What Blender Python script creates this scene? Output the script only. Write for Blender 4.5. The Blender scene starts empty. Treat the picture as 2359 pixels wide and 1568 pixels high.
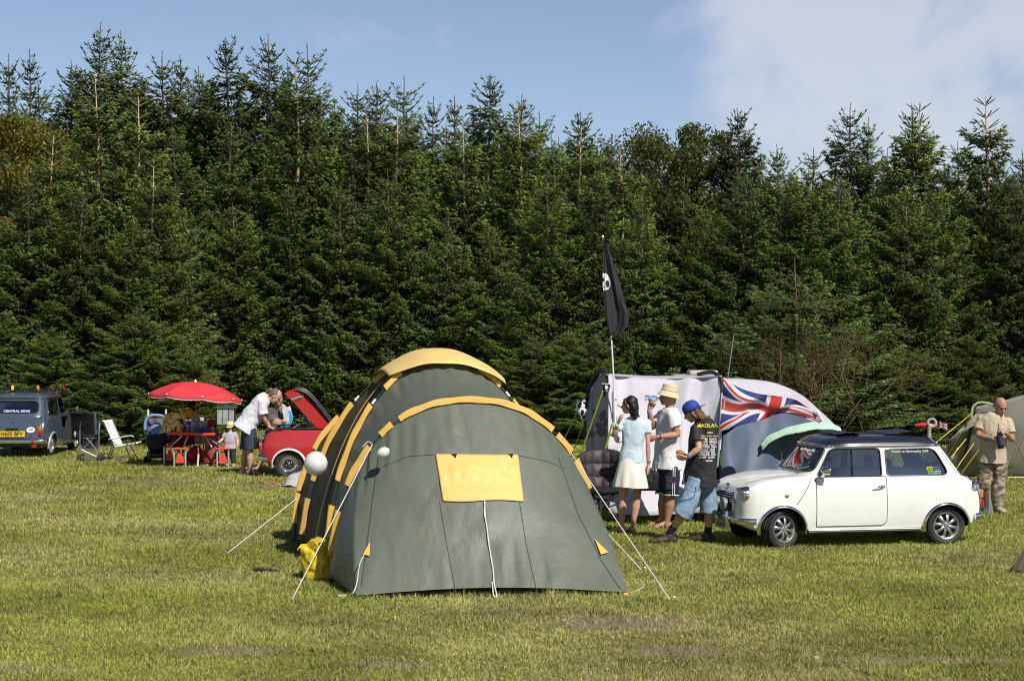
import bpy, bmesh, math, random
import numpy as np
from mathutils import Vector, Matrix, noise
from mathutils.bvhtree import BVHTree
random.seed(7)
scene = bpy.context.scene
COL = scene.collection
PI = math.pi
CAMH = 2.5
FOC = 4500.0          # focal length in units of a 2358-wide picture
CX, HY = 1179.0, 766.0
def W(px, py, d):     # the point at distance d seen in that direction
    return Vector(((px-CX)/FOC*d, d, CAMH-(py-HY)/FOC*d))
def G(px, py):        # point of the flat ground seen in that direction
    d = CAMH*FOC/(py-HY)
    return Vector(((px-CX)/FOC*d, d, 0.0))
def V(*a): return Vector(a)
def lerp(a, b, t): return a+(b-a)*t
def interp(x, xs, ys):
    if x <= xs[0]: return ys[0]
    for i in range(1, len(xs)):
        if x <= xs[i]:
            t = (x-xs[i-1])/(xs[i]-xs[i-1]); return ys[i-1]+(ys[i]-ys[i-1])*t
    return ys[-1]
def sinterp(x, xs, ys):
    if x <= xs[0]: return ys[0]
    for i in range(1, len(xs)):
        if x <= xs[i]:
            t = (x-xs[i-1])/(xs[i]-xs[i-1]); t = t*t*(3-2*t); return ys[i-1]+(ys[i]-ys[i-1])*t
    return ys[-1]
# ---------------------------------------------------------------- materials
def nd(nt, typ, **kw):
    n = nt.nodes.new(typ)
    for k, v in kw.items(): setattr(n, k, v)
    return n
def M(name, col, rough=.6, metal=0., var=.12, vs=6., bump=0., bs=30., coat=0., spec=.5, transl=0., trans=0., ior=1.45, sheen=0., dirt=None, dirtamt=0., dist=.01, emit=None, detail=4., objrand=0.):
    m = bpy.data.materials.new(name); m.use_nodes = True
    nt = m.node_tree; nt.nodes.clear(); L = nt.links
    out = nd(nt, 'ShaderNodeOutputMaterial'); b = nd(nt, 'ShaderNodeBsdfPrincipled')
    tc = nd(nt, 'ShaderNodeTexCoord')
    b.inputs['Roughness'].default_value = rough; b.inputs['Metallic'].default_value = metal
    b.inputs['Coat Weight'].default_value = coat; b.inputs['Coat Roughness'].default_value = .04
    b.inputs['Specular IOR Level'].default_value = spec; b.inputs['IOR'].default_value = ior
    b.inputs['Transmission Weight'].default_value = trans
    b.inputs['Sheen Weight'].default_value = sheen
    c = tuple(col)+(1,)
    n1 = nd(nt, 'ShaderNodeTexNoise'); n1.inputs['Scale'].default_value = vs; n1.inputs['Detail'].default_value = detail
    L.new(tc.outputs['Object'], n1.inputs['Vector'])
    mr = nd(nt, 'ShaderNodeMapRange'); mr.inputs['From Min'].default_value = .3; mr.inputs['From Max'].default_value = .7
    mr.inputs['To Min'].default_value = 1-var; mr.inputs['To Max'].default_value = 1+var
    L.new(n1.outputs['Fac'], mr.inputs['Value'])
    mul = nd(nt, 'ShaderNodeVectorMath', operation='MULTIPLY'); mul.inputs[0].default_value = col
    L.new(mr.outputs['Result'], mul.inputs[1])
    last = mul.outputs[0]
    if dirt:
        n3 = nd(nt, 'ShaderNodeTexNoise'); n3.inputs['Scale'].default_value = vs*.6; n3.inputs['Detail'].default_value = 8
        L.new(tc.outputs['Object'], n3.inputs['Vector'])
        r3 = nd(nt, 'ShaderNodeMapRange'); r3.inputs['From Min'].default_value = .45; r3.inputs['From Max'].default_value = .75
        r3.inputs['To Max'].default_value = dirtamt; L.new(n3.outputs['Fac'], r3.inputs['Value'])
        mx = nd(nt, 'ShaderNodeMixRGB'); mx.inputs[2].default_value = tuple(dirt)+(1,)
        L.new(r3.outputs['Result'], mx.inputs[0]); L.new(last, mx.inputs[1]); last = mx.outputs[0]
    L.new(last, b.inputs['Base Color'])
    if bump:
        n2 = nd(nt, 'ShaderNodeTexNoise'); n2.inputs['Scale'].default_value = bs; n2.inputs['Detail'].default_value = 5
        L.new(tc.outputs['Object'], n2.inputs['Vector'])
        bp = nd(nt, 'ShaderNodeBump'); bp.inputs['Strength'].default_value = bump; bp.inputs['Distance'].default_value = dist
        L.new(n2.outputs['Fac'], bp.inputs['Height']); L.new(bp.outputs[0], b.inputs['Normal'])
    if transl:
        t = nd(nt, 'ShaderNodeBsdfTranslucent'); L.new(last, t.inputs[0])
        ms = nd(nt, 'ShaderNodeMixShader'); ms.inputs[0].default_value = transl
        L.new(b.outputs[0], ms.inputs[1]); L.new(t.outputs[0], ms.inputs[2]); L.new(ms.outputs[0], out.inputs[0])
    else: L.new(b.outputs[0], out.inputs[0])
    return m
def wrinkle_mat(name, col, rough=.45, scale=3., strength=.6, dist=.03, transl=.12, var=.08, stretch=(1, 1, .35), fine=0.):
    """tent cloth: stretched creases and a soft sheen"""
    m = M(name, col, rough, var=var, vs=2.5, transl=transl)
    nt = m.node_tree; L = nt.links
    b = [n for n in nt.nodes if n.type == 'BSDF_PRINCIPLED'][0]; tc = [n for n in nt.nodes if n.type == 'TEX_COORD'][0]
    mp = nd(nt, 'ShaderNodeMapping'); mp.inputs['Scale'].default_value = stretch; mp.inputs['Rotation'].default_value = (.3, .5, .4)
    L.new(tc.outputs['Object'], mp.inputs[0])
    n1 = nd(nt, 'ShaderNodeTexNoise'); n1.inputs['Scale'].default_value = scale; n1.inputs['Detail'].default_value = 5; n1.inputs['Distortion'].default_value = .25
    L.new(mp.outputs[0], n1.inputs['Vector'])
    n2 = nd(nt, 'ShaderNodeTexNoise', noise_type='RIDGED_MULTIFRACTAL'); n2.inputs['Scale'].default_value = scale*1.6; n2.inputs['Detail'].default_value = 3
    L.new(mp.outputs[0], n2.inputs['Vector'])
    ad = nd(nt, 'ShaderNodeMath', operation='MULTIPLY_ADD'); ad.inputs[1].default_value = .35
    L.new(n2.outputs['Fac'], ad.inputs[0]); L.new(n1.outputs['Fac'], ad.inputs[2])
    bp = nd(nt, 'ShaderNodeBump'); bp.inputs['Strength'].default_value = strength; bp.inputs['Distance'].default_value = dist
    L.new(ad.outputs[0], bp.inputs['Height']); L.new(bp.outputs[0], b.inputs['Normal'])
    return m
def glass_mat(name, tint=(.6, .7, .68), alpha=.55, rough=.02):
    """thin window pane: see-through with a mirror-like surface"""
    m = bpy.data.materials.new(name); m.use_nodes = True; nt = m.node_tree; nt.nodes.clear(); L = nt.links
    out = nd(nt, 'ShaderNodeOutputMaterial'); t = nd(nt, 'ShaderNodeBsdfTransparent'); t.inputs[0].default_value = tuple(tint)+(1,)
    g = nd(nt, 'ShaderNodeBsdfGlossy'); g.inputs['Roughness'].default_value = rough
    fr = nd(nt, 'ShaderNodeFresnel'); fr.inputs['IOR'].default_value = 1.6
    mr = nd(nt, 'ShaderNodeMapRange'); mr.inputs['To Min'].default_value = (1-alpha)*.4; mr.inputs['To Max'].default_value = 1
    L.new(fr.outputs[0], mr.inputs['Value'])
    ms = nd(nt, 'ShaderNodeMixShader'); L.new(mr.outputs[0], ms.inputs[0]); L.new(t.outputs[0], ms.inputs[1]); L.new(g.outputs[0], ms.inputs[2])
    L.new(ms.outputs[0], out.inputs[0]); return m
# ---------------------------------------------------------------- objects
def tag(o, label=None, cat=None, group=None, kind=None):
    if label: o['label'] = label
    if cat: o['category'] = cat
    if group: o['group'] = group
    if kind: o['kind'] = kind
    return o
def empty(name, loc, label, cat, rz=0., group=None):
    o = bpy.data.objects.new(name, None); COL.objects.link(o); o.location = loc; o.rotation_euler = (0, 0, rz)
    o.empty_display_size = .2
    return tag(o, label, cat, group)
def link(name, me, parent=None):
    o = bpy.data.objects.new(name, me); COL.objects.link(o)
    if parent: o.parent = parent
    return o
def copy_tree(o, parent=None):
    c = o.copy(); COL.objects.link(c)
    if parent: c.parent = parent
    for ch in list(o.children): copy_tree(ch, c)
    return c
def frame(axis):
    a = axis.normalized()
    h = Vector((0, 0, 1)) if abs(a.z) < .9 else Vector((1, 0, 0))
    u = h.cross(a).normalized(); return u, a.cross(u).normalized(), a
class MB:
    def __init__(s): s.v = []; s.f = []; s.m = []; s.mi = 0
    def add(s, vs, fs, mi=None):
        o = len(s.v); s.v += [tuple(x) for x in vs]
        mi = s.mi if mi is None else mi
        for f in fs: s.f.append(tuple(i+o for i in f)); s.m.append(mi)
        return s
    def box(s, c, size, R=None, mi=None):
        hx, hy, hz = size[0]/2, size[1]/2, size[2]/2; c = Vector(c)
        P = [Vector((x, y, z)) for z in (-hz, hz) for y in (-hy, hy) for x in (-hx, hx)]
        if R is not None: P = [R @ p for p in P]
        return s.add([p+c for p in P], [(0, 2, 3, 1), (4, 5, 7, 6), (0, 1, 5, 4), (2, 6, 7, 3), (1, 3, 7, 5), (0, 4, 6, 2)], mi)
    def rings(s, R, cap=True, closed=False, mi=None):
        n = len(R[0]); vs = [p for r in R for p in r]; fs = []
        k = len(R)
        for i in range(k if closed else k-1):
            j = (i+1) % k
            for a in range(n):
                b = (a+1) % n; fs.append((i*n+a, i*n+b, j*n+b, j*n+a))
        if cap and not closed:
            fs.append(tuple(range(n-1, -1, -1))); fs.append(tuple((k-1)*n+a for a in range(n)))
        return s.add(vs, fs, mi)
    def tube(s, pts, r, n=8, mi=None, closed=False, flat=None):
        pts = [Vector(p) for p in pts]; k = len(pts)
        rr = r if isinstance(r, (list, tuple)) else [r]*k
        R = []; pu = None
        for i, p in enumerate(pts):
            if closed: t = pts[(i+1) % k]-pts[i-1]
            else: t = pts[min(i+1, k-1)]-pts[max(i-1, 0)]
            if t.length < 1e-9: t = Vector((0, 0, 1))
            t.normalize()
            if pu is None: u, w, _ = frame(t)
            else:
                u = pu-t*pu.dot(t)
                if u.length < 1e-6: u = frame(t)[0]
                u.normalize(); w = t.cross(u)
            pu = u
            R.append([p+(u*math.cos(2*PI*a/n)+w*math.sin(2*PI*a/n))*rr[i] for a in range(n)])
        return s.rings(R, True, closed, mi)
    def ell(s, pts, rads, lat, n=20, mi=None, power=2.):
        """loft of ellipses: pts centres, rads (lateral, depth), lat lateral vectors"""
        pts = [Vector(p) for p in pts]; k = len(pts); R = []
        for i, p in enumerate(pts):
            t = (pts[min(i+1, k-1)]-pts[max(i-1, 0)]).normalized()
            la = Vector(lat[i] if isinstance(lat, list) else lat); la = (la-t*la.dot(t)).normalized(); de = t.cross(la)
            ring = []
            for a in range(n):
                c, sn = math.cos(2*PI*a/n), math.sin(2*PI*a/n)
                c = math.copysign(abs(c)**(2/power), c); sn = math.copysign(abs(sn)**(2/power), sn)
                ring.append(p+la*c*rads[i][0]+de*sn*rads[i][1])
            R.append(ring)
        return s.rings(R, True, False, mi)
    def ball(s, c, r, R=None, nu=16, nv=10, mi=None):
        c = Vector(c); r = (r, r, r) if not isinstance(r, (tuple, list)) else r
        vs = []
        for j in range(1, nv):
            ph = PI*j/nv
            for i in range(nu):
                th = 2*PI*i/nu; vs.append(Vector((r[0]*math.sin(ph)*math.cos(th), r[1]*math.sin(ph)*math.sin(th), r[2]*math.cos(ph))))
        vs.append(Vector((0, 0, r[2]))); vs.append(Vector((0, 0, -r[2])))
        if R is not None: vs = [R @ p for p in vs]
        fs = []
        for j in range(nv-2):
            for i in range(nu):
                b = (i+1) % nu; fs.append((j*nu+i, (j+1)*nu+i, (j+1)*nu+b, j*nu+b))
        T = (nv-1)*nu
        for i in range(nu):
            b = (i+1) % nu; fs.append((T, i, b)); fs.append((T+1, (nv-2)*nu+b, (nv-2)*nu+i))
        return s.add([p+c for p in vs], fs, mi)
    def lathe(s, prof, c=(0, 0, 0), axis=(0, 0, 1), n=32, mi=None, cap=False, closed=False, arc=None):
        """prof: list of (radius, height along axis)"""
        u, w, a = frame(Vector(axis)); c = Vector(c); R = []
        for r, h in prof:
            R.append([c+a*h+(u*math.cos(2*PI*i/n)+w*math.sin(2*PI*i/n))*max(r, 1e-4) for i in range(n)])
        return s.rings(R, cap, closed, mi)
    def grid(s, F, nu, nv, mi=None, flip=False):
        vs = [F(i/nu, j/nv) for j in range(nv+1) for i in range(nu+1)]; fs = []; o = len(s.v)
        s.v += [tuple(x) for x in vs]
        for j in range(nv):
            for i in range(nu):
                a = j*(nu+1)+i+o; q = (a, a+1, a+nu+2, a+nu+1)
                if flip: q = q[::-1]
                s.f.append(q); s.m.append(mi((i+.5)/nu, (j+.5)/nv) if callable(mi) else (s.mi if mi is None else mi))
        return s
    def mesh(s, name):
        me = bpy.data.meshes.new(name); me.from_pydata(s.v, [], s.f); me.update(); return me
    def build(s, name, mats, parent=None, smooth=True, angle=40, bevel=0, solid=0, sub=0, label=None):
        me = s.mesh(name); mats = mats if isinstance(mats, (list, tuple)) else [mats]
        for m in mats: me.materials.append(m)
        if any(s.m): me.polygons.foreach_set('material_index', s.m)
        if smooth:
            me.polygons.foreach_set('use_smooth', [True]*len(me.polygons)); me.set_sharp_from_angle(angle=math.radians(angle))
        o = link(name, me, parent)
        if bevel:
            md = o.modifiers.new('b', 'BEVEL'); md.width = bevel; md.segments = 2; md.limit_method = 'ANGLE'
        if sub:
            md = o.modifiers.new('s', 'SUBSURF'); md.levels = md.render_levels = sub
        if solid:
            md = o.modifiers.new('t', 'SOLIDIFY'); md.thickness = solid; md.offset = 0
        if label: o['label'] = label
        return o
WORK = bpy.data.scenes.new('workbench')   # modifiers are evaluated here, away from the heavy scene
def baked(o, *others):
    moved = [o]+list(others); homes = []
    for x in moved:
        homes.append(x.name in COL.objects)
        if homes[-1]: COL.objects.unlink(x)
        WORK.collection.objects.link(x)
    with bpy.context.temp_override(scene=WORK, view_layer=WORK.view_layers[0]):
        dg = bpy.context.evaluated_depsgraph_get()
    dg.update()
    me = bpy.data.meshes.new_from_object(o.evaluated_get(dg), preserve_all_data_layers=False, depsgraph=dg)
    for x, h in zip(moved, homes):
        WORK.collection.objects.unlink(x)
        if h: COL.objects.link(x)
    return me
def remesh(mb, name, mat, parent, voxel=.008, smooth=3, nz=0., nf=8., nstretch=(1, 1, 1), label=None):
    me = mb.mesh('tmp'); t = bpy.data.objects.new('tmp', me); COL.objects.link(t)
    md = t.modifiers.new('r', 'REMESH'); md.mode = 'VOXEL'; md.voxel_size = voxel; md.adaptivity = 0
    if smooth:
        md = t.modifiers.new('s', 'SMOOTH'); md.factor = .5; md.iterations = smooth
    nm = baked(t); bpy.data.objects.remove(t); bpy.data.meshes.remove(me)
    nm.name = name; nm.materials.clear(); nm.materials.append(mat)
    if nz:
        n = len(nm.vertices); co = np.empty(n*3, np.float32); no = np.empty(n*3, np.float32)
        nm.vertices.foreach_get('co', co); nm.vertices.foreach_get('normal', no); co = co.reshape(-1, 3); no = no.reshape(-1, 3)
        q = co*np.array(nstretch)*nf
        a = np.array([noise.noise(Vector(p))+.5*noise.noise(Vector(p)*2.3+Vector((3, 1, 7)))-.35*abs(noise.noise(Vector(p)*1.7+Vector((9, 4, 1)))) for p in q])
        nm.vertices.foreach_set('co', (co+no*a[:, None]*nz).astype(np.float32).ravel()); nm.update()
    nm.polygons.foreach_set('use_smooth', [True]*len(nm.polygons))
    o = link(name, nm, parent)
    if label: o['label'] = label
    return o
def boolean(o, cutter, op='DIFFERENCE'):
    md = o.modifiers.new('b', 'BOOLEAN'); md.object = cutter; md.operation = op; md.solver = 'EXACT'
    nm = baked(o, cutter); o.modifiers.clear(); old = o.data; o.data = nm; bpy.data.meshes.remove(old)
    cm = cutter.data; bpy.data.objects.remove(cutter); bpy.data.meshes.remove(cm)
def text_mesh(txt, size, mat, parent, M4, name='lettering', bold=.0, extrude=.001, spacing=1., sx=1.):
    c = bpy.data.curves.new('t', 'FONT'); c.body = txt; c.size = size; c.extrude = extrude; c.offset = bold
    c.align_x = 'CENTER'; c.align_y = 'CENTER'; c.space_character = spacing; c.resolution_u = 3
    t = bpy.data.objects.new('t', c); COL.objects.link(t)
    me = baked(t); bpy.data.objects.remove(t); bpy.data.curves.remove(c)
    me.name = name; me.materials.clear(); me.materials.append(mat)
    me.transform(Matrix.Diagonal((sx, 1, 1, 1))); me.transform(M4)
    return link(name, me, parent)
def basis(o, x, y, z=None):
    x = Vector(x).normalized(); y = Vector(y); y = (y-x*y.dot(x)).normalized(); z = x.cross(y)
    m = Matrix.Identity(4)
    for i in range(3): m[i][0] = x[i]; m[i][1] = y[i]; m[i][2] = z[i]; m[i][3] = o[i]
    return m
def catmull(P, n=8, closed=False):
    P = [Vector(p) for p in P]; k = len(P); out = []
    rng = range(k) if closed else range(k-1)
    for i in rng:
        p0 = P[(i-1) % k] if closed or i > 0 else P[0]; p1 = P[i]; p2 = P[(i+1) % k]; p3 = P[(i+2) % k] if closed or i+2 < k else P[-1]
        for j in range(n):
            t = j/n
            out.append(.5*((2*p1)+(-p0+p2)*t+(2*p0-5*p1+4*p2-p3)*t*t+(-p0+3*p1-3*p2+p3)*t*t*t))
    if not closed: out.append(P[-1].copy())
    return out
# shared materials
chrome = M('chrome_metal', (.78, .78, .8), .12, 1., var=.05, bump=.05, bs=15)
steel = M('grey_tube_metal', (.42, .43, .44), .35, .8, var=.1)
alu = M('pale_aluminium', (.66, .66, .66), .4, .6, var=.08)
blacktube = M('black_painted_tube', (.02, .02, .022), .4)
rubber = M('black_rubber', (.022, .022, .024), .7, var=.25, bump=.2, bs=60, dirt=(.12, .11, .08), dirtamt=.35)
blackpl = M('black_plastic', (.02, .02, .022), .45)
white_pl = M('white_plastic', (.78, .78, .77), .4)
rope_white = M('white_cord', (.75, .74, .7), .8, bump=.5, bs=200)
# ---------------------------------------------------------------- camera, sun and sky
cam_d = bpy.data.cameras.new('camera'); cam = bpy.data.objects.new('camera', cam_d); COL.objects.link(cam)
cam.location = (0, 0, CAMH); cam.rotation_euler = (PI/2, 0, 0)
cam_d.sensor_width = 36; cam_d.lens = FOC/2358*36; cam_d.shift_y = -18/2358; cam_d.clip_end = 3000; cam_d.clip_start = .5
scene.camera = cam
SUN_EL, SUN_AZ = math.radians(47), math.radians(35)
sdir = Vector((math.sin(SUN_AZ)*math.cos(SUN_EL), -math.cos(SUN_AZ)*math.cos(SUN_EL), math.sin(SUN_EL)))
sd = bpy.data.lights.new('sun', 'SUN'); sd.energy = 5.0; sd.angle = math.radians(.53); sd.color = (1, .955, .88)
so = bpy.data.objects.new('sun', sd); COL.objects.link(so); so.rotation_euler = sdir.to_track_quat('Z', 'Y').to_euler(); so.location = (20, -20, 30)
world = bpy.data.worlds.new('World'); scene.world = world; world.use_nodes = True
nt = world.node_tree; nt.nodes.clear(); L = nt.links
wo = nd(nt, 'ShaderNodeOutputWorld'); bg = nd(nt, 'ShaderNodeBackground'); bg.inputs[1].default_value = .065
sky = nd(nt, 'ShaderNodeTexSky', sky_type='NISHITA'); sky.sun_disc = False; sky.sun_elevation = SUN_EL
sky.sun_rotation = math.atan2(sdir.x, sdir.y); sky.air_density = 1.0; sky.dust_density = .6; sky.ozone_density = 2.0; sky.altitude = 300
tc = nd(nt, 'ShaderNodeTexCoord'); sp = nd(nt, 'ShaderNodeSeparateXYZ'); L.new(tc.outputs['Generated'], sp.inputs[0])
# soft haze tone of the lower sky
tint = nd(nt, 'ShaderNodeVectorMath', operation='MULTIPLY'); L.new(sky.outputs[0], tint.inputs[0])
ramp = nd(nt, 'ShaderNodeValToRGB'); L.new(sp.outputs[2], ramp.inputs[0])
ramp.color_ramp.elements[0].position = 0.0; ramp.color_ramp.elements[0].color = (1.28, 1.30, 1.53, 1)
ramp.color_ramp.elements[1].position = .4; ramp.color_ramp.elements[1].color = (.72, .72, .74, 1)
e = ramp.color_ramp.elements.new(.06); e.color = (1.46, 1.44, 1.66, 1)
e = ramp.color_ramp.elements.new(.17); e.color = (1.52, 1.41, 1.52, 1)
L.new(ramp.outputs[0], tint.inputs[1])
def lobe(c, r0, r1):
    dn = nd(nt, 'ShaderNodeVectorMath', operation='NORMALIZE'); L.new(tc.outputs['Generated'], dn.inputs[0])
    dd = nd(nt, 'ShaderNodeVectorMath', operation='DISTANCE'); L.new(dn.outputs[0], dd.inputs[0]); dd.inputs[1].default_value = Vector(c).normalized()
    mr = nd(nt, 'ShaderNodeMapRange'); mr.inputs['From Min'].default_value = r1; mr.inputs['From Max'].default_value = r0
    L.new(dd.outputs['Value'], mr.inputs['Value']); return mr.outputs[0]
def cdir(px, py): return ((px-CX)/FOC, 1, (HY-py)/FOC)
lobes = [lobe(cdir(1950, 40), .03, .12), lobe(cdir(2150, 230), .02, .085), lobe(cdir(2330, 330), .02, .07), lobe(cdir(1750, 20), .01, .06), lobe(cdir(2500, 120), .03, .09)]
acc = lobes[0]
for lb in lobes[1:]:
    mx = nd(nt, 'ShaderNodeMath', operation='MAXIMUM'); L.new(acc, mx.inputs[0]); L.new(lb, mx.inputs[1]); acc = mx.outputs[0]
nz = nd(nt, 'ShaderNodeTexNoise'); nz.inputs['Scale'].default_value = 11; nz.inputs['Detail'].default_value = 7; nz.inputs['Roughness'].default_value = .55; nz.inputs['Distortion'].default_value = .4
L.new(tc.outputs['Generated'], nz.inputs['Vector'])
m1 = nd(nt, 'ShaderNodeMath', operation='MULTIPLY_ADD'); m1.inputs[1].default_value = 3.4; m1.inputs[2].default_value = -1.92
L.new(nz.outputs['Fac'], m1.inputs[0])
m2 = nd(nt, 'ShaderNodeMath', operation='MULTIPLY_ADD'); m2.inputs[1].default_value = 1.25; L.new(acc, m2.inputs[0]); L.new(m1.outputs[0], m2.inputs[2])
m3 = nd(nt, 'ShaderNodeMapRange', interpolation_type='SMOOTHSTEP'); m3.inputs['From Min'].default_value = .05; m3.inputs['From Max'].default_value = 1.15; m3.inputs['To Max'].default_value = .66
L.new(m2.outputs[0], m3.inputs['Value'])
cm = nd(nt, 'ShaderNodeMixRGB'); cm.inputs[2].default_value = (11.2, 11.5, 12.6, 1)
L.new(m3.outputs[0], cm.inputs[0]); L.new(tint.outputs[0], cm.inputs[1])
L.new(cm.outputs[0], bg.inputs[0]); L.new(bg.outputs[0], wo.inputs[0])
scene.view_settings.view_transform = 'Standard'; scene.view_settings.look = 'None'; scene.view_settings.exposure = 0; scene.view_settings.gamma = 1
scene.cycles.filter_width = 1.15; scene.cycles.max_bounces = 6; scene.cycles.transparent_max_bounces = 12; scene.cycles.diffuse_bounces = 3; scene.cycles.glossy_bounces = 3
# ---------------------------------------------------------------- ground
BARE = [(G(1420, 1435), .8, .5), (G(330, 1108), 1.3, .45), (G(700, 1122), 1.2, .5), (G(1550, 1500), .45, .3), (G(520, 1500), .5, .3), (G(120, 1190), .6, .3), (G(60, 1540), .5, .2), (G(900, 1530), .4, .2), (G(2150, 1520), .9, .2), (G(2260, 1130), .5, .4)]
def bare_at(x, y):
    b = 0
    for c, rx, ry in BARE:
        q = ((x-c.x)/rx)**2+((y-c.y)/ry)**2
        b = np.maximum(b, np.clip(1.3-q, 0, 1))
    return b
def ground_mat():
    m = bpy.data.materials.new('meadow_soil'); m.use_nodes = True; nt = m.node_tree; L = nt.links
    b = nt.nodes['Principled BSDF']; b.inputs['Roughness'].default_value = .95; b.inputs['Specular IOR Level'].default_value = .1
    tc = nd(nt, 'ShaderNodeTexCoord')
    n1 = nd(nt, 'ShaderNodeTexNoise'); n1.inputs['Scale'].default_value = .6; n1.inputs['Detail'].default_value = 8; L.new(tc.outputs['Object'], n1.inputs[0])
    n2 = nd(nt, 'ShaderNodeTexNoise'); n2.inputs['Scale'].default_value = 22; n2.inputs['Detail'].default_value = 6; L.new(tc.outputs['Object'], n2.inputs[0])
    r = nd(nt, 'ShaderNodeValToRGB'); L.new(n1.outputs[0], r.inputs[0])
    r.color_ramp.elements[0].position = .32; r.color_ramp.elements[0].color = (.17, .17, .045, 1)
    r.color_ramp.elements[1].position = .68; r.color_ramp.elements[1].color = (.25, .25, .075, 1)
    r2 = nd(nt, 'ShaderNodeValToRGB'); L.new(n2.outputs[0], r2.inputs[0])
    r2.color_ramp.elements[0].position = .3; r2.color_ramp.elements[0].color = (.45, .45, .45, 1); r2.color_ramp.elements[1].position = .7; r2.color_ramp.elements[1].color = (1.3, 1.3, 1.2, 1)
    mu = nd(nt, 'ShaderNodeMixRGB', blend_type='MULTIPLY'); mu.inputs[0].default_value = 1; L.new(r.outputs[0], mu.inputs[1]); L.new(r2.outputs[0], mu.inputs[2])
    at = nd(nt, 'ShaderNodeAttribute'); at.attribute_name = 'bare'
    mx = nd(nt, 'ShaderNodeMixRGB'); L.new(at.outputs['Fac'], mx.inputs[0]); L.new(mu.outputs[0], mx.inputs[1]); mx.inputs[2].default_value = (.21, .17, .11, 1)
    L.new(mx.outputs[0], b.inputs[0])
    bp = nd(nt, 'ShaderNodeBump'); bp.inputs['Strength'].default_value = .8; bp.inputs['Distance'].default_value = .03
    L.new(n2.outputs[0], bp.inputs['Height']); L.new(bp.outputs[0], b.inputs['Normal'])
    return m
def make_ground():
    xs = np.concatenate([[-1200, -300, -80, -40], np.arange(-20, 20.01, .25), [40, 80, 300, 1200]])
    ys = np.concatenate([[-300, -60, 0, 6], np.arange(10, 56.01, .25), [70, 100, 200, 500, 1500]])
    X, Y = np.meshgrid(xs, ys); nx, ny = len(xs), len(ys)
    Z = np.zeros_like(X)
    v = np.stack([X.ravel(), Y.ravel(), Z.ravel()], 1)
    fs = [(j*nx+i, j*nx+i+1, (j+1)*nx+i+1, (j+1)*nx+i) for j in range(ny-1) for i in range(nx-1)]
    me = bpy.data.meshes.new('ground'); me.from_pydata(v.tolist(), [], fs); me.materials.append(ground_mat())
    a = me.attributes.new('bare', 'FLOAT', 'POINT'); a.data.foreach_set('value', (bare_at(v[:, 0], v[:, 1])*.9).astype(np.float32))
    tag(link('ground', me), kind='structure', label='trampled meadow ground of the campsite', cat='ground')
def np_mesh(name, v, tris, col=None, sm=False):
    me = bpy.data.meshes.new(name); n = len(v); t = len(tris)
    me.vertices.add(n); me.vertices.foreach_set('co', np.ascontiguousarray(v, dtype=np.float32).ravel())
    me.loops.add(t*3); me.loops.foreach_set('vertex_index', np.ascontiguousarray(tris, dtype=np.int32).ravel())
    me.polygons.add(t); me.polygons.foreach_set('loop_start', np.arange(0, t*3, 3, dtype=np.int32))
    try: me.polygons.foreach_set('loop_total', np.full(t, 3, dtype=np.int32))
    except Exception: pass
    if sm: me.polygons.foreach_set('use_smooth', np.ones(t, dtype=bool))
    me.update(calc_edges=True)
    if col is not None:
        a = me.attributes.new('tint', 'FLOAT_COLOR', 'POINT')
        c = np.ones((n, 4), dtype=np.float32); c[:, :3] = col; a.data.foreach_set('color', c.ravel())
    return me
def tint_mat(name, rough=.6, transl=.3, spec=.3, objvar=.25):
    m = bpy.data.materials.new(name); m.use_nodes = True; nt = m.node_tree; nt.nodes.clear(); L = nt.links
    out = nd(nt, 'ShaderNodeOutputMaterial'); b = nd(nt, 'ShaderNodeBsdfPrincipled'); b.inputs['Roughness'].default_value = rough; b.inputs['Specular IOR Level'].default_value = spec
    at = nd(nt, 'ShaderNodeAttribute'); at.attribute_name = 'tint'
    oi = nd(nt, 'ShaderNodeObjectInfo'); mr = nd(nt, 'ShaderNodeMapRange'); mr.inputs['To Min'].default_value = 1-objvar; mr.inputs['To Max'].default_value = 1+objvar
    L.new(oi.outputs['Random'], mr.inputs['Value'])
    mu = nd(nt, 'ShaderNodeVectorMath', operation='MULTIPLY'); L.new(at.outputs['Color'], mu.inputs[0]); L.new(mr.outputs[0], mu.inputs[1])
    L.new(mu.outputs[0], b.inputs['Base Color'])
    t = nd(nt, 'ShaderNodeBsdfTranslucent'); L.new(mu.outputs[0], t.inputs[0])
    ms = nd(nt, 'ShaderNodeMixShader'); ms.inputs[0].default_value = transl
    L.new(b.outputs[0], ms.inputs[1]); L.new(t.outputs[0], ms.inputs[2]); L.new(ms.outputs[0], out.inputs[0]); return m
def vnoise(x, y, f, seed):
    rng = np.random.default_rng(seed); T = rng.random((64, 64))
    a, b = x*f+100, y*f+100; i, j = np.floor(a).astype(int), np.floor(b).astype(int); u, w = a-i, b-j
    u = u*u*(3-2*u); w = w*w*(3-2*w); g = lambda p, q: T[p % 64, q % 64]
    return (g(i, j)*(1-u)+g(i+1, j)*u)*(1-w)+(g(i, j+1)*(1-u)+g(i+1, j+1)*u)*w
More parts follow.
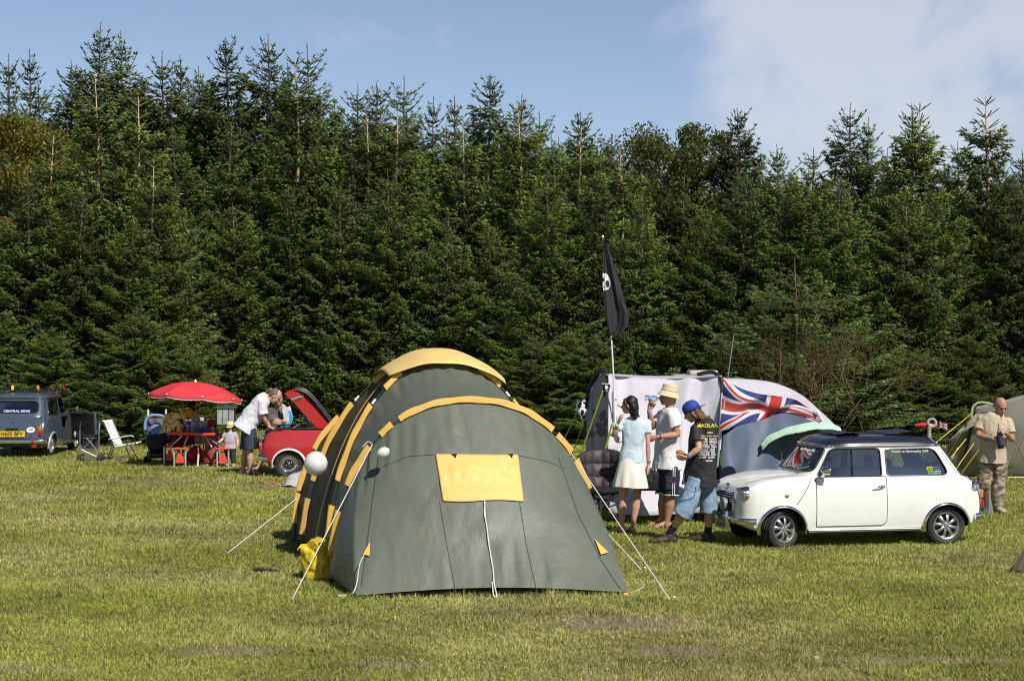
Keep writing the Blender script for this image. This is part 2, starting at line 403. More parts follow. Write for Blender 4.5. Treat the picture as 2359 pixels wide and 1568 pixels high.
def make_grass():
    rng = np.random.default_rng(5); P = []
    bands = [(12.8, 16, 5200), (16, 19.5, 3800), (19.5, 24, 2500), (24, 30, 1500), (30, 38, 850), (38, 54, 480)]
    for y0, y1, dens in bands:
        hw = y1*.30+1.2; n = int((y1-y0)*2*hw*dens); y = rng.uniform(y0, y1, n); x = rng.uniform(-1, 1, n)*hw
        k = np.abs(x) < y*.285+1; P.append(np.stack([x[k], y[k]], 1))
    P = np.concatenate(P); x, y = P[:, 0], P[:, 1]; n = len(x)
    b = bare_at(x, y)
    clump = vnoise(x, y, 1.1, 1)*.5+vnoise(x, y, 3.7, 2)*.3+vnoise(x, y, 11, 3)*.2
    keep = (rng.random(n) > b*.8) & (rng.random(n) < .35+clump*1.4); x, y, clump, b = x[keep], y[keep], clump[keep], b[keep]; n = len(x)
    far = np.clip((y-13)/30, 0, 1)
    h = (.014+.022*rng.random(n)**1.5)*(.55+clump*.9)*(1+far*.5); h *= np.where(rng.random(n) < .01, 2.0, 1)*np.where(vnoise(x, y, 2.6, 31) > .80, 1.7, 1)
    A_, B_ = G(820, 1379), G(1447, 1372); tt = np.clip((x-A_.x)/(B_.x-A_.x), 0, 1); hem = np.abs(y-(A_.y+(B_.y-A_.y)*tt)-.02); h *= np.where((hem < .10) & (x > A_.x-.1) & (x < B_.x+.1), 1.9, 1)
    w = .0045+.011*far+.002*rng.random(n)
    az = rng.uniform(0, 2*PI, n); lean = rng.uniform(.1, 1.1, n)
    sx, sy = np.cos(az), np.sin(az); la = az+rng.uniform(-1.5, 1.5, n)+PI/2
    tip = np.stack([x+np.cos(la)*h*lean, y+np.sin(la)*h*lean, h], 1)
    v = np.empty((n, 3, 3)); v[:, 0] = np.stack([x-sx*w, y-sy*w, np.zeros(n)-.003], 1); v[:, 1] = np.stack([x+sx*w, y+sy*w, np.zeros(n)-.003], 1); v[:, 2] = tip
    dry = np.clip(vnoise(x, y, .55, 9)*1.0-.35+rng.normal(0, .28, n)+b*.6+np.clip((18.5-y)/5, 0, 1)*.36, 0, 1)
    c0 = np.array([.36, .405, .070]); c1 = np.array([.52, .46, .21])
    col = c0+(c1-c0)*dry[:, None]; col *= (.62+.72*rng.random(n))[:, None]*(.52+.40*vnoise(x, y, 2.1, 12)+.42*vnoise(x, y*1.3, .8, 14)+.36*vnoise(x, y, 7, 15))[:, None]
    straw = rng.random(n) < .035; col[straw] = np.array([.5, .43, .25])
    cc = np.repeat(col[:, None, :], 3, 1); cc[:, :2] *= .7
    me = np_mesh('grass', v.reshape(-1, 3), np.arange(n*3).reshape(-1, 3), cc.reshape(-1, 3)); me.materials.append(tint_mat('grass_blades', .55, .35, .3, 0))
    tag(link('grass', me), 'short sunlit meadow grass covering the campsite', 'grass', kind='stuff')
    # fallen leaves and bits of litter in the lawn
    m = 420; y = rng.uniform(13.2, 30, m); x = rng.uniform(-1, 1, m)*y*.28; s = rng.uniform(.01, .026, m); a = rng.uniform(0, 2*PI, m); z = rng.uniform(.012, .04, m)
    q = np.empty((m, 4, 3))
    for k in range(4):
        r = s*np.where(k % 2, .5, 1); q[:, k] = np.stack([x+np.cos(a+k*PI/2)*r, y+np.sin(a+k*PI/2)*r, z+rng.uniform(-.01, .012, m)], 1)
    tr = np.arange(m*4).reshape(-1, 4); tr = np.concatenate([tr[:, [0, 1, 2]], tr[:, [0, 2, 3]]])
    cl = np.repeat(np.array([[.42, .30, .17], [.55, .48, .38], [.3, .2, .1], [.5, .38, .15]])[rng.integers(0, 4, m)], 4, 0)
    me = np_mesh('fallen_leaves', q.reshape(-1, 3), tr, cl); me.materials.append(tint_mat('dry_leaf', .7, .2, .2, 0))
    tag(link('fallen_leaves', me), 'dry tan leaves scattered over the lawn', 'fallen leaves', kind='stuff')
make_ground(); make_grass()
# ---------------------------------------------------------------- trees
needle_m = tint_mat('spruce_needles', .45, .12, .4, .34)
leaf_m = tint_mat('broad_leaves', .5, .3, .35, .1)
bark_m = tint_mat('spruce_bark', .85, 0, .2, .1)
class TriBag:
    def __init__(s): s.v = []; s.t = []; s.c = []; s.n = 0
    def add(s, v, t, c):
        s.v.append(v); s.t.append(t+s.n); s.c.append(c); s.n += len(v)
    def mesh(s, name, mat):
        me = np_mesh(name, np.concatenate(s.v), np.concatenate(s.t), np.concatenate(s.c)); me.materials.append(mat); return me
def unit(a): return a/np.maximum(np.linalg.norm(a, axis=-1, keepdims=True), 1e-9)
def spindles(bag, P, D, Ln, R, C, tipc=1.35):
    """many needle-clad shoots at once: three-sided, widest below the middle"""
    n = len(P); D = unit(D)
    h = np.where(np.abs(D[:, 2:3]) < .9, np.array([[0, 0, 1.]]), np.array([[1., 0, 0]])); U = unit(np.cross(h, D)); Wv = np.cross(D, U)
    v = np.empty((n, 5, 3)); v[:, 0] = P; v[:, 4] = P+D*Ln[:, None]
    mid = P+D*(Ln*.42)[:, None]
    for k in range(3):
        a = 2*PI*k/3; v[:, 1+k] = mid+(U*math.cos(a)+Wv*math.sin(a))*R[:, None]
    t = np.array([[0, 2, 1], [0, 3, 2], [0, 1, 3], [4, 1, 2], [4, 2, 3], [4, 3, 1]])
    T = (np.arange(n)[:, None, None]*5+t[None]).reshape(-1, 3)
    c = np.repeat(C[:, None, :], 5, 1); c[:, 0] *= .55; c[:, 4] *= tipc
    bag.add(v.reshape(-1, 3), T, c.reshape(-1, 3))
def sticks(bag, A, B, ra, rb, C):
    n = len(A); D = unit(B-A); h = np.where(np.abs(D[:, 2:3]) < .9, np.array([[0, 0, 1.]]), np.array([[1., 0, 0]])); U = unit(np.cross(h, D)); Wv = np.cross(D, U)
    v = np.empty((n, 8, 3))
    for k in range(4):
        a = PI/2*k; o = U*math.cos(a)+Wv*math.sin(a); v[:, k] = A+o*ra[:, None]; v[:, 4+k] = B+o*rb[:, None]
    t = []
    for k in range(4):
        b = (k+1) % 4; t += [[k, b, 4+b], [k, 4+b, 4+k]]
    T = (np.arange(n)[:, None, None]*8+np.array(t)[None]).reshape(-1, 3)
    bag.add(v.reshape(-1, 3), T, np.repeat(C, 8, 0))
def spruce(seed, H=10., R=2.1, top=1.6, leader=.7, green=(.056, .082, .02), orange=False, lean=0., open_=1., zmin=.15, hang=.6, fork=False, step=.34, ridge=0.):
    rng = np.random.default_rng(seed); nb = TriBag(); wb = TriBag(); g = np.array(green)
    def axis(z): # trunk centre line, gently wandering
        return np.array([lean*(z/H)**2+.05*math.sin(z*.9+seed), .04*math.cos(z*.7+seed*2), z])
    zs = np.linspace(0, H, 26); pts = np.array([axis(z) for z in zs]); rad = .008+.0125*(H-zs)
    brown = np.array([.09, .065, .045]); org = np.array([.60, .45, .25]) if orange else np.array([.16, .12, .08])
    tc_ = np.array([brown+(org-brown)*np.clip((z-(H-4.0))/1.2, 0, 1) for z in zs[:-1]])
    sticks(wb, pts[:-1], pts[1:], rad[:-1], rad[1:], tc_)
    levels = []; z = zmin
    while z < H-leader:
        levels.append(z); z += step*rng.uniform(.6, 1.4)*(1. if z < H-top else .6)
    levels.append(H-leader)
    for z in levels:
        t = (H-z)/H; istop = z > H-top
        n = int(rng.integers(5, 8)) if not istop else int(rng.integers(2, 6))
        if z < H*.7: n += 2
        base = axis(z); a0 = rng.uniform(0, 2*PI)
        for k in range(n):
            az = a0+2*PI*k/n+rng.normal(0, .22)
            L0 = R*min(1, (t*1.35))**.85*rng.uniform(.72, 1.12)+.16
            if rng.random() < .12: L0 *= .55
            if istop: L0 *= 1.25*open_*rng.uniform(.55, 1.15)
            e = interp(t, [0, .12, .3, .6, 1], [1.0, .62, .22, -.05, -.28])+rng.normal(0, .2)
            o = np.array([math.cos(az), math.sin(az), 0]); side = np.array([-math.sin(az), math.cos(az), 0])
            m = 6; s = np.linspace(0, 1, m+1)
            sag = -.30*t*L0; up = .22*L0
            bp = base+np.outer(s*L0*math.cos(e), o)+np.outer(s*L0*math.sin(e)+sag*s*(1.2-s)*2+up*s**3, [0, 0, 1])
            br = (.004+.010*L0)*(1-s*.75)
            sticks(wb, bp[:-1], bp[1:], br[:-1], br[1:], np.tile(brown*(1.6 if istop else 1), (m, 1)))
            # side shoots
            s0 = max(.12, 1-1.15/max(L0, .2)) if not istop else .15
            stp = .085 if not istop else .10
            ns = max(2, int(L0*(1-s0)/stp)); ss = np.linspace(s0, 1., ns)+rng.normal(0, .012, ns); ss = np.clip(ss, .05, 1)
            bx = np.stack([np.interp(ss, s, bp[:, i]) for i in range(3)], 1)
            tang = unit(np.gradient(bp, axis=0)); bt = unit(np.stack([np.interp(ss, s, tang[:, i]) for i in range(3)], 1))
            for sg in (-1, 1):
                tl = (np.clip((1.05-ss)*L0*.62, .05, .5)+.03)*rng.uniform(.7, 1.25, ns)
                if istop: tl = np.clip((1.05-ss)*L0*.35, .03, .3)
                d = unit(bt*.75+side*sg*.75+np.array([0, 0, 1])*(rng.normal(-.12 if not istop else .12, .18, ns))[:, None])
                end = bx+d*tl[:, None]; end[:, 2] -= tl**2*.5
                K = 4 if not istop else 3
                for q in range(K):
                    f = (q+rng.uniform(.2, 1, ns))/K
                    use = (tl*f < tl) & ((tl > .07) | (q == K-1))
                    p = bx+(end-bx)*f[:, None]
                    for s2 in (-1, 1):
                        k2 = use & (rng.random(ns) < (.92 if not istop else .8))
                        if not k2.any(): continue
                        dd = d[k2]+np.cross(d[k2], np.array([0, 0, 1.]))*s2*rng.uniform(.2, .9, k2.sum())[:, None]+rng.normal(0, .22, (k2.sum(), 3))
                        dd[:, 2] -= (hang*1.25 if not istop else -.15)*rng.uniform(.3, 1.2, k2.sum())
                        ln = rng.uniform(.10, .21, k2.sum())*(1 if not istop else .75)
                        depth = np.clip(ss[k2], 0, 1)
                        cc = g*1.75*(.08+1.15*depth+rng.normal(0, .2, k2.sum()))[:, None]*np.array([1.46, 1.27, .98])*np.array([1, 1, 1])  # needles darker towards the trunk: shade of the inner gaps painted in
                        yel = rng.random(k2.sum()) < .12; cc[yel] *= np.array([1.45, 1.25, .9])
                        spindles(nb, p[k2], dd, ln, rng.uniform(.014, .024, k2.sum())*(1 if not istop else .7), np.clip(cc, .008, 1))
            # the branch end itself
            spindles(nb, bp[-1:], tang[-1:], np.array([.16]), np.array([.017]), g[None]*1.3)
            if istop: # needles along the bare ascending shoot
                q = 8; f = np.linspace(.1, .95, q); p = np.stack([np.interp(f, s, bp[:, i]) for i in range(3)], 1)
                spindles(nb, p, np.repeat((bp[-1]-bp[0])[None], q, 0)+rng.normal(0, .1, (q, 3)), np.full(q, L0/6+.04), np.full(q, .014), np.tile(g*1.15, (q, 1)))
    # leader shoot
    q = 10; zz = np.linspace(H-leader, H, q); p = np.array([axis(z) for z in zz])
    if not orange: spindles(nb, p, np.tile([0, 0, 1.], (q, 1))+rng.normal(0, .12, (q, 3)), np.full(q, leader/7+.03), np.full(q, .013), np.tile(g*1.3, (q, 1)))
    if orange:
        for hz in (H-leader*.22, H-leader*.5, H-leader*.75, H-leader-.35, H-leader-.8):
            nn = 5; a0 = rng.uniform(0, 6)
            for k in range(nn):
                az = a0+2*PI*k/nn+rng.normal(0, .2); ln = rng.uniform(.22, .5); e = rng.uniform(.5, .8)
                d = np.array([[math.cos(az)*math.cos(e), math.sin(az)*math.cos(e), math.sin(e)]]); a = axis(hz)[None]
                sticks(wb, a, a+d*ln, np.array([.012]), np.array([.007]), org[None]*.8)
                spindles(nb, a+d*ln*np.linspace(.1, .7, 5)[:, None], np.repeat(d, 5, 0), np.full(5, .2), np.full(5, .02), np.tile(g*np.array([1.7, 1.6, 1.4]), (5, 1)))
    return nb.mesh('crown', needle_m), wb.mesh('trunk', bark_m)
def broadleaf(seed, H, R, zc, green, warm, warm_side=None, n=26000, leaf=.05):
    rng = np.random.default_rng(seed); nb = TriBag(); wb = TriBag()
    zs = np.linspace(0, H*.85, 12); pts = np.stack([.1*np.sin(zs), .1*np.cos(zs*.8), zs], 1); rad = .12*(1-zs/H*.9)
    sticks(wb, pts[:-1], pts[1:], rad[:-1], rad[1:], np.tile([.12, .10, .08], (11, 1)))
    cl = []
    for k in range(60):
        z = rng.uniform(H*.15, H*.98); r = R*math.sqrt(max(.05, 1-((z-zc)/(H-zc+.2 if z > zc else zc+1))**2))*rng.uniform(.35, 1); a = rng.uniform(0, 2*PI)
        c = np.array([r*math.cos(a), r*math.sin(a), z]); cl.append((c, rng.uniform(.3, .75)))
        a0 = np.array([[0, 0, max(0.5, z-r*.8)]]); sticks(wb, a0, c[None], np.array([.03]), np.array([.008]), np.array([[.12, .1, .08]]))
    per = n//60
    for c, r in cl:
        u = unit(rng.normal(0, 1, (per, 3)))*(r*rng.random(per)**.45)[:, None]*np.array([1.15, 1.15, .8]); p = c+u
        ax = unit(rng.normal(0, 1, (per, 3))); bx = unit(np.cross(ax, rng.normal(0, 1, (per, 3)))); s = leaf*rng.uniform(.6, 1.2, per)[:, None]
        v = np.stack([p-ax*s, p+bx*s*.55, p+ax*s, p-bx*s*.55], 1)
        T = (np.arange(per)[:, None]*4)[:, :, None]+np.array([[0, 1, 2], [0, 2, 3]])[None]
        wf = np.clip((warm*rng.random()+.1*rng.normal(0, 1, per)), 0, 1)
        cc = np.array(green)*(1-wf[:, None])+np.array([.25, .155, .02])*wf[:, None]; cc *= rng.uniform(.6, 1.3, per)[:, None]
        nb.add(v.reshape(-1, 3), T.reshape(-1, 3), np.repeat(cc, 4, 0))
    return nb.mesh('crown', leaf_m), wb.mesh('trunk', bark_m)
PROTO = {
 'full': spruce(1, 10, 1.85, 1.5, .55, (.050, .082, .022), hang=.75),
 'dense': spruce(2, 10, 1.6, 1.0, .35, (.036, .062, .018), hang=.8, step=.31),
 'open': spruce(3, 10, 1.8, 1.5, .5, (.056, .086, .026), open_=.85, hang=.6),
 'leader': spruce(4, 10, 1.75, 1.1, 1.35, (.058, .092, .022), orange=True, hang=.7),
 'wide': spruce(5, 10, 2.3, 1.3, .6, (.054, .088, .020), hang=.65, step=.33),
 'slim': spruce(6, 10, 1.45, 1.9, .55, (.046, .075, .026), open_=.8, hang=.5),
}
def plant_tree(kind, px, tipy, d, label, group=None, rz=None, fat=1., name='spruce_tree'):
    h = CAMH+(HY-tipy)/FOC*d; s = h/10.
    r = empty(name, ((px-CX)/FOC*d, d, 0), label, 'tree', rz=random.uniform(0, 6.28) if rz is None else rz, group=group)
    r.scale = (fat*s**.5, fat*s**.5, s)
    c, t = PROTO[kind]; link('trunk', t, r); link('crown', c, r); return r
SKY = [ # skyline trees: picture x, tip y, distance, kind, label
 (25, 130, 60, 'slim', 'leftmost thin spruce tip standing against the sky at the frame edge'),
 (68, 120, 61, 'slim', 'second thin open spruce tip from the left edge of the sky line'),
 (160, 146, 60, 'open', 'pale spruce rising behind the yellowing broadleaf tree'),
 (235, 58, 59, 'open', 'tallest spruce of the sky line with a long bare leader shoot'),
 (275, 78, 60.5, 'open', 'spruce just right of the tallest one, its spire leaning against it'),
 (375, 125, 60, 'open', 'loose-topped spruce left of its near twin between two bulky dark spruces'),
 (412, 132, 61, 'slim', 'narrow spruce spire right of its near twin, left of the dark bushy top'),
 (455, 158, 60, 'open', 'short spruce spire tucked against the left of the dark bushy top'),
 (525, 92, 59, 'dense', 'bulky dark spruce with a broad bushy pointed top above the parasol'),
 (617, 84, 60, 'open', 'tall spruce with a feathery top right of the bulky dark one'),
 (660, 150, 61, 'slim', 'thin spruce spire between feathery spruce and forked pale leader'),
 (708, 108, 59.5, 'full', 'broad spruce whose right flank drops steeply to the lower sky line'),
 (775, 236, 61, 'slim', 'small spire in the dip of the sky line after the tall trees'),
 (822, 200, 60, 'open', 'open-topped spruce left of the upcurving multi-tipped spruce'),
 (872, 190, 59, 'open', 'spruce with several upcurved tips near the middle of the sky line'),
 (928, 182, 60, 'full', 'pointed full spruce left of the tent peak on the sky line'),
 (998, 228, 60, 'slim', 'thin spire first of two above the big tent'),
 (1042, 226, 61, 'slim', 'thin spire second of two above the big tent'),
 (1085, 262, 60, 'open', 'low spruce top just left of the dark central spire'),
 (1125, 176, 59, 'dense', 'dark spruce spire rising highest above the middle of the forest'),
 (1204, 222, 60, 'open', 'pale-stemmed spruce top right of the dark central spire'),
 (1243, 262, 61, 'full', 'spruce with a sloping right shoulder left of the deep sky notch'),
 (1290, 320, 62, 'full', 'low spruce filling the deep notch in the sky line'),
 (1335, 262, 59, 'dense', 'dark spruce above the black pirate flag'),
 (1700, 254, 59, 'dense', 'bulky dark spruce right of the rounded broadleaf crowns'),
 (1790, 336, 60, 'slim', 'small lone spire right of the bulky dark spruce'),
 (1830, 400, 60, 'full', 'lowest spruce top of the right half of the sky line'),
 (1872, 344, 60, 'open', 'small spire left of the tall open spruce on the right'),
 (1962, 242, 58, 'open', 'tall open spruce above the white small car'),
 (2000, 276, 59, 'slim', 'narrow spire leaning on the tall open spruce on the right'),
 (2042, 345, 60, 'slim', 'short spire behind the twin-leader spruce'),
 (2205, 330, 60, 'open', 'low spruce top between the two long-leadered spruces on the right'),
 (2350, 350, 58, 'open', 'spruce with spreading bare tips at the right edge of the sky'),
 (2440, 300, 58, 'full', 'spruce standing beyond the right edge of the view'),
 (-60, 200, 59, 'full', 'spruce standing beyond the left edge of the view'),
]
for px, ty, d, k, lb in SKY: plant_tree(k, px, ty, d, lb, fat=1.22)
FRONT = [
 (120, 312, 46.5, 'leader', 'spruce with a forked tawny leader in front of the yellowing tree'),
 (222, 170, 48.5, 'leader', 'front spruce with a very long bare tawny leader under the tallest spire'),
 (318, 222, 49, 'leader', 'front spruce with a green-tipped leader right of the long tawny one'),
 (352, 368, 46, 'leader', 'front spruce whose thin tawny stem shows above the red parasol'),
 (682, 128, 52.5, 'leader', 'front spruce with a forked pale stem reaching up to the sky line'),
 (845, 262, 52, 'leader', 'front spruce with a tawny stem left of the tent peak'),
 (914, 232, 52, 'leader', 'front spruce with a bright tawny stem before the pointed full spruce'),
 (1068, 270, 52.5, 'leader', 'front spruce with a small tawny leader left of the dark central spire'),
 (1196, 236, 52, 'leader', 'front spruce with a straight pale leader right of the central spire'),
 (1336, 292, 51.5, 'leader', 'front spruce with a tawny leader cross just above the pirate flag'),
 (1430, 340, 53, 'leader', 'front spruce with a slim leader right of the pirate flag top'),
 (2096, 244, 51.5, 'open', 'twin-leader spruce, left stem, with bare twigs against the cloud'),
 (2118, 236, 51.8, 'leader', 'twin-leader spruce, right stem, reaching above the cloud edge'),
 (2272, 222, 51, 'leader', 'tall spruce with long bare leader near the right edge'),
]
for px, ty, d, k, lb in FRONT: plant_tree(k, px, ty, d, lb, fat=1.08)
GRP = 'dense spruces packed in the forest wall'; GLB = 'green spruce merging into the dense forest wall'
_r = random.Random(11)
for i, px in enumerate(range(-170, 2560, 118)):
    plant_tree(_r.choice(['full', 'wide', 'wide', 'dense']), px+_r.uniform(-25, 25), _r.uniform(380, 520), (_r.uniform(45.2, 46.3) if px < 400 else _r.uniform(47, 48) if px > 1230 else _r.uniform(50, 51.5)), GLB, GRP, fat=_r.uniform(.95, 1.15))
for i, px in enumerate(range(-200, 2620, 125)):
    plant_tree(_r.choice(['full', 'dense', 'full', 'wide']), px+_r.uniform(-30, 30), (_r.uniform(260, 330) if px < 1250 else _r.uniform(350, 410)), _r.uniform(54, 56.5), GLB, GRP, fat=1.1)
for i, px in enumerate(range(-240, 2660, 150)):
    plant_tree(_r.choice(['dense', 'full']), px+_r.uniform(-30, 30), (_r.uniform(250, 300) if px < 780 else _r.uniform(330, 370) if px < 1500 else _r.uniform(400, 440)), _r.uniform(63, 67), GLB, GRP, fat=1.25)
for i, px in enumerate(list(range(-60, 440, 62))+list(range(1235, 1400, 62))+list(range(2040, 2300, 66))): plant_tree('wide', px+_r.uniform(-12, 12), _r.uniform(700, 830), _r.uniform(44.0, 44.8), 'low young spruce at the foot of the forest behind the camp', 'low young spruces at the forest foot', fat=1.15)
for i, px in enumerate(range(95, 2400, 78)): plant_tree(_r.choice(['dense', 'full', 'open']), px+_r.uniform(-18, 18), _r.uniform(-14, 22)+interp(px, [0, 100, 740, 800, 1280, 1300, 1760, 1800, 2400], [240, 190, 190, 262, 300, 305, 318, 415, 400]), _r.uniform(60.5, 62), GLB, GRP, fat=1.15)
# young bluish spruce and the twiggy shrub by the awning
PROTO['young'] = spruce(9, 10, 3.6, 2.2, 1.1, (.050, .088, .036), open_=.8, hang=.2, step=.75)
y = plant_tree('young', 1832, 600, 43.8, 'young bluish open spruce with slender stem behind the flag awning'); y.scale = (.75, .75, y.scale[2])
y = plant_tree('young', 1760, 690, 44.2, 'smaller young spruce beside the slender bluish one'); y.scale = (.7, .7, y.scale[2])
def place_mesh_tree(name, ms, loc, label, cat='tree'):
    r = empty(name, loc, label, cat); link('trunk', ms[1], r); link('crown', ms[0], r); return r
def atd(px, d): return ((px-CX)/FOC*d, d, 0)
place_mesh_tree('broadleaf_tree', broadleaf(21, 8.2, 1.9, 5.2, (.13, .15, .02), .6, n=34000), atd(25, 52.2), 'yellowing broadleaf tree at the left edge of the forest')
place_mesh_tree('broadleaf_tree', broadleaf(24, 8.0, 1.1, 6.4, (.11, .14, .02), .7, n=14000), atd(165, 53.2), 'small yellowing broadleaf crown between spruces on the left')
place_mesh_tree('broadleaf_tree', broadleaf(22, 9.0, 1.9, 6.6, (.085, .098, .024), 0.04, n=30000, leaf=.06), atd(1440, 60), 'round green broadleaf crown right of the pirate flag on the sky line')
place_mesh_tree('broadleaf_tree', broadleaf(23, 8.9, 2.0, 6.6, (.090, .105, .026), 0, n=30000, leaf=.06), atd(1575, 61), 'pale green broadleaf crown left of the bulky dark spruce')
place_mesh_tree('broadleaf_tree', broadleaf(26, 8.2, 1.8, 6.2, (.082, .10, .026), 0, n=22000, leaf=.06), atd(1520, 57), 'lower green broadleaf crown in front of the pale one')
def twig_shrub():
    rng = np.random.default_rng(8); wb = TriBag(); nb = TriBag()
    def grow(p, d, l, r, dep):
        q = p+d*l; sticks(wb, p[None], q[None], np.array([r]), np.array([r*.65]), np.array([[.25, .17, .10]])*rng.uniform(.7, 1.3))
        if dep == 0:
            m = 3; spindles(nb, q[None]+rng.normal(0, .05, (m, 3)), rng.normal(0, 1, (m, 3)), np.full(m, .07), np.full(m, .015), np.tile([.13, .12, .03], (m, 1))); return
        for _ in range(int(rng.integers(2, 4))):
            grow(q, unit(d+rng.normal(0, .45, 3)+np.array([0, 0, .05])), l*rng.uniform(.6, .9), r*.62, dep-1)
    for k in range(12): grow(np.array([rng.normal(0, .3), rng.normal(0, .3), 0]), unit(np.array([rng.normal(0, .45), rng.normal(0, .3), 1])), rng.uniform(.7, 1.0), .018, 5)
    return nb.mesh('leaves', leaf_m), wb.mesh('branches', bark_m)
ms = twig_shrub(); r = empty('shrub', atd(1905, 43.3), 'bare brown twiggy shrub before the spruces above the white car', 'shrub'); link('branches', ms[1], r); link('leaves', ms[0], r)
# ---------------------------------------------------------------- the big green and yellow tent
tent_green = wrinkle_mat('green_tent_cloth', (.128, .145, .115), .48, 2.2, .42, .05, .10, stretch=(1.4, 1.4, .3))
tent_side = wrinkle_mat('dark_shaded_tent_cloth', (.060, .054, .036), .62, 2.6, .5, .05, .15)
tent_yel = wrinkle_mat('yellow_tent_cloth', (.86, .55, .12), .5, 4, .5, .02, .2)
tent_win = wrinkle_mat('yellow_window_cloth', (.83, .54, .15), .5, 3.2, .6, .03, .1, stretch=(.5, 1, 1))
FL, FR = G(820, 1379), G(1447, 1372)
FC = (FL+FR)/2
AX = V(-.19, .982, 0).normalized()              # tent axis, leading away
LT = V(AX.y, -AX.x, 0)                          # to the right
def TP(lat, along, z): return FC+LT*lat+AX*along+V(0, 0, z)
class Hoop:
    def __init__(s, along, hw, h, off=0., n=2.2, leanf=0.): s.a, s.hw, s.h, s.o, s.n, s.l = along, hw, h, off, n, leanf
    def p(s, th, grow=0.):  # th 0 = right foot, 1 = left foot
        c, sn = math.cos(PI*th), math.sin(PI*th)
        x = math.copysign(abs(c)**(2/s.n), c)*(s.hw+grow); z = abs(sn)**(2/s.n)*(s.h+grow)
        return TP(x+s.o, s.a+s.l*z/s.h, z)
H1 = Hoop(1.35, 1.36, 1.80, -.02, 2.25, -.12); H2 = Hoop(2.55, 1.25, 2.20, -.05, 1.95, .15); H3 = Hoop(3.75, 1.45, 2.22, -.02, 1.9, -.2); H4 = Hoop(5.15, 1.40, 1.78, -.04, 2.2, .1)
tent = empty('tunnel_tent', (FC.x, FC.y, 0), 'large olive green tunnel tent with yellow pole sleeves in the foreground', 'tent')
def loc(p): return p-V(FC.x, FC.y, 0)
def tension(F0, F1, sag, crease=.012, seed=0.):
    """cloth stretched between two curves: hangs inward between them, with pull creases that fade away from the poles"""
    def F(u, v):
        a, b = F0(u), F1(u); p = a.lerp(b, v)
        q = TP(0, (p-FC).dot(AX), .55)
        inw = (q-p); inw.z *= .8; inw.normalize()
        w = math.sin(PI*v)
        e = max(0, 1-v/.35)+max(0, 1-(1-v)/.35)
        cr = crease*math.sin(u*150+seed+2.5*noise.noise(V(u*9, v*2, seed)))*noise.noise(V(u*14, v*1.5, seed+4))*2*math.sqrt(max(0, v*(1-v)))*e*2.2
        p = p+inw*(sag*w+cr)
        if p.z < .02: p.z = .02
        return loc(p)
    return F
def basecurve(front, a0, a1):
    """the tent's foot line: right foot of the hoop -> corner -> along the end -> corner -> left foot"""
    def F(u):
        P = [a0[0], a0[1], a1[1], a1[0]]; ts = [0, .22, .78, 1]
        for i in range(3):
            if u <= ts[i+1]+1e-9:
                t = (u-ts[i])/(ts[i+1]-ts[i]); p = P[i].lerp(P[i+1], t); 
                if i == 1: p = p+V(0, 0, .03*math.sin(PI*t)*2)
                return p+V(0, 0, .035)
        return P[3].copy()
    return F
def hp(h, grow=0.): return lambda u: h.p(.004+.992*u, grow)
def endwall(h, cR, cL, name, sag=-.05):
    base = basecurve(True, (h.p(0), cR), (h.p(1), cL))
    mb = MB(); F = tension(hp(h), base, sag, .036, 3.)
    mb.grid(lambda u, v: F(u, v), 150, 40)
    return mb
e1 = endwall(H1, FR, FL, 'front')
front = e1.build('front_wall', tent_green, tent, angle=70)
BR, BL = TP(1.2, 6.4, 0), TP(-1.35, 6.3, 0)
endwall(H4, BR, BL, 'rear').build('rear_wall', tent_side, tent, angle=70)
for a, b, sg in ((H1, H2, .09), (H2, H3, .06), (H3, H4, .09)):
    mb = MB(); F = tension(hp(a), hp(b), sg, .03, a.a); mb.grid(F, 150, 26, flip=True, mi=(lambda u, v: 1 if u > .66 else 0) if a is not H1 else 0)  # left side coloured darker brown to stand in for its shade
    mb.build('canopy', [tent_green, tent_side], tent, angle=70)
# yellow crown between the two middle hoops
mb = MB()
def crown(u, v):
    th = .325+.325*u; ex = .24*math.sin(PI*u)**.7
    p = H2.p(th, .085).lerp(H3.p(th, .085), v); p += AX*(-ex*(1-v)+ex*v)+V(0, 0, .05*math.sin(PI*v)-.11*(1-v)**2*math.sin(PI*u)+.004*math.sin(u*20)); return loc(p)
mb.grid(crown, 50, 14, flip=True); mb.build('crown_flap', wrinkle_mat('sun_paled_yellow_cloth', (.93, .70, .26), .5, 3, .4, .03, .2), tent, solid=.006)  # crown yellow paled, sun glare put into the colour
def sleeve(h, t0, t1, w=.072, g=.012, name='pole_sleeve', side=0.):
    mb = MB(); n = max(4, int(abs(t1-t0)*90))
    ctr = TP(h.o, h.a, 0)
    def F(u, v):
        t = t0+(t1-t0)*u; a = (v-.5)*PI*1.1
        p = h.p(t, g-.012+.060*(1-abs(2*v-1)**2.6)+.004*math.sin(u*n*1.1+v*3)); return loc(p+AX*((v-.5)*w*.8+side))
    mb.grid(F, n, 4, flip=True); return mb.build(name, tent_yel, tent, angle=22)
# sleeves as they sit on each pole
for h, segs in ((H1, [(.30, .655), (.675, .71), (.745, .835), (.885, .955), (.235, .285), (.15, .215), (.045, .115)]),
                (H2, [(.335, .40), (.62, .67), (.715, .86), (.90, .95), (.20, .27)]),
                (H3, [(.33, .38), (.61, .66), (.72, .87), (.90, .96), (.20, .285)]),
                (H4, [(.70, .80), (.82, .90), (.905, .965)])):
    for a, b in segs: sleeve(h, a, b)
for h in (H1, H2, H3, H4):
    mb = MB(); mb.tube([loc(h.p(i/80, .02)) for i in range(81)], .009, 6); mb.build('tent_pole', M('tent_pole_grey', (.05, .055, .06), .35, .3), tent)
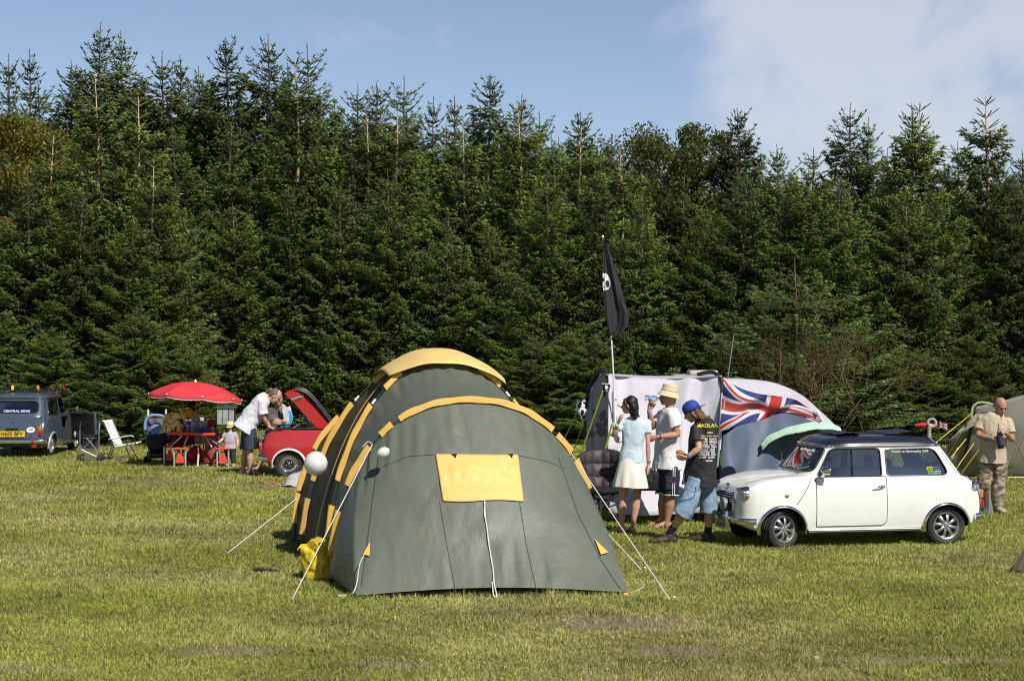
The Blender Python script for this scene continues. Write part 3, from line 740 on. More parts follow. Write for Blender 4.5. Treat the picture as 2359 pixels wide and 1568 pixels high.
# white joint sleeves of the poles
mb = MB()
for h, t in ((H2, .70), (H2, .305), (H3, .70)):
    mb.tube([loc(h.p(t, .024)), loc(h.p(t+.012, .024))], .014, 8)
mb.build('pole_joint', white_pl, tent)
# long yellow zip strip down the shaded side
mb = MB(); A3 = [H3.p(t).lerp(H4.p(t), .45) for t in [.60+.38*i/30 for i in range(31)]]
mb2 = MB(); mb2.grid(lambda u, v: loc(H2.p(.66+.33*u, .012).lerp(H3.p(.66+.33*u, .012), .55)+AX*(v-.5)*.06+LT*(.05*math.sin(PI*u))), 30, 2); mb2.build('zip_strip', tent_yel, tent, solid=.004)
# dark triangular wing at the rear left and its reach over the grass
mb = MB(); wl = [W(697, 1150, 24.1), W(702, 1228, 23.9), W(665, 1228, 24.2)]
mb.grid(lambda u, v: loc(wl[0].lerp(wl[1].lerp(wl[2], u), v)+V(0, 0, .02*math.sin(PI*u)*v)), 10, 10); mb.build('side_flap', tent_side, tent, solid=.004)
# surface finder for things sewn on the front wall
bv = BVHTree.FromPolygons([Vector(x) for x in e1.v], e1.f)
def onfront(px, py, off=.006):
    o = V(0, 0, CAMH)-V(FC.x, FC.y, 0); d = V((px-CX)/FOC, 1, -(py-HY)/FOC).normalized()
    h = bv.ray_cast(o, d)
    if h[0] is None: return loc(G(px, max(py, 1378)))+V(0, 0, .03)
    return h[0]-d*off
mb = MB(); Q = [(1003, 1045), (1193, 1047), (1206, 1153), (1020, 1153)]
def flapF(u, v):
    px = lerp(lerp(Q[0][0], Q[1][0], u), lerp(Q[3][0], Q[2][0], u), v); py = lerp(lerp(Q[0][1], Q[1][1], u), lerp(Q[3][1], Q[2][1], u), v)
    return onfront(px, py+2*math.sin(u*7)*v, .014)+V(0, -.012*(noise.noise(V(u*5, v*4, 1))+.6*noise.noise(V(u*13, v*6, 5)))*math.sin(PI*min(1, v*1.2)), 0)
mb.grid(flapF, 44, 26, flip=True); mb.build('window_flap', tent_win, tent, solid=.005)
mb = MB()
for px in (1046, 1176):
    mb.box(onfront(px, 1046, .02), (.05, .02, .012)); mb.box(onfront(px+2, 1050, .02), (.018, .02, .03))
mb.build('toggle', blackpl, tent)
def seam(pts, name='seam', r=.0035, mat=None, off=.003):
    mb = MB(); P = []
    for a, b in zip(pts[:-1], pts[1:]):
        for i in range(10): P.append(onfront(lerp(a[0], b[0], i/10), lerp(a[1], b[1], i/10), off))
    P.append(onfront(*pts[-1], off)); mb.tube(P, r, 5); return mb.build(name, mat or seam_m, tent)
seam_m = M('seam_thread', (.06, .07, .058), .7)
seam([(1012, 1155), (1030, 1260), (1049, 1362)]); seam([(1196, 1155), (1213, 1260), (1236, 1360)])
seam([(872, 1050), (862, 1120), (848, 1230), (832, 1350)], r=.005); seam([(1285, 1050), (1330, 1180), (1385, 1290), (1430, 1358)], r=.005)
seam([(880, 1075), (940, 1050), (1003, 1046)]); seam([(1193, 1048), (1260, 1062), (1300, 1078)])
# cord hanging from the window flap, side cords and tabs
def cordf(pts, r=.006, name='cord'):
    mb = MB(); mb.tube(catmull([onfront(a, b, .02) for a, b in pts], 6), r, 6); mb.build(name, rope_white, tent)
cordf([(1116, 1153), (1117, 1185), (1121, 1215), (1127, 1260), (1135, 1310), (1138, 1345), (1144, 1372), (1137, 1368), (1133, 1340)], .006)
cordf([(1117, 1156), (1115, 1180), (1119, 1200)], .005)
def tab(P, name='cord_tab'):
    mb = MB(); q = [onfront(a, b, .03) for a, b in P]; mb.add(q+[x+V(0, .012, 0) for x in q], [(0, 1, 2), (5, 4, 3), (0, 3, 4, 1), (1, 4, 5, 2), (2, 5, 3, 0)]); mb.build(name, tent_yel, tent, smooth=False)
tab([(852, 1246), (836, 1276), (851, 1279)]); tab([(1370, 1241), (1384, 1276), (1401, 1271)])
def wcord(P, r=.0048, name='guy_rope', mat=None, parent=None, base=None, n=6):
    mb = MB(); b = base if base is not None else V(FC.x, FC.y, 0); mb.tube(catmull([p-b for p in P], n), r, 6); return mb.build(name, mat or rope_white, parent or tent)
g = lambda x, y, z=.02: G(x, y)+V(0, 0, z)
wcord([W(838, 1278, 18.5), W(828, 1300, 18.45), W(822, 1340, 18.4), W(812, 1366, 18.3), g(800, 1374), g(779, 1376), g(790, 1379)])
wcord([W(1399, 1275, 19.0), W(1415, 1300, 18.9), W(1428, 1325, 18.9), W(1436, 1345, 18.8)])
g1 = H1.p(.735, .02); g2 = H1.p(.235, .02)
wcord([g1, g(673, 1384)], n=1); wcord([g1, g1+V(-.05, 0, .02), g1+V(-.1, 0, -.03)], .005)
wcord([g2, g(1543, 1385)], n=1); wcord([H2.p(.16, .02), g(1477, 1316)], n=1)
wcord([H4.p(.915, .02), g(524, 1277)], n=1)
wcord([G(1447, 1372)+V(0, 0, .03), g(1462, 1366), g(1482, 1356)], .004)
mb = MB()
for p, dx in ((g(673, 1384), -.03), (g(1543, 1385), .03), (g(1477, 1316), .03), (g(524, 1277), -.03), (g(779, 1376), -.02)):
    p = loc(p); mb.tube([p+V(-dx*1.5, 0, -.05), p+V(dx, -.01, .03), p+V(dx*1.6, -.01, .022)], .005, 6)
mb.build('tent_peg', steel, tent)
mb = MB(); mb.ball(loc(g(1441, 1376, .03)), (.03, .02, .02)); mb.build('corner_tab', tent_yel, tent)
# rubber gap of shadow under the front hem
# ---- balloons
def balloon(name, c, r, label, st=1.0):
    o = empty(name, c, label, 'balloon'); mb = MB()
    prof = [(r*math.sin(a)*(1-.06*max(0, -math.cos(a))), -r*st*math.cos(a)*(1 if math.cos(a) < 0 else 1.04)) for a in [PI*i/24 for i in range(25)]]
    mb.lathe(prof, n=40); mb.build('skin', M('white_balloon', (.82, .82, .8), .28, var=.03, coat=.3, transl=.15), o)
    mb = MB(); mb.lathe([(.004, -r*st*1.02), (.012, -r*st*1.07), (.014, -r*st*1.10), (.003, -r*st*1.08)], n=10); mb.build('knot', white_pl, o); return o
bc = W(727, 1066, 19.6); big = balloon('balloon', bc, 27.5/FOC*19.6, 'big round white balloon floating beside the tent left side')
sb = W(882, 1042, 19.1); sm = balloon('balloon', sb, .052, 'small pear-shaped white balloon tied at the tent pole end', 1.25); sm.rotation_euler = (0, -2.1, 0); sm.children[0].scale = (1, 1, 1)
# ---- yellow plastic bag
ybag_m = M('yellow_plastic_film', (.82, .63, .03), .25, var=.15, vs=5, bump=.9, bs=9, coat=.3, transl=.2, dist=.05)
bb = G(727, 1338); yb = empty('plastic_bag', bb, 'full yellow plastic bag lying against the tent left side', 'bag')
mb = MB(); mb.ball((0, .2, .17), (.17, .16, .19)); mb.ball((.03, .2, .32), (.15, .13, .11)); mb.ball((.12, .2, .27), (.1, .1, .14)); mb.ball((-.1, .17, .28), (.08, .08, .07)); mb.ball((.02, .18, .04), (.17, .14, .08))
o = remesh(mb, 'bag_body', ybag_m, yb, .010, 2, .016, 9)
mb = MB(); mb.grid(lambda u, v: V(-.20+.3*u, .10+.04*math.sin(u*6), .30+.10*v*math.sin(PI*u)+.02*math.sin(u*15)), 14, 5); mb.build('bag_neck', ybag_m, yb, solid=.004)
# ---------------------------------------------------------------- flags
def in_union(u, v):
    """0 blue, 1 white, 2 red for a union flag; u along fly 0..1, v up 0..1 (2:1)"""
    x, y = (u-.5)*60, (v-.5)*30
    if abs(x) < 3 or abs(y) < 3: return 2
    if abs(x) < 5 or abs(y) < 5: return 1
    s5 = math.sqrt(5)
    d1 = (x-2*y)/s5; d2 = (x+2*y)/s5
    # red diagonals offset in pinwheel fashion
    if (x*y > 0):
        if (x > 0 and -2 < d1*-1 < 0) or (x < 0 and 0 < -d1 < 2): return 2
        if abs(d1) < 3: return 1
    else:
        if (x < 0 and -2 < d2 < 0) or (x > 0 and 0 < d2 < 2): return 2
        if abs(d2) < 3: return 1
    return 0
fl_b = M('flag_blue', (.035, .05, .19), .7, transl=.25); fl_w = M('flag_white', (.76, .75, .78), .7, transl=.25); fl_r = M('flag_red', (.62, .06, .05), .7, transl=.3)
fd = 24.9
ufl = empty('flag', W(1664, 990, fd), 'union flag drooping in blue white and red in front of the pale awning', 'flag'); ub = W(1664, 990, fd)
top = [(1666, 868), (1700, 891), (1745, 906), (1790, 912), (1830, 920), (1862, 938), (1884, 955)]
bot = [(1656, 993), (1688, 984), (1722, 974), (1760, 966), (1800, 951), (1845, 960), (1887, 975)]
mid = [(1662, 930), (1695, 940), (1740, 934), (1780, 946), (1812, 944), (1850, 952), (1889, 966)]
tT, tB, tM = [catmull([W(a, b, fd) for a, b in q], 20) for q in (top, bot, mid)]
def flagF(u, v):
    i = min(int(u*120), 119); f = u*120-i
    T, B, Mi = [q[i].lerp(q[i+1], f) for q in (tT, tB, tM)]
    p = Mi.lerp(T, (v-.5)*2) if v > .5 else B.lerp(Mi, v*2)
    d = .10*math.sin(u*9+v*3)*u+.05*math.sin(u*21-v*6)*(.3+u)+.03*math.sin(v*9+u*4)
    return p+V(0, -d, 0)-ub
mb = MB(); mb.grid(flagF, 200, 100, mi=in_union); mb.build('flag_cloth', [fl_b, fl_w, fl_r], ufl, angle=80)
mb = MB(); P = [W(1690, 770, 24.8), W(1676, 870, 24.9), W(1664, 960, 24.95), W(1652, 1075, 25.0)]
mb.tube([p-ub for p in catmull(P, 6)], [.004]*8+[.010]*(len(catmull(P, 6))-8), 8); mb.build('flag_pole', M('pale_grey_pole', (.45, .5, .5), .4), ufl)
# pirate flag on its tall whippy pole
pb = G(1421, 1193); pf = empty('flag', pb, 'black skull flag hanging limp from a tall thin white pole', 'flag')
d0 = pb.y
poleP = [W(1421, 1193, d0)-pb, W(1418, 1050, d0)-pb, W(1415, 930, d0)-pb, W(1409, 800, d0)-pb, W(1400, 680, d0)-pb, W(1392, 590, d0)-pb, W(1388, 545, d0)-pb]; PP = catmull(poleP, 10)
mb = MB(); mb.tube(PP, [lerp(.017, .006, i/(len(PP)-1)) for i in range(len(PP))], 10); mb.ball(PP[-1], .018); mb.build('flag_pole', M('white_pole', (.72, .72, .7), .4, bump=.1), pf)
blk = M('black_flag_cloth', (.022, .022, .026), .75, transl=.03, bump=.3, bs=25)
ctl = [(550, 1389, 1391), (580, 1389, 1405), (620, 1388, 1417), (660, 1388, 1430), (700, 1391, 1440), (720, 1392, 1449), (748, 1397, 1446), (765, 1402, 1436), (777, 1404, 1409)]
def pfF(u, v):
    y = lerp(777, 550, v); ys = [c[0] for c in ctl]; x0 = interp(y, ys, [c[1] for c in ctl]); x1 = interp(y, ys, [c[2] for c in ctl])
    x = lerp(x0, x1, u); d = .035*math.sin(u*9+v*2.2)*(.1+u)*min(1, (1-v)*3+.1)+.006*math.sin(u*25-v*5)
    return W(x, y, d0-.02-d)-pb
def skullp(u, v):
    x, y = u/.24-.05, (v-.605)/.10
    if x < .05: x = x
    if x*x+y*y < 1 and not ((x-.45)**2/.09+(y-.05)**2/.10 < 1) and not (abs(x-.03) < .06 and -.5 < y < -.15): return 1
    x2, y2 = u/.2, (v-.47)/.05
    if x2 < .95 and abs(y2) < .8 and abs(math.sin(x2*9)) > .25 and x2 < .8: return 1
    return 0
mb = MB(); mb.grid(pfF, 90, 160, mi=lambda u, v: 1 if ((abs((u-.02)/.42)**2.6+abs((v-.565)/.088)**2.6 < 1) and not (((u-.27)/.115)**2+((v-.545)/.034)**2 < 1) and not (((u-.02)/.10)**2+((v-.585)/.022)**2 < 1) and not (abs(v-.508) < .004) and not (v < .515 and abs((u*9) % 1-.5) > .43)) else 0)
mb.build('flag_cloth', [blk, M('skull_print_white', (.75, .75, .75), .7)], pf, angle=80)
# ---------------------------------------------------------------- pale awning, with its inner room
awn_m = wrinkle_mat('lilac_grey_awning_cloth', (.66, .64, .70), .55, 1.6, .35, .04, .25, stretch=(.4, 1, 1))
awn_s = wrinkle_mat('shaded_awning_side', (.40, .39, .44), .6, 2., .4, .03, .2)  # greyer copy of the awning cloth, side panel's shade in its colour
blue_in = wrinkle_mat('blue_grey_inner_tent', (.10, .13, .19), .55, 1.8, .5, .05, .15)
awb = V(3.4, 27.5, 0); aw = empty('awning', awb, 'long pale lilac-grey camper awning behind the standing people', 'awning')
def P_(px, py, d): return W(px, py, d)-awb
def ribs(name, mat, A, B, nu=60, nv=24, sag=0., cre=.0, seed=0, flip=False, solid=.006):
    a, b = catmull(A, 12), catmull(B, 12); 
    def F(u, v):
        i = min(int(u*(len(a)-1)), len(a)-2); f = u*(len(a)-1)-i; p = a[i].lerp(a[i+1], f)
        j = min(int(u*(len(b)-1)), len(b)-2); f = u*(len(b)-1)-j; q = b[j].lerp(b[j+1], f)
        w = math.sin(PI*v); s = p.lerp(q, v)
        return s+V(0, sag*w+cre*noise.noise(V(u*7, v*1.5+u*4, seed)), cre*.3*noise.noise(V(u*3, v*2, seed+3))*w)
    mb = MB(); mb.grid(F, nu, nv, flip=flip); return mb.build(name, mat, aw, angle=75, solid=solid)
# front room: wall under its arched roof line, between two hoops
ribs('front_panel', awn_m, [P_(1400, 864, 26.6), P_(1450, 868, 26.7), P_(1530, 872, 26.8), P_(1610, 868, 26.8), P_(1662, 866, 26.7)], [P_(1402, 1180, 25.7), P_(1470, 1186, 25.7), P_(1540, 1184, 25.7), P_(1610, 1180, 25.7), P_(1652, 1178, 25.7)], sag=.12, cre=.10, seed=2)
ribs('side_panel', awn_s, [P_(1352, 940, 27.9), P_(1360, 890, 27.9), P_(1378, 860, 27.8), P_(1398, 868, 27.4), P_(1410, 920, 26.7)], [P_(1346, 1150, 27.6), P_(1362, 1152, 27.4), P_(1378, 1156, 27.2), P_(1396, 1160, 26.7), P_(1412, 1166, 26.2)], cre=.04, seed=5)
ribs('roof_panel', awn_m, [P_(1400, 864, 26.6), P_(1530, 872, 26.8), P_(1662, 866, 26.7)], [P_(1372, 858, 28.6), P_(1510, 866, 28.8), P_(1640, 862, 28.8)], cre=.03, seed=8)
# the rear half: a long curved roof ending at the ground on the right
ribs('rear_roof', awn_m, [P_(1668, 872, 26.7), P_(1720, 873, 26.9), P_(1780, 881, 27.1), P_(1840, 906, 27.3), P_(1890, 948, 27.5), P_(1945, 1003, 27.7), P_(1990, 1075, 27.8)],
     [P_(1668, 990, 25.9), P_(1720, 940, 26.2), P_(1780, 925, 26.5), P_(1830, 935, 26.8), P_(1880, 972, 27.1), P_(1930, 1018, 27.5), P_(1975, 1082, 27.7)], cre=.05, seed=9, sag=-.04)
mb = MB()
mb.tube(catmull([P_(1350, 1010, 27.9), P_(1352, 930, 27.9), P_(1362, 885, 27.9), P_(1382, 855, 27.6), P_(1400, 868, 27.1), P_(1412, 930, 26.6), P_(1417, 1000, 26.3)], 8), .035, 8)
mb.build('arch_trim', M('black_awning_trim', (.02, .02, .025), .6), aw)
mb = MB(); mb.tube(catmull([P_(1608, 862, 27.6), P_(1640, 857, 27.0), P_(1659, 872, 26.7), P_(1664, 900, 26.6), P_(1662, 960, 26.4), P_(1654, 1060, 26.1), P_(1645, 1150, 25.8)], 8), .028, 8)
mb.build('arch_trim', M('black_awning_trim_b', (.02, .02, .03), .6), aw)
mb = MB()
mb.tube([P_(1414, 900, 26.5), P_(1418, 1060, 26.2)], .022, 8); mb.build('awning_pole', white_pl, aw)
mb = MB(); mb.tube([P_(1664, 905, 26.3), P_(1648, 1180, 25.9)], .02, 8); mb.build('awning_pole', white_pl, aw)
mb = MB(); mb.tube(catmull([P_(1880, 945, 27.2), P_(1905, 985, 27.3), P_(1945, 1030, 27.5)], 6), .02, 8); mb.build('awning_pole', white_pl, aw)
# blue-grey inner room
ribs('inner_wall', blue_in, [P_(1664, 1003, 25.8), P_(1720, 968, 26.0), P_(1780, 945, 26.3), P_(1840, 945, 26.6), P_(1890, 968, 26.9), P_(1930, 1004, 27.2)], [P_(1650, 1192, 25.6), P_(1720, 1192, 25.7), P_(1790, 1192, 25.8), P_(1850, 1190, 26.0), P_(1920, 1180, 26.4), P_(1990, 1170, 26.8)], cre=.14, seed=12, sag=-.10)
ribs('inner_shade', M('inner_shade_tone', (.02, .022, .035), .8), [P_(1664, 975, 27.5), P_(1800, 925, 27.6), P_(1930, 1004, 27.8)], [P_(1650, 1170, 27.5), P_(1800, 1165, 27.6), P_(1980, 1160, 27.8)], cre=.02)  # near-black sheet added behind the wall as the shade inside
# shadow of a toy bear on the side panel, painted as dark patches
pm = M('bear_shadow_tone', (.085, .07, .085), .7)
def blob(F, mat, name, parent, off=V(0, -.012, 0)):
    mb = MB(); n = 22; P = [F(math.cos(2*PI*i/n), math.sin(2*PI*i/n))+off for i in range(n)]; c = sum(P, V(0, 0, 0))/n
    mb.add([c]+P, [(0, 1+(i+1) % n, 1+i) for i in range(n)]); return mb.build(name, mat, parent, smooth=False)
sc_ = MB()
def pd(px): return interp(px, [1346, 1412], [27.5, 26.3])-.10
for cx, cy, rx, ry, a in ((1367, 946, 5, 6, 0), (1388, 957, 8, 13, .2), (1379, 980, 8, 9, 0), (1360, 1000, 10, 8, 0), (1386, 995, 12, 10, 0), (1394, 975, 5, 12, .3)):
    n = 18; P = []
    for i in range(n):
        t = 2*PI*i/n; x = rx*math.cos(t)*(1+.15*math.sin(3*t+cx)); y = ry*math.sin(t)*(1+.12*math.cos(2*t+cy)); x, y = x*math.cos(a)-y*math.sin(a), x*math.sin(a)+y*math.cos(a)
        P.append(P_(cx+x, cy+y, pd(cx+x)-(0 if 1 else 0)))
    c = sum(P, V(0, 0, 0))/n; sc_.add([c]+P, [(0, 1+(i+1) % n, 1+i) for i in range(n)])
sc_.build('bear_shadow', pm, aw, smooth=False)
# awning guy ropes
neon = M('neon_yellow_cord', (.55, .68, .08), .6, bump=.4, bs=120)
def arope(A, B, r, mat, nm='guy_rope'):
    mb = MB(); mb.tube([A-awb, B-awb], r, 6); return mb.build(nm, mat, aw)
arope(W(1388, 900, 26.3), G(1290, 1180), .012, neon); arope(W(1338, 930, 28), G(1262, 1090), .008, neon); arope(W(1410, 975, 26.0), G(1352, 1190), .016, neon)
arope(W(1660, 990, 26.2), G(1655, 1180), .014, neon); arope(W(1348, 965, 27.9), G(1285, 1130), .007, steel)
# skull pennant
pn = W(1396, 885, 26.0); pe = empty('pennant', pn, 'small black skull pennant hung at the awning corner', 'pennant')
mb = MB(); s = 26/FOC
mb.grid(lambda u, v: V((-9+18*u*(1-.75*(1-v)**2)+3*(1-v))*s, .02*math.sin(u*7+v*3), (v-1)*30*s+u*1.5*s), 30, 40, mi=lambda u, v: 1 if (((u-.5)/.2)**2+((v-.78)/.12)**2 < 1 and not ((abs(u-.5)-.08)**2/.0016+(v-.78)**2/.0009 < 1)) or (abs(abs(u-.5)*.55-abs(v-.57)) < .02 and abs(u-.5) < .32) else 0)
mb.build('pennant_cloth', [blk, M('pennant_print', (.75, .75, .75), .7)], pe)
mb = MB(); mb.tube([V(-10*s, 0, 2*s), V(10*s, 0, 0)], .006, 6); mb.build('pennant_bar', white_pl, pe)
# inflatable cow
cp = W(1337, 940, 27.2); cow = empty('inflatable_toy', cp, 'small black and white inflatable cow hanging at the awning left edge', 'toy')
mb = MB(); s = 27.2/FOC
for c, r in (((0, 0, 6), (11, 8, 9)), ((3, 0, -8), (9, 8, 12)), ((7, 0, -22), (8, 6, 8)), ((-9, 0, -3), (6, 4, 4)), ((-6, 0, 16), (4, 3, 5)), ((8, 0, 16), (4, 3, 4)), ((14, 0, -8), (4, 4, 7))):
    mb.ball(V(*c)*s, tuple(x*s for x in r))
remesh(mb, 'toy_body', M('glossy_white_vinyl', (.75, .75, .76), .3, coat=.4), cow, .012, 3)
for c, r in (((-3, -7, 5), (4, 2, 4)), ((4, -7, -9), (4, 2.5, 7)), ((7, -5, -20), (4, 2.5, 4)), ((8, -3, 13), (3, 2, 3))): mb = MB(); mb.ball(V(*c)*s, tuple(x*s for x in r), nu=12, nv=8); mb.build('black_spot', M('glossy_black_vinyl', (.02, .02, .02), .3), cow)
mb = MB(); mb.ball(V(-1, -8, 12)*s, .02, nu=8, nv=6); mb.build('toy_nose', fl_r, cow)
# dark banner hanging by the pole
hb = W(1430, 930, 26.0); o = empty('banner', hb, 'crumpled black and white banner tied to the awning pole', 'banner'); s = 26/FOC
mb = MB(); mb.grid(lambda u, v: V((-15+48*u+v*6)*s, .05*math.sin(u*9+v*4), (14-34*u+(-18+10*u)*v)*s), 24, 16, mi=lambda u, v: 0 if (u < .42 and v < .8) else 1)
mb.build('banner_cloth', [fl_w, blk], o)
# ---------------------------------------------------------------- camper behind, mostly hidden
cm_m = M('cream_camper_paint', (.55, .53, .42), .35, coat=.3); cb = V((1610-CX)/FOC*31.5, 31.5, 0)
cv = empty('camper_van', cb, 'cream camper van roof peeping over the pale awning', 'van')
mb = MB(); R_ = []
for z, hx, hy in ((.35, 1.05, .85), (.9, 1.1, .9), (1.35, 1.05, .85), (1.66, .9, .74), (1.76, .72, .6)):
    ring = []
    for i in range(40):
        t = 2*PI*i/40; c, s_ = math.cos(t), math.sin(t); ring.append(V(math.copysign(abs(c)**.4, c)*hx, math.copysign(abs(s_)**.4, s_)*hy, z))
    R_.append(ring)
mb.rings(R_); mb.build('body', cm_m, cv, angle=50)
mb = MB(); mb.box((-.05, 0, 1.80), (.75, .8, .05)); mb.box((.05, 0, 1.86), (.45, .6, .07)); mb.build('roof_hatch', cm_m, cv, bevel=.02)
mb = MB(); mb.box((0, -.90, 1.15), (1.6, .02, .4)); mb.build('side_window', glass_mat('camper_window', (.1, .12, .12)), cv, bevel=.006)
for x in (-.7, .7):
    mb = MB(); mb.lathe([(.1, -.08), (.3, -.08), (.32, -.05), (.32, .05), (.3, .08), (.1, .08)], (x, -.75, .32), (0, 1, 0), 28); mb.build('wheel', rubber, cv)
# small silver trailer end between the people
tb = G(1550, 1196); tr = empty('trailer', tb, 'silver-white trailer nose standing low behind the people', 'trailer')
mb = MB(); mb.box((0, .7, .52), (.62, 1.1, .40)); mb.build('body', M('silver_white_paint', (.6, .62, .65), .3, coat=.5), tr, bevel=.09)
mb = MB(); mb.tube([(-.36, .02, .25), (0, -.03, .25), (.36, .02, .25)], .04, 10); mb.build('bumper', chrome, tr)
mb = MB(); mb.box((0, .6, .17), (.5, .8, .12)); mb.build('underside', blackpl, tr)
for x in (-.28, .28):
    mb = MB(); mb.lathe([(.05, -.06), (.13, -.06), (.15, -.03), (.15, .03), (.13, .06), (.05, .06)], (x, .55, .15), (1, 0, 0), 20); mb.build('wheel', rubber, tr)
# ---------------------------------------------------------------- olive dome tent behind the white car with a green towel
ol = wrinkle_mat('olive_dome_cloth', (.10, .125, .10), .5, 2, .5, .03, .2)
dtb = G(1840, 1195); dt = empty('dome_tent', dtb, 'low olive dome tent between awning and white car', 'tent')
def dl(px, py, d): return W(px, py, d)-dtb
A = [dl(1668, 1130, 26.0), dl(1712, 1060, 26.0), dl(1770, 1010, 26.0), dl(1840, 994, 26.0), dl(1930, 996, 26.0), dl(2010, 1030, 26.0), dl(2075, 1100, 26.0), dl(2105, 1195, 26.2)]
mb = MB(); mb.tube(catmull(A, 8), .025, 8); mb.build('pole_sleeve', ol, dt)
dt_in = wrinkle_mat('blue_mesh_cloth', (.12, .15, .19), .6, 2, .4, .03, .25)
a = catmull(A, 12)
mb = MB(); mb.grid(lambda u, v: a[min(int(u*(len(a)-1)), len(a)-1)].lerp(dl(1760+u*190, 1185, 26.4), v)+V(0, .25*math.sin(PI*v)*0+.02*math.sin(u*40+v*6), 0), 80, 16); mb.build('canopy', dt_in, dt, solid=.004)
mb = MB(); mb.tube([dl(1741, 1082, 25.2), dl(1738, 1190, 25.2)], .009, 8); mb.tube([dl(1800, 1040, 25.4), dl(1802, 1190, 25.4)], .009, 8); mb.build('tent_pole', M('pinkish_pole', (.55, .42, .4), .4), dt)
tw = M('pale_green_towel_cloth', (.42, .62, .47), .9, bump=.6, bs=60, var=.1)
twb = W(1850, 990, 25.9); to = empty('towel', twb, 'pale green towel draped over the olive dome tent pole', 'towel')
Tp = catmull([W(1752, 1030, 25.9), W(1772, 1010, 25.9), W(1810, 992, 25.9), W(1850, 982, 25.9), W(1900, 978, 25.9), W(1935, 990, 25.9)], 10)
mb = MB(); mb.grid(lambda u, v: Tp[min(int(u*(len(Tp)-1)), len(Tp)-1)]-twb+V(0, -.10+.2*v, .03*math.sin(PI*v)+.02*noise.noise(V(u*5, v*5, 2)))+V(.01*math.sin(v*9), 0, -.16*max(0, .4-v)*(1+.5*noise.noise(V(u*4, 0, 3)))*(.35+.65*min(1, u*1.6))), 60, 14); mb.build('towel_cloth', tw, to, solid=.012)
# ---------------------------------------------------------------- right tunnel tent with yellow guys
rt_m = wrinkle_mat('grey_olive_tent_cloth', (.21, .215, .18), .5, 1.6, .35, .04, .22); rt_d = wrinkle_mat('grey_roof_cloth', (.17, .17, .175), .5, 1.6, .3, .04, .2)
rb = G(2250, 1096); rt = empty('tunnel_tent', rb, 'grey-green tent with yellow guy lines behind the walking man', 'tent')
def rl(px, py, d): return W(px, py, d)-rb
rA = catmull([rl(2248, 936, 33.0), rl(2300, 925, 33.2), rl(2380, 905, 33.6), rl(2500, 893, 34), rl(2650, 900, 34.4)], 8)
rB = catmull([rl(2205, 1100, 33.7), rl(2280, 1102, 33.6), rl(2360, 1100, 33.6), rl(2480, 1098, 33.8), rl(2650, 1096, 34)], 8)
def two(A, B, mat, name, nu=50, nv=20, cre=.06, sd=1, sag=.0, solid=.005):
    def F(u, v):
        i = min(int(u*(len(A)-1)), len(A)-2); f = u*(len(A)-1)-i
        return A[i].lerp(A[i+1], f).lerp(B[i].lerp(B[i+1], f), v)+V(0, sag*math.sin(PI*v)+cre*noise.noise(V(u*6, v*3, sd)), 0)
    mb = MB(); mb.grid(F, nu, nv); return mb.build(name, mat, rt, angle=75, solid=solid)
two(rA, rB, rt_m, 'side_wall', sag=-.15)
rC = catmull([rl(2248, 936, 33.0), rl(2215, 985, 33.1), rl(2175, 1035, 33.3), rl(2135, 1075, 33.5), rl(2105, 1104, 33.6)], 8)
rD = catmull([rl(2258, 940, 33.2), rl(2250, 1000, 33.4), rl(2235, 1050, 33.5), rl(2220, 1085, 33.6), rl(2205, 1101, 33.7)], 8)
two(rC, rD, rt_m, 'front_wall', sag=-.05, sd=4)
rE = catmull([rl(2248, 936, 33.0), rl(2300, 925, 33.2), rl(2380, 905, 33.6), rl(2500, 893, 34), rl(2650, 900, 34.4)], 8); rF = [p+V(0, 1.2, -.9) for p in rE]
two(rE, rF, rt_d, 'roof', sd=6)
mb = MB(); mb.grid(lambda u, v: rl(lerp(lerp(2250, 2300, u), lerp(2215, 2240, u), v)-16*u*v, lerp(lerp(950, 945, u), lerp(1022, 1014, u), v), 32.9)+V(-.28*v+.02*0, .02*noise.noise(V(u*9, v*5, 0))*2, 0), 20, 20)
mb.build('clear_window', M('clear_plastic_film', (.38, .4, .3), .15, var=.35, vs=8, bump=.8, bs=12, coat=.5), rt)
mb = MB(); mb.tube(catmull([rl(2237, 962, 32.8), rl(2240, 938, 32.8), rl(2256, 927, 32.8), rl(2285, 932, 32.8), rl(2310, 955, 32.9)], 6), [.022]*25, 8); mb.build('arch_hood', M('lime_hood_cloth', (.33, .35, .19), .6), rt)
mb = MB(); mb.tube(catmull([rl(2310, 975, 32.9), rl(2340, 1020, 33), rl(2370, 1085, 33.2)], 6), .014, 6); mb.build('tent_pole', steel, rt)
ygl = M('yellow_guy_cord', (.72, .52, .06), .6)
for (a, b) in (((2240, 950, 32.8), (2115, 1052)), ((2240, 955, 32.8), (2150, 1100)), ((2206, 1030, 33.0), (2165, 1110)), ((2243, 1020, 33.0), (2180, 1110)), ((2258, 1030, 32.9), (2202, 1106)), ((2340, 1030, 32.9), (2318, 1102)), ((2358, 1000, 32.9), (2322, 1100)), ((2225, 1010, 33), (2172, 1075))):
    e = G(b[0], max(b[1], 1095)) if b[1] >= 1090 else W(b[0], b[1], 32.5)
    mb = MB(); mb.tube([W(*a)-rb, e-rb], .0075, 6); mb.build('guy_rope', ygl, rt)
mb = MB(); mb.tube([rl(2205, 1099, 33.6), rl(2360, 1099, 33.5), rl(2650, 1097, 33.8)], .018, 6); mb.build('hem_tape', M('pale_yellow_tape', (.6, .52, .28), .7), rt)
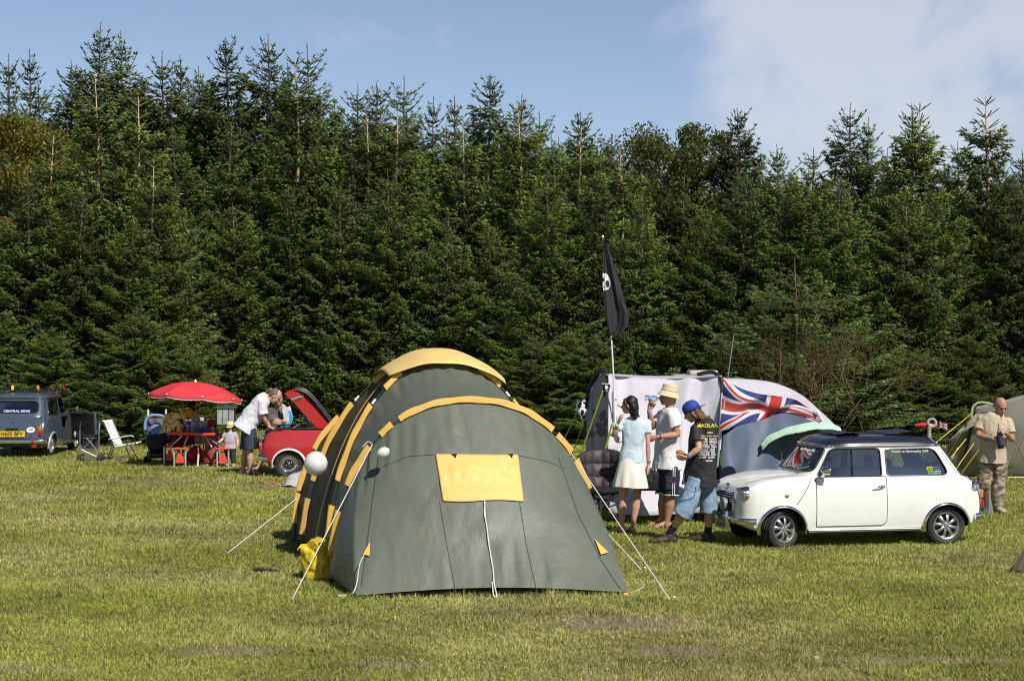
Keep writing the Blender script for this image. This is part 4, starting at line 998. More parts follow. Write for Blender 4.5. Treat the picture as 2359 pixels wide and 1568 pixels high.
# tiny union flag on a whip aerial
af = W(2173, 980, 24.3); o = empty('flag', af, 'tiny union flag on the small car aerial', 'flag'); mb = MB()
mb.grid(lambda u, v: V((u-.5)*.10, .01*math.sin(u*8), (v-.5)*.075-(u-.5)*.03), 30, 16, mi=in_union); mb.build('flag_cloth', [fl_b, fl_w, fl_r], o)
mb = MB(); mb.tube([V(-.05, .005, .04), V(-.07, .01, -.28)], .003, 5); mb.build('flag_stick', blacktube, o)
# dark tent corner at the right edge
eb = G(2350, 1320); o = empty('small_tent', eb, 'corner of a dark olive tent poking in at the right edge', 'tent')
mb = MB(); q = [V(-.10, 0, .01), V(.06, .1, .22), V(1.0, .5, 1.0), V(1.3, .3, .01)]
mb.grid(lambda u, v: q[0].lerp(q[3], u).lerp(q[1].lerp(q[2], u), v), 12, 8); mb.grid(lambda u, v: q[0].lerp(V(1.0, 1.6, .01), u).lerp(q[1].lerp(q[2], u), v), 12, 8); mb.build('canopy', tent_side, o, solid=.005)
mb = MB(); mb.tube([q[0], q[1], q[2]], .01, 6); mb.build('tent_pole', blacktube, o)
# grey cloth corner and red cord beyond the tent's left side
o = empty('ground_sheet', G(685, 1122), 'grey ground sheet corner with a red cord beside the tent', 'sheet')
mb = MB(); mb.grid(lambda u, v: V((u-.5)*.45, v*.3, .02+.26*v*(1-abs(u-.6))+.02*math.sin(u*9)), 14, 8); mb.build('sheet_cloth', M('light_grey_cloth', (.42, .41, .39), .7, bump=.5, bs=20), o, solid=.005)
mb = MB(); mb.tube([V(-.15, .1, .15), V(-.55, -.12, .02)], .006, 5); mb.build('cord', fl_r, o)
# ---------------------------------------------------------------- small cars; local frame: x forward from the rear axle, y to the car's left, z up
dark_in = M('dark_cabin_lining', (.035, .035, .038), .8)
glass_car = glass_mat('car_glass', (.80, .86, .84), .35)
glass_dk = glass_mat('car_glass_dark', (.28, .33, .33), .6)
lens_am = M('amber_lens', (.75, .20, .02), .2, coat=.6); lens_rd = M('red_lens', (.45, .01, .01), .2, coat=.6); lens_wh = M('clear_lens', (.6, .62, .6), .08, coat=1.)
Wx = [-.50, -.49, -.46, -.40, -.28, 0, .5, 1.6, 2.0, 2.25, 2.38, 2.46, 2.50, 2.515]
Wy = [.44, .55, .615, .655, .685, .70, .70, .70, .70, .69, .66, .61, .54, .44]
Tx = [-.50, -.485, -.46, -.42, -.36, -.28, -.2, .1, 1.55, 1.72, 1.95, 2.15, 2.3, 2.4, 2.46, 2.50, 2.515]
Tz = [.46, .56, .65, .73, .80, .855, .87, .87, .87, .885, .87, .845, .81, .765, .71, .62, .50]
def cW(x): return interp(x, Wx, Wy)
def cT(x): return interp(x, Tx, Tz)
def cB(x): return interp(x, [-.5, -.4, -.25, 2.3, 2.45, 2.515], [.34, .28, .20, .20, .27, .33])
def side_y(x, z): return cW(x)*(1-.055*((z-.5)/.36)**2)
def car_body(paint):
    xs = sorted(set([-.50, -.497, -.49, -.478, 2.515, 2.512, 2.505, 2.495]+[round(-.46+.04*i, 3) for i in range(75) if -.46+.04*i < 2.49])); R_ = []
    for x in xs:
        w, T, B = cW(x), cT(x), cB(x); r = min(.10, (T-B)*.45) if (x > 1.66 or x < -.1) else .03
        if 1.5 < x <= 1.66: r = .03+.07*(x-1.5)/.16
        half = [V(x, 0, B), V(x, w*.5, B), V(x, w*.9, B), V(x, side_y(x, B+.03)-.005, B+.03)]
        for k in range(1, 9):
            z = lerp(B+.03, T-r-.015, k/8); half.append(V(x, side_y(x, z), z))
        ys = side_y(x, T-r-.015)
        for k in range(1, 7):
            a = PI/2*k/6; half.append(V(x, ys-r*(1-math.cos(a)), T-r-.015+r*math.sin(a)))
        ye = ys-r
        for k in range(1, 6): half.append(V(x, ye*(1-k/5), T-.015+.015*math.sin(PI/2*k/5)+(.012*(1 if k == 5 else k/5) if x > 1.7 else 0)))
        ring = half+[V(p.x, -p.y, p.z) for p in half[-2:0:-1]]
        R_.append(ring[::-1])
    mb = MB(); mb.rings(R_, True); return mb
GZ = [.84, .95, 1.06, 1.15, 1.215, 1.25, 1.285, 1.31, 1.33, 1.343, 1.348]
GR = [-.31, -.235, -.16, -.095, -.045, -.02, .02, .09, .19, .36, .55]
GF = [1.76, 1.675, 1.59, 1.52, 1.465, 1.44, 1.40, 1.34, 1.25, 1.08, .9]
GW = [.650, .630, .605, .583, .566, .556, .525, .48, .41, .30, .16]
def gh(z): return interp(z, GZ, GR), interp(z, GZ, GF), interp(z, GZ, GW)
EN = 5.5
def g_side(x, z):
    r, f, w = gh(z); c, h = (r+f)/2, (f-r)/2; t = min(.999, abs((x-c)/h)); return w*(1-t**EN)**(1/EN)
def g_front(y, z, s=1):
    r, f, w = gh(z); c, h = (r+f)/2, (f-r)/2; t = min(.999, abs(y/w)); return c+s*h*(1-t**EN)**(1/EN)
def green_house(inset=0., zlow=.84, ztop=None):
    R_ = []; zs = list(GZ) if not inset else [.55]+[z-inset for z in GZ if z > .9]
    if not inset: zs = [.80]+[lerp(GZ[i], GZ[i+1], k/3) for i in range(len(GZ)-1) for k in range(3)]+[GZ[-1]]
    for z in zs:
        r, f, w = gh(max(z+inset*.5, .84)); r += inset; f -= inset; w -= inset; c, h = (r+f)/2, (f-r)/2; ring = []; n = 88
        for i in range(n):
            t = 2*PI*i/n; co, si = math.cos(t), math.sin(t); ring.append(V(c+math.copysign(abs(co)**(2/EN), co)*h, math.copysign(abs(si)**(2/EN), si)*w, z))
        R_.append(ring)
    mb = MB(); mb.rings(R_, True, mi=1 if inset else 0); return mb
def rpoly(P, r=.05, n=5):
    out = []; k = len(P)
    for i in range(k):
        a, b, c = Vector(P[i-1]), Vector(P[i]), Vector(P[(i+1) % k]); rr = r[i] if isinstance(r, (list, tuple)) else r
        p, q = b+(a-b).normalized()*rr, b+(c-b).normalized()*rr
        for j in range(n+1):
            t = j/n; out.append(p*(1-t)**2+b*2*t*(1-t)+q*t*t)
    return out
def prism(poly, a, b, axis='y', mi=1):
    mb = MB(); R_ = []
    for h in (a, b): R_.append([V(p[0], h, p[1]) if axis == 'y' else V(h, p[0], p[1]) for p in poly])
    # orientation: make sure it is outward
    if axis == 'y': R_ = R_ if poly_area(poly) < 0 else [r[::-1] for r in R_]
    else: R_ = [r[::-1] for r in R_] if poly_area(poly) < 0 else R_
    mb.rings(R_, True, mi=mi); return mb
def poly_area(P): return sum(P[i][0]*P[(i+1) % len(P)][1]-P[(i+1) % len(P)][0]*P[i][1] for i in range(len(P)))/2
def tmpobj(mb, mats):
    me = mb.mesh('tmp'); [me.materials.append(m) for m in mats]
    me.polygons.foreach_set('material_index', mb.m); bm = bmesh.new(); bm.from_mesh(me); bmesh.ops.recalc_face_normals(bm, faces=bm.faces); bm.to_mesh(me); bm.free()
    return link('tmp', me)
DOORW = rpoly([(.80, .865), (1.585, .865), (1.395, 1.195), (.80, 1.195)], [.03, .04, .07, .05])
QUART = rpoly([(-.06, .865), (.735, .865), (.735, 1.19), (.11, 1.19)], [.09, .05, .05, .10])
SCREEN = rpoly([(-.54, .925), (.54, .925), (.475, 1.195), (-.475, 1.195)], [.06]*4); REARW = rpoly([(-.46, .93), (.46, .93), (.42, 1.17), (-.42, 1.17)], [.09]*4)
def surf_patch(poly, fn, n=14):
    """fill a flat polygon with a fine mesh and lay it on the surface fn(a, b)"""
    bm = bmesh.new(); f = bm.faces.new([bm.verts.new((p[0], p[1], 0)) for p in poly])
    xs = [p[0] for p in poly]; ys = [p[1] for p in poly]
    for i in range(1, n):
        for (lo, hi, no) in ((min(xs), max(xs), (1, 0, 0)), (min(ys), max(ys), (0, 1, 0))):
            q = lerp(lo, hi, i/n); co = (q, 0, 0) if no[0] else (0, q, 0)
            bmesh.ops.bisect_plane(bm, geom=bm.verts[:]+bm.edges[:]+bm.faces[:], plane_co=co, plane_no=no)
    for v in bm.verts: v.co = fn(v.co.x, v.co.y)
    me = bpy.data.meshes.new('patch'); bm.to_mesh(me); bm.free(); me.polygons.foreach_set('use_smooth', [True]*len(me.polygons)); return me
def patch_obj(name, poly, fn, mat, parent, n=14, solid=0, label=None):
    me = surf_patch(poly, fn, n); me.name = name; me.materials.append(mat); o = link(name, me, parent)
    if solid: md = o.modifiers.new('t', 'SOLIDIFY'); md.thickness = solid; md.offset = 0
    if label: o['label'] = label
    return o
def outline(name, poly, fn, r, mat, parent, n=6):
    P = []
    for i in range(len(poly)):
        a, b = Vector(poly[i]), Vector(poly[(i+1) % len(poly)]); k = max(1, int((b-a).length/.05))
        for j in range(k): q = a.lerp(b, j/k); P.append(fn(q.x, q.y))
    mb = MB(); mb.tube(P, r, n, closed=True); return mb.build(name, mat, parent)
def wheel(parent, x, y, r=.24, style='spoke', steer=0., w=.15, rim=.155):
    sg = 1 if y > 0 else -1
    o = bpy.data.objects.new('wheel', None); 
    # the wheel itself is the tyre mesh; rim and hub are its sub-parts
    mb = MB(); hw = w/2
    prof = [(rim, -hw*.75), (rim+.018, -hw*.86), (rim+.045, -hw), (r-.03, -hw*1.0), (r-.012, -hw*.9), (r-.003, -hw*.72)]
    prof += [(r, -hw*.6), (r-.008, -hw*.5), (r, -hw*.4), (r+.001, -hw*.2), (r-.008, -hw*.12), (r-.008, hw*.12), (r+.001, hw*.2), (r, hw*.4), (r-.008, hw*.5), (r, hw*.6)]
    prof += [(r-.003, hw*.72), (r-.012, hw*.9), (r-.03, hw), (rim+.045, hw), (rim+.018, hw*.86), (rim, hw*.75)]
    mb.lathe(prof, (0, 0, 0), (0, sg, 0), 64)
    for i in range(60):
        a = 2*PI*i/60
        for q in (-.82, .82): mb.box((math.cos(a)*(r-.008), q*hw*sg, math.sin(a)*(r-.008)), (.012, .018, .016), Matrix.Rotation(-a, 3, 'Y'))
    W_ = mb.build('wheel', rubber, parent, angle=50); W_.location = (x, y, r); W_.rotation_euler = (0, 0, steer)
    mb = MB(); f = hw*sg
    if style == 'spoke':
        mb.lathe([(rim+.012, hw*.80), (rim+.006, hw*.92), (rim-.006, hw*.85), (rim-.016, hw*.4), (rim-.02, -hw*.2), (rim-.012, -hw*.8)], (0, 0, 0), (0, sg, 0), 48)
        for i in range(8):
            a = 2*PI*i/8+.2; ca, sa = math.cos(a), math.sin(a)
            P = [V(ca*.035, f*.72, sa*.035), V(ca*.075, f*.84, sa*.075), V(ca*.115, f*.70, sa*.115), V(ca*(rim-.014), f*.42, sa*(rim-.014))]
            mb.ell(P, [(.018, .014), (.017, .013), (.019, .013), (.028, .012)], V(-sa, 0, ca), 10, power=3)
        mb.lathe([(.001, hw*.98), (.028, hw*.98), (.032, hw*.9), (.048, hw*.78), (.05, hw*.3)], (0, 0, 0), (0, sg, 0), 24, cap=True)
        mb.build('rim', M('alloy_grey', (.55, .55, .54), .32, .85, var=.08, dirt=(.12, .1, .08), dirtamt=.3), W_, angle=35)
        mb = MB(); mb.lathe([(.001, hw*.1), (rim-.015, hw*.1), (rim-.015, -hw*.2), (.001, -hw*.2)], (0, 0, 0), (0, sg, 0), 32); mb.build('brake_drum', dark_in, W_)
    else:
        mb.lathe([(rim+.012, hw*.80), (rim+.004, hw*.95), (rim-.010, hw*.82), (rim-.022, hw*.45), (rim-.05, hw*.35), (rim-.062, hw*.42)], (0, 0, 0), (0, sg, 0), 48)
        mb.build('rim', chrome, W_, angle=50)
        mb = MB(); mb.lathe([(.001, hw*.5), (.03, hw*.5), (.045, hw*.35), (.08, hw*.42), (rim-.058, hw*.36), (rim-.06, hw*.1)], (0, 0, 0), (0, sg, 0), 32)
        mb.build('rim', blackpl, W_, angle=40)
        mb = MB()
        for i in range(4):
            a = PI/2*i+.5; mb.ball((math.cos(a)*.05, f*.52, math.sin(a)*.05), .014, nu=10, nv=8)
        mb.ball((0, f*.55, 0), .018, nu=10, nv=8); mb.build('wheel_nut', chrome, W_)
    return W_
def make_car(root, paint, roofp, top=True, style='spoke', glass=None, steer=0., doors=(1, -1), open_door=None, arch=chrome, wr=.24):
    glass = glass or glass_car
    b = tmpobj(car_body(paint), [paint, dark_in])
    cut = MB()
    for x in (0, 2.036):
        for s in (1, -1):
            n = 40; ring = [[V(x+.285*math.cos(2*PI*i/n), yy*s, .235+.275*math.sin(2*PI*i/n)) for i in range(n)] for yy in (.40, 1.0)]; cut.rings(ring, True, mi=1)
            q = [[V(x+sx*.285, yy*s, zz) for sx, zz in ((-1, -.1), (1, -.1), (1, .235), (-1, .235))] for yy in (.401, 1.001)]
    boolean(b, tmpobj(cut, [paint, dark_in]))
    cut = MB()
    for x in (0, 2.036):
        for s in (1, -1): cut.box((x, s*.7, .10), (.56, .598, .30), mi=1)
    boolean(b, tmpobj(cut, [paint, dark_in]))
    # the cabin tub
    if top: boolean(b, tmpobj(green_house(.045), [paint, dark_in]))
    else:
        cut = MB(); P = rpoly([(-.38, -.60), (1.45, -.60), (1.45, .60), (-.38, .60)], .12); R_ = [[V(p.x, p.y, z) for p in P] for z in (.35, 1.2)]; cut.rings(R_, True, mi=1); boolean(b, tmpobj(cut, [paint, dark_in]))
    if open_door:
        cut = MB(); cut.box((1.14, open_door*.66, .565), (.78, .30, .59), mi=1); boolean(b, tmpobj(cut, [paint, dark_in]))
    b.name = b.data.name = 'body'; b.parent = root; b.data.polygons.foreach_set('use_smooth', [True]*len(b.data.polygons)); b.data.set_sharp_from_angle(angle=math.radians(32))
    ssurf = lambda s, o=0.: (lambda x, z: V(x, s*(side_y(x, z)+o), z))
    gsurf = lambda s, o=0.: (lambda x, z: V(x, s*(g_side(x, z)+o), z))
    if top:
        g = tmpobj(green_house(), [paint, dark_in]); boolean(g, tmpobj(green_house(.03), [paint, dark_in]))
        c = MB()
        for s in (1, -1):
            for P in (DOORW, QUART):
                m = prism([tuple(p) for p in P], .40*s, .9*s); c.add(m.v, m.f, 1)
        boolean(g, tmpobj(c, [paint, dark_in]))
        c = prism([tuple(p) for p in SCREEN], 1.30, 2.0, 'x'); m = prism([tuple(p) for p in REARW], -.6, .12, 'x'); c.add(m.v, m.f, 1); boolean(g, tmpobj(c, [paint, dark_in]))
        g.name = g.data.name = 'pillars'; g.parent = root; g.data.polygons.foreach_set('use_smooth', [True]*len(g.data.polygons)); g.data.set_sharp_from_angle(angle=math.radians(35))
        # roof skin, slightly proud, in its own paint
        zs = [1.238, 1.25, 1.268, 1.285, 1.298, 1.31, 1.32, 1.33, 1.337, 1.343, 1.3475]; R_ = []
        for z in zs:
            r, f, w = gh(z); c0, h = (r+f)/2, (f-r)/2+.004; ring = []
            for i in range(88):
                t = 2*PI*i/88; co, si = math.cos(t), math.sin(t); ring.append(V(c0+math.copysign(abs(co)**(2/EN), co)*h, math.copysign(abs(si)**(2/EN), si)*(w+.004), z+.003))
            R_.append(ring)
        mb = MB(); mb.rings(R_, False); mb.f.append(tuple(range(len(mb.v)-88, len(mb.v)))); mb.m.append(0); mb.build('roof', roofp, root, angle=50)
        P = []; r, f, w = gh(1.225); c0, h = (r+f)/2, (f-r)/2
        for i in range(88):
            t = 2*PI*i/88; co, si = math.cos(t), math.sin(t); P.append(V(c0+math.copysign(abs(co)**(2/EN), co)*(h+.012), math.copysign(abs(si)**(2/EN), si)*(w+.016), 1.228))
        mb = MB(); mb.tube(P, .010, 6, closed=True); mb.build('roof_gutter', chrome, root)
        for s in (1, -1):
            if open_door != s:
                patch_obj('door_window', DOORW, gsurf(s, -.012), glass, root); outline('window_rubber', DOORW, gsurf(s, .001), .007, blackpl, root)
                mb = MB(); mb.tube([gsurf(s, .002)(1.16, .87), gsurf(s, .002)(1.15, 1.19)], .011, 6); mb.build('window_divider', blackpl, root)
            patch_obj('rear_side_window', QUART, gsurf(s, -.012), glass, root); outline('window_rubber', QUART, gsurf(s, .002), .009, blackpl, root)
            outline('chrome_surround', QUART, gsurf(s, .009), .003, chrome, root)
        fs = lambda o: (lambda y, z: V(g_front(y, z)+o, y, z)); rs = lambda o: (lambda y, z: V(g_front(y, z, -1)-o, y, z))
        patch_obj('windscreen', SCREEN, fs(-.012), glass, root); outline('windscreen_rubber', SCREEN, fs(.003), .013, blackpl, root)
        patch_obj('rear_window', REARW, rs(-.012), glass_dk, root); outline('rear_window_rubber', REARW, rs(.003), .013, blackpl, root)
        mb = MB()
        for y0 in (.30, -.12):
            a, c0, e = fs(.03)(y0, .935), fs(.035)(y0+.10, .96), fs(.03)(y0+.42 if y0 < 0 else y0+.18, .985)
            mb.tube([a, c0, e], .006, 6); mb.tube([fs(.022)(y0-.04, .945), fs(.022)(y0+.36 if y0 < 0 else y0+.2, .95)], .006, 6)
        mb.build('wiper', steel, root)
        for yy in (.30, -.30):
            mb = MB(); mb.ell([V(.72, yy, .35), V(.68, yy, .62), V(.60, yy, .86)], [(.22, .06), (.23, .055), (.18, .035)], V(0, 1, 0), 16, power=3.5); mb.box((.93, yy, .40), (.46, .44, .12)); mb.build('seat', dark_in, root, bevel=.02)
            mb = MB(); mb.ball((.58, yy, .97), (.035, .12, .085)); mb.tube([V(.59, yy, .84), V(.585, yy, .95)], .012, 6); mb.build('headrest', dark_in, root)
        mb = MB(); mb.box((-.02, 0, .62), (.34, 1.05, .34)); mb.box((1.55, 0, .80), (.2, 1.1, .08)); mb.build('cabin_trim', dark_in, root, bevel=.03)
        mb = MB(); ax = V(-.75, 0, .66); u, w_, _ = frame(ax); mb.tube([V(1.30, -.30, .86)+(u*math.cos(t)+w_*math.sin(t))*.18 for t in [2*PI*i/28 for i in range(28)]], .012, 6, closed=True)
        for k in range(3):
            t = 2*PI*k/3; mb.tube([V(1.30, -.30, .86), V(1.30, -.30, .86)+(u*math.cos(t)+w_*math.sin(t))*.18], .009, 5)
        mb.build('steering_wheel', blackpl, root)
        mb = MB(); mb.ball((1.42, 0, 1.13), (.015, .09, .03)); mb.build('rear_view_mirror', blackpl, root)
    # doors as panels a hair proud of the flank
    DOOR = rpoly([(.755, .262), (1.625, .262), (1.625, .858), (.755, .858)], [.09, .02, .02, .02])
    for s in doors:
        d = patch_obj('door', DOOR, ssurf(s, .0025), paint, root, 16)
        outline('door_gap', DOOR, ssurf(s, .001), .0045, dark_in, d, 5)
        mb = MB(); y0 = side_y(.86, .735)
        mb.ball((.80, s*(y0+.004), .735), (.028, .008, .022)); mb.ell([V(.80, s*(y0+.025), .735), V(.86, s*(y0+.04), .738), V(.93, s*(y0+.038), .728)], [(.012, .010), (.011, .009), (.007, .006)], V(0, 0, 1), 10); mb.tube([V(.80, s*y0, .735), V(.80, s*(y0+.03), .735)], .009, 8)
        mb.build('door_handle', chrome, d)
    for s in (1, -1):
        mb = MB(); mb.tube([V(x, s*(side_y(x, z)+.003), z) for x, z in [(1.68, .84), (1.73, .74), (1.80, .63), (1.87, .535)]], .004, 5)
        mb.build('body_seam', dark_in, root)
        mb = MB(); pts = [(-.045, 1.215), (-.10, 1.13), (-.17, 1.03), (-.24, .93), (-.30, .86)]
        P = [V(g_front(.0, z, -1)+.05, s*(gh(z)[2]-.045+.012), z) for x, z in pts] if top else []
        low = [(-.36, .80), (-.41, .70), (-.44, .58), (-.45, .45), (-.44, .36)]; P += [V(x, s*(side_y(x, z)+.004), z) for x, z in low]
        mb.tube(P, .007, 5); mb.build('body_seam', dark_in, root)
        mb = MB(); mb.tube([V(x, s*(side_y(x, .215)+.004), .215) for x in (.33, .8, 1.3, 1.72)], .012, 6); mb.build('sill_trim', chrome, root)
        for x in (0, 2.036):
            mb = MB()
            def F(u, v, x=x, s=s):
                a = lerp(-.22, PI+.22, u); r0 = .272+.032*v; px_, pz_ = x+r0*math.cos(a), .235+(r0-.008)*math.sin(a)
                return V(px_, s*(side_y(px_, max(pz_, .2))+.026-.024*v**2+.003), pz_)
            mb.grid(F, 44, 5, flip=(s < 0)); mb.build('wheel_arch_trim', arch, root, solid=.006)
    for x, st in ((0, 0), (2.036, steer)):
        for s in (1, -1): wheel(root, x, s*.60, wr, style, st)
def front_end(root, paint, plate_text, visors=True):
    for s in (1, -1):
        mb = MB(); ax = V(1, s*.20, .06)
        mb.lathe([(.112, -.16), (.112, 0), (.104, .022), (.096, .026), (.090, .018)], (2.455, s*.52, .64), ax, 32); h = mb.build('headlight', chrome, root)
        mb = MB(); mb.lathe([(.092, .016), (.075, .030), (.04, .040), (.001, .044)], (2.455, s*.52, .64), ax, 32); mb.build('lens', lens_wh, h)
        if visors:
            mb = MB(); u, w_, a_ = frame(Vector(ax)); c = V(2.465, s*.52, .64)
            mb.grid(lambda q, v: c+V(.065*(1-v)*0+.075*v*math.sin(PI*q), 0, 0)+V(0, math.cos(PI*q)*.104*(1-.05*v), math.sin(PI*q)*.104*(1-.10*v)), 16, 4); mb.build('visor', chrome, h, solid=.004)
        mb = MB(); mb.lathe([(.035, -.03), (.035, .01), (.025, .022), (.001, .026)], (2.455, s*.47, .45), (1, s*.2, 0), 18); mb.build('indicator_light', lens_wh, root)
    # grille: dark opening with slats and a moustache surround
    GP = rpoly([(-.33, .40), (.33, .40), (.375, .52), (.29, .655), (-.29, .655), (-.375, .52)], [.04]*6); gx = lambda y, z, o=0: V(2.520+o-.012*(abs(y)/.36)**2-.045*max(0, (z-.56)/.1)**1.5, y, z)
    patch_obj('grille', GP, lambda y, z: gx(y, z, .010), dark_in, root, 10); outline('grille_surround', GP, lambda y, z: gx(y, z, .020), .014, chrome, root, 8)
    mb = MB()
    for k in range(9):
        z = .415+.027*k; w_ = .33 if z < .55 else .33-(z-.55)*.6
        mb.tube([gx(y, z, .018) for y in [lerp(-w_, w_, i/10) for i in range(11)]], .0045, 5)
    mb.build('grille_slats', chrome, root)
    mb = MB(); P = [V(2.36, .70, .335), V(2.47, .655, .335), V(2.535, .5, .335), V(2.56, .25, .335), V(2.565, 0, .335)]; P = P+[V(p.x, -p.y, p.z) for p in P[-2::-1]]
    P = catmull(P, 5); mb.ell(P, [(.040, .016)]*len(P), V(0, 0, 1), 12); bmp = mb.build('bumper', chrome, root)
    for s in (1, -1):
        mb = MB(); mb.tube([V(2.575, s*.33, .26), V(2.60, s*.33, .31), V(2.605, s*.33, .38), V(2.59, s*.33, .44)], [.018, .024, .024, .014], 10); mb.build('over_rider', chrome, bmp)
    mb = MB(); mb.box((2.555, 0, .245), (.012, .50, .11)); pl = mb.build('number_plate', M('white_plate', (.7, .7, .66), .4), root, bevel=.003)
    text_mesh(plate_text, .095, blackpl, pl, basis(V(2.5635, 0, .245), (0, 1, 0), (0, 0, 1)), bold=.002)
    mb = MB(); mb.ball((2.47, 0, .735), (.02, .05, .016)); mb.ball((2.475, 0, .735), (.024, .02, .022)); mb.build('badge', chrome, root)
def rear_end(root, paint, plate_text=None, yellow=False):
    for s in (1, -1):
        mb = MB(); mb.box((-.465, s*.545, .56), (.05, .095, .25), Matrix.Rotation(s*.35, 3, 'Z')); l = mb.build('tail_light', chrome, root, bevel=.012)
        mb = MB(); mb.box((-.485, s*.552, .615), (.045, .075, .10), Matrix.Rotation(s*.35, 3, 'Z')); mb.build('amber_lens', lens_am, l, bevel=.01)
        mb = MB(); mb.box((-.487, s*.552, .50), (.045, .075, .10), Matrix.Rotation(s*.35, 3, 'Z')); mb.build('red_lens', lens_rd, l, bevel=.01)
    mb = MB(); P = [V(-.36, .685, .345), V(-.45, .64, .345), V(-.51, .5, .345), V(-.535, .25, .345), V(-.54, 0, .345)]; P = P+[V(p.x, -p.y, p.z) for p in P[-2::-1]]
    P = catmull(P, 5); mb.ell(P, [(.040, .016)]*len(P), V(0, 0, 1), 12); mb.build('bumper', chrome, root)
    if plate_text:
        mb = MB(); mb.box((-.520, 0, .50), (.012, .52, .12)); pl = mb.build('number_plate', M('yellow_plate', (.85, .55, .02), .4, var=.03), root, bevel=.003)
        text_mesh(plate_text, .118, blackpl, pl, basis(V(-.528, 0, .50), (0, -1, 0), (0, 0, 1)), bold=.003, sx=.92)
def place_car(root, pos, fwd):
    root.scale = (1, 1, .955)
    root.location = pos; root.rotation_euler = (0, 0, math.atan2(fwd[1], fwd[0]))
# ---- white car
cream = M('cream_white_car_paint', (.82, .83, .78), .3, var=.03, vs=3, coat=.5)
navy = M('navy_roof_paint', (.018, .022, .04), .28, var=.1, coat=.5)
wc = empty('small_car', (0, 0, 0), 'creamy white small classic car with a dark roof parked on the right', 'car')
make_car(wc, cream, navy, steer=.38, wr=.235)
for s in (1, -1):
    mb = MB(); mb.tube([V(x, s*y, cT(x)+.001+(.010 if x > 1.7 else 0)*(1-abs(y)/.6)) for x, y in [(1.78, .50), (1.9, .50), (2.05, .49), (2.2, .47), (2.32, .44), (2.40, .40)]], .004, 5); mb.build('bonnet_gap', M('grey_shadow_gap', (.25, .25, .22), .7), wc)
    mb = MB(); mb.tube([V(x, s*(side_y(x, .205)-.008), .195) for x in (.33, .8, 1.3, 1.72)], .022, 8); mb.build('sill', blackpl, wc)
front_end(wc, cream, 'H4 HAT'); rear_end(wc, cream)
YAW = math.radians(12); fwd = (-math.cos(YAW), -math.sin(YAW)); nearv = Vector((math.sin(YAW), -math.cos(YAW), 0))
rw = G(2175, 1253); place_car(wc, rw-nearv*.62, fwd)
# lamps in the grille
for s in (.14, -.14):
    mb = MB(); mb.lathe([(.085, -.03), (.092, 0), (.085, .02), (.05, .03), (.001, .034)], (2.575, s, .50), (1, 0, 0), 24); mb.build('spot_lamp', M('grey_lamp_cover', (.18, .18, .18), .5, var=.3, vs=12), wc)
# mirror, cap, roof things
mb = MB(); y0 = side_y(1.55, .85)
mb.ell([V(1.50, y0+.10, .945), V(1.56, y0+.10, .945), V(1.60, y0+.10, .943)], [(.062, .052), (.055, .048), (.015, .012)], V(0, 1, 0), 16); mb.tube([V(1.56, y0-.01, .85), V(1.56, y0+.05, .87), V(1.55, y0+.09, .91)], .016, 8); mb.build('door_mirror', chrome, wc)
mb = MB(); mb.lathe([(.055, -.02), (.055, .02), (.045, .035), (.001, .042)], (-.37, side_y(-.37, .72)-.01, .72), (-.35, 1, .2), 24); mb.build('fuel_cap', chrome, wc)
mb = MB(); mb.box((1.99, side_y(1.99, .64)+.006, .64), (.045, .012, .03)); mb.build('side_repeater', M('smoky_lens', (.25, .18, .16), .3), wc, bevel=.004)
mb = MB(); mb.box((-.56, .585, .50), (.02, .09, .26), Matrix.Rotation(.3, 3, 'Z')); mb.tube([(-.57, .60, .62), (-.60, .61, .38)], .02, 6); mb.build('over_rider', M('worn_grey_metal', (.3, .3, .29), .5, .4), wc)
# folded sunroof cloth
mb = MB(); mb.grid(lambda u, v: V(lerp(1.22, .95, u), lerp(-.36, .36, v), 1.352+.028*math.sin(PI*u)+.006*math.sin(v*14)), 8, 16); mb.grid(lambda u, v: V(lerp(.62, .02, u), lerp(-.34, .34, v), 1.352+.035*math.sin(PI*u)+.02*math.sin(u*11+v*2)*u-.02*u), 14, 12)
mb.build('folded_sunroof', M('black_vinyl_roof', (.03, .032, .036), .5, bump=.3, bs=20), wc, solid=.006)
# writing and stickers
def gtext(txt, x, z, size, mat, s=1, sx=1.): return text_mesh(txt, size, mat, wc, basis(V(x, s*(g_side(x, z)-.003), z), (-1*s, 0, 0), (0, -.15*s, 1)), sx=sx, name='window_lettering')
wtxt = M('white_sticker', (.8, .8, .8), .5)
gtext("Smurk's at Gatwexploy 2006", .42, 1.155, .040, wtxt)
text_mesh("Bud's Kitergloy 2005", .055, wtxt, wc, basis(V(g_front(.10, 1.16)+.004, .10, 1.16), (0, 1, 0), (-.75, 0, 1)), name='window_lettering')
sk = [M('sticker_yellow', (.6, .55, .05), .5, var=.4, vs=60), M('sticker_blue', (.12, .16, .32), .5, var=.5, vs=60), M('sticker_green', (.25, .5, .25), .5, var=.4, vs=60), M('sticker_mint', (.35, .55, .5), .5, var=.4, vs=60)]
for k, (x, z) in enumerate(((.19, .945), (.10, .945), (.18, .895), (.09, .895))):
    mb = MB(); mb.box((x, g_side(x, z)-.004, z), (.075, .003, .042)); mb.build('sticker', sk[k], wc)
    text_mesh(('CLUB', 'GP 08', 'RALLY', 'TOUR')[k], .022, blackpl, wc, basis(V(x, g_side(x, z)+.0005, z), (-1, 0, 0), (0, 0, 1)), name='sticker_lettering')
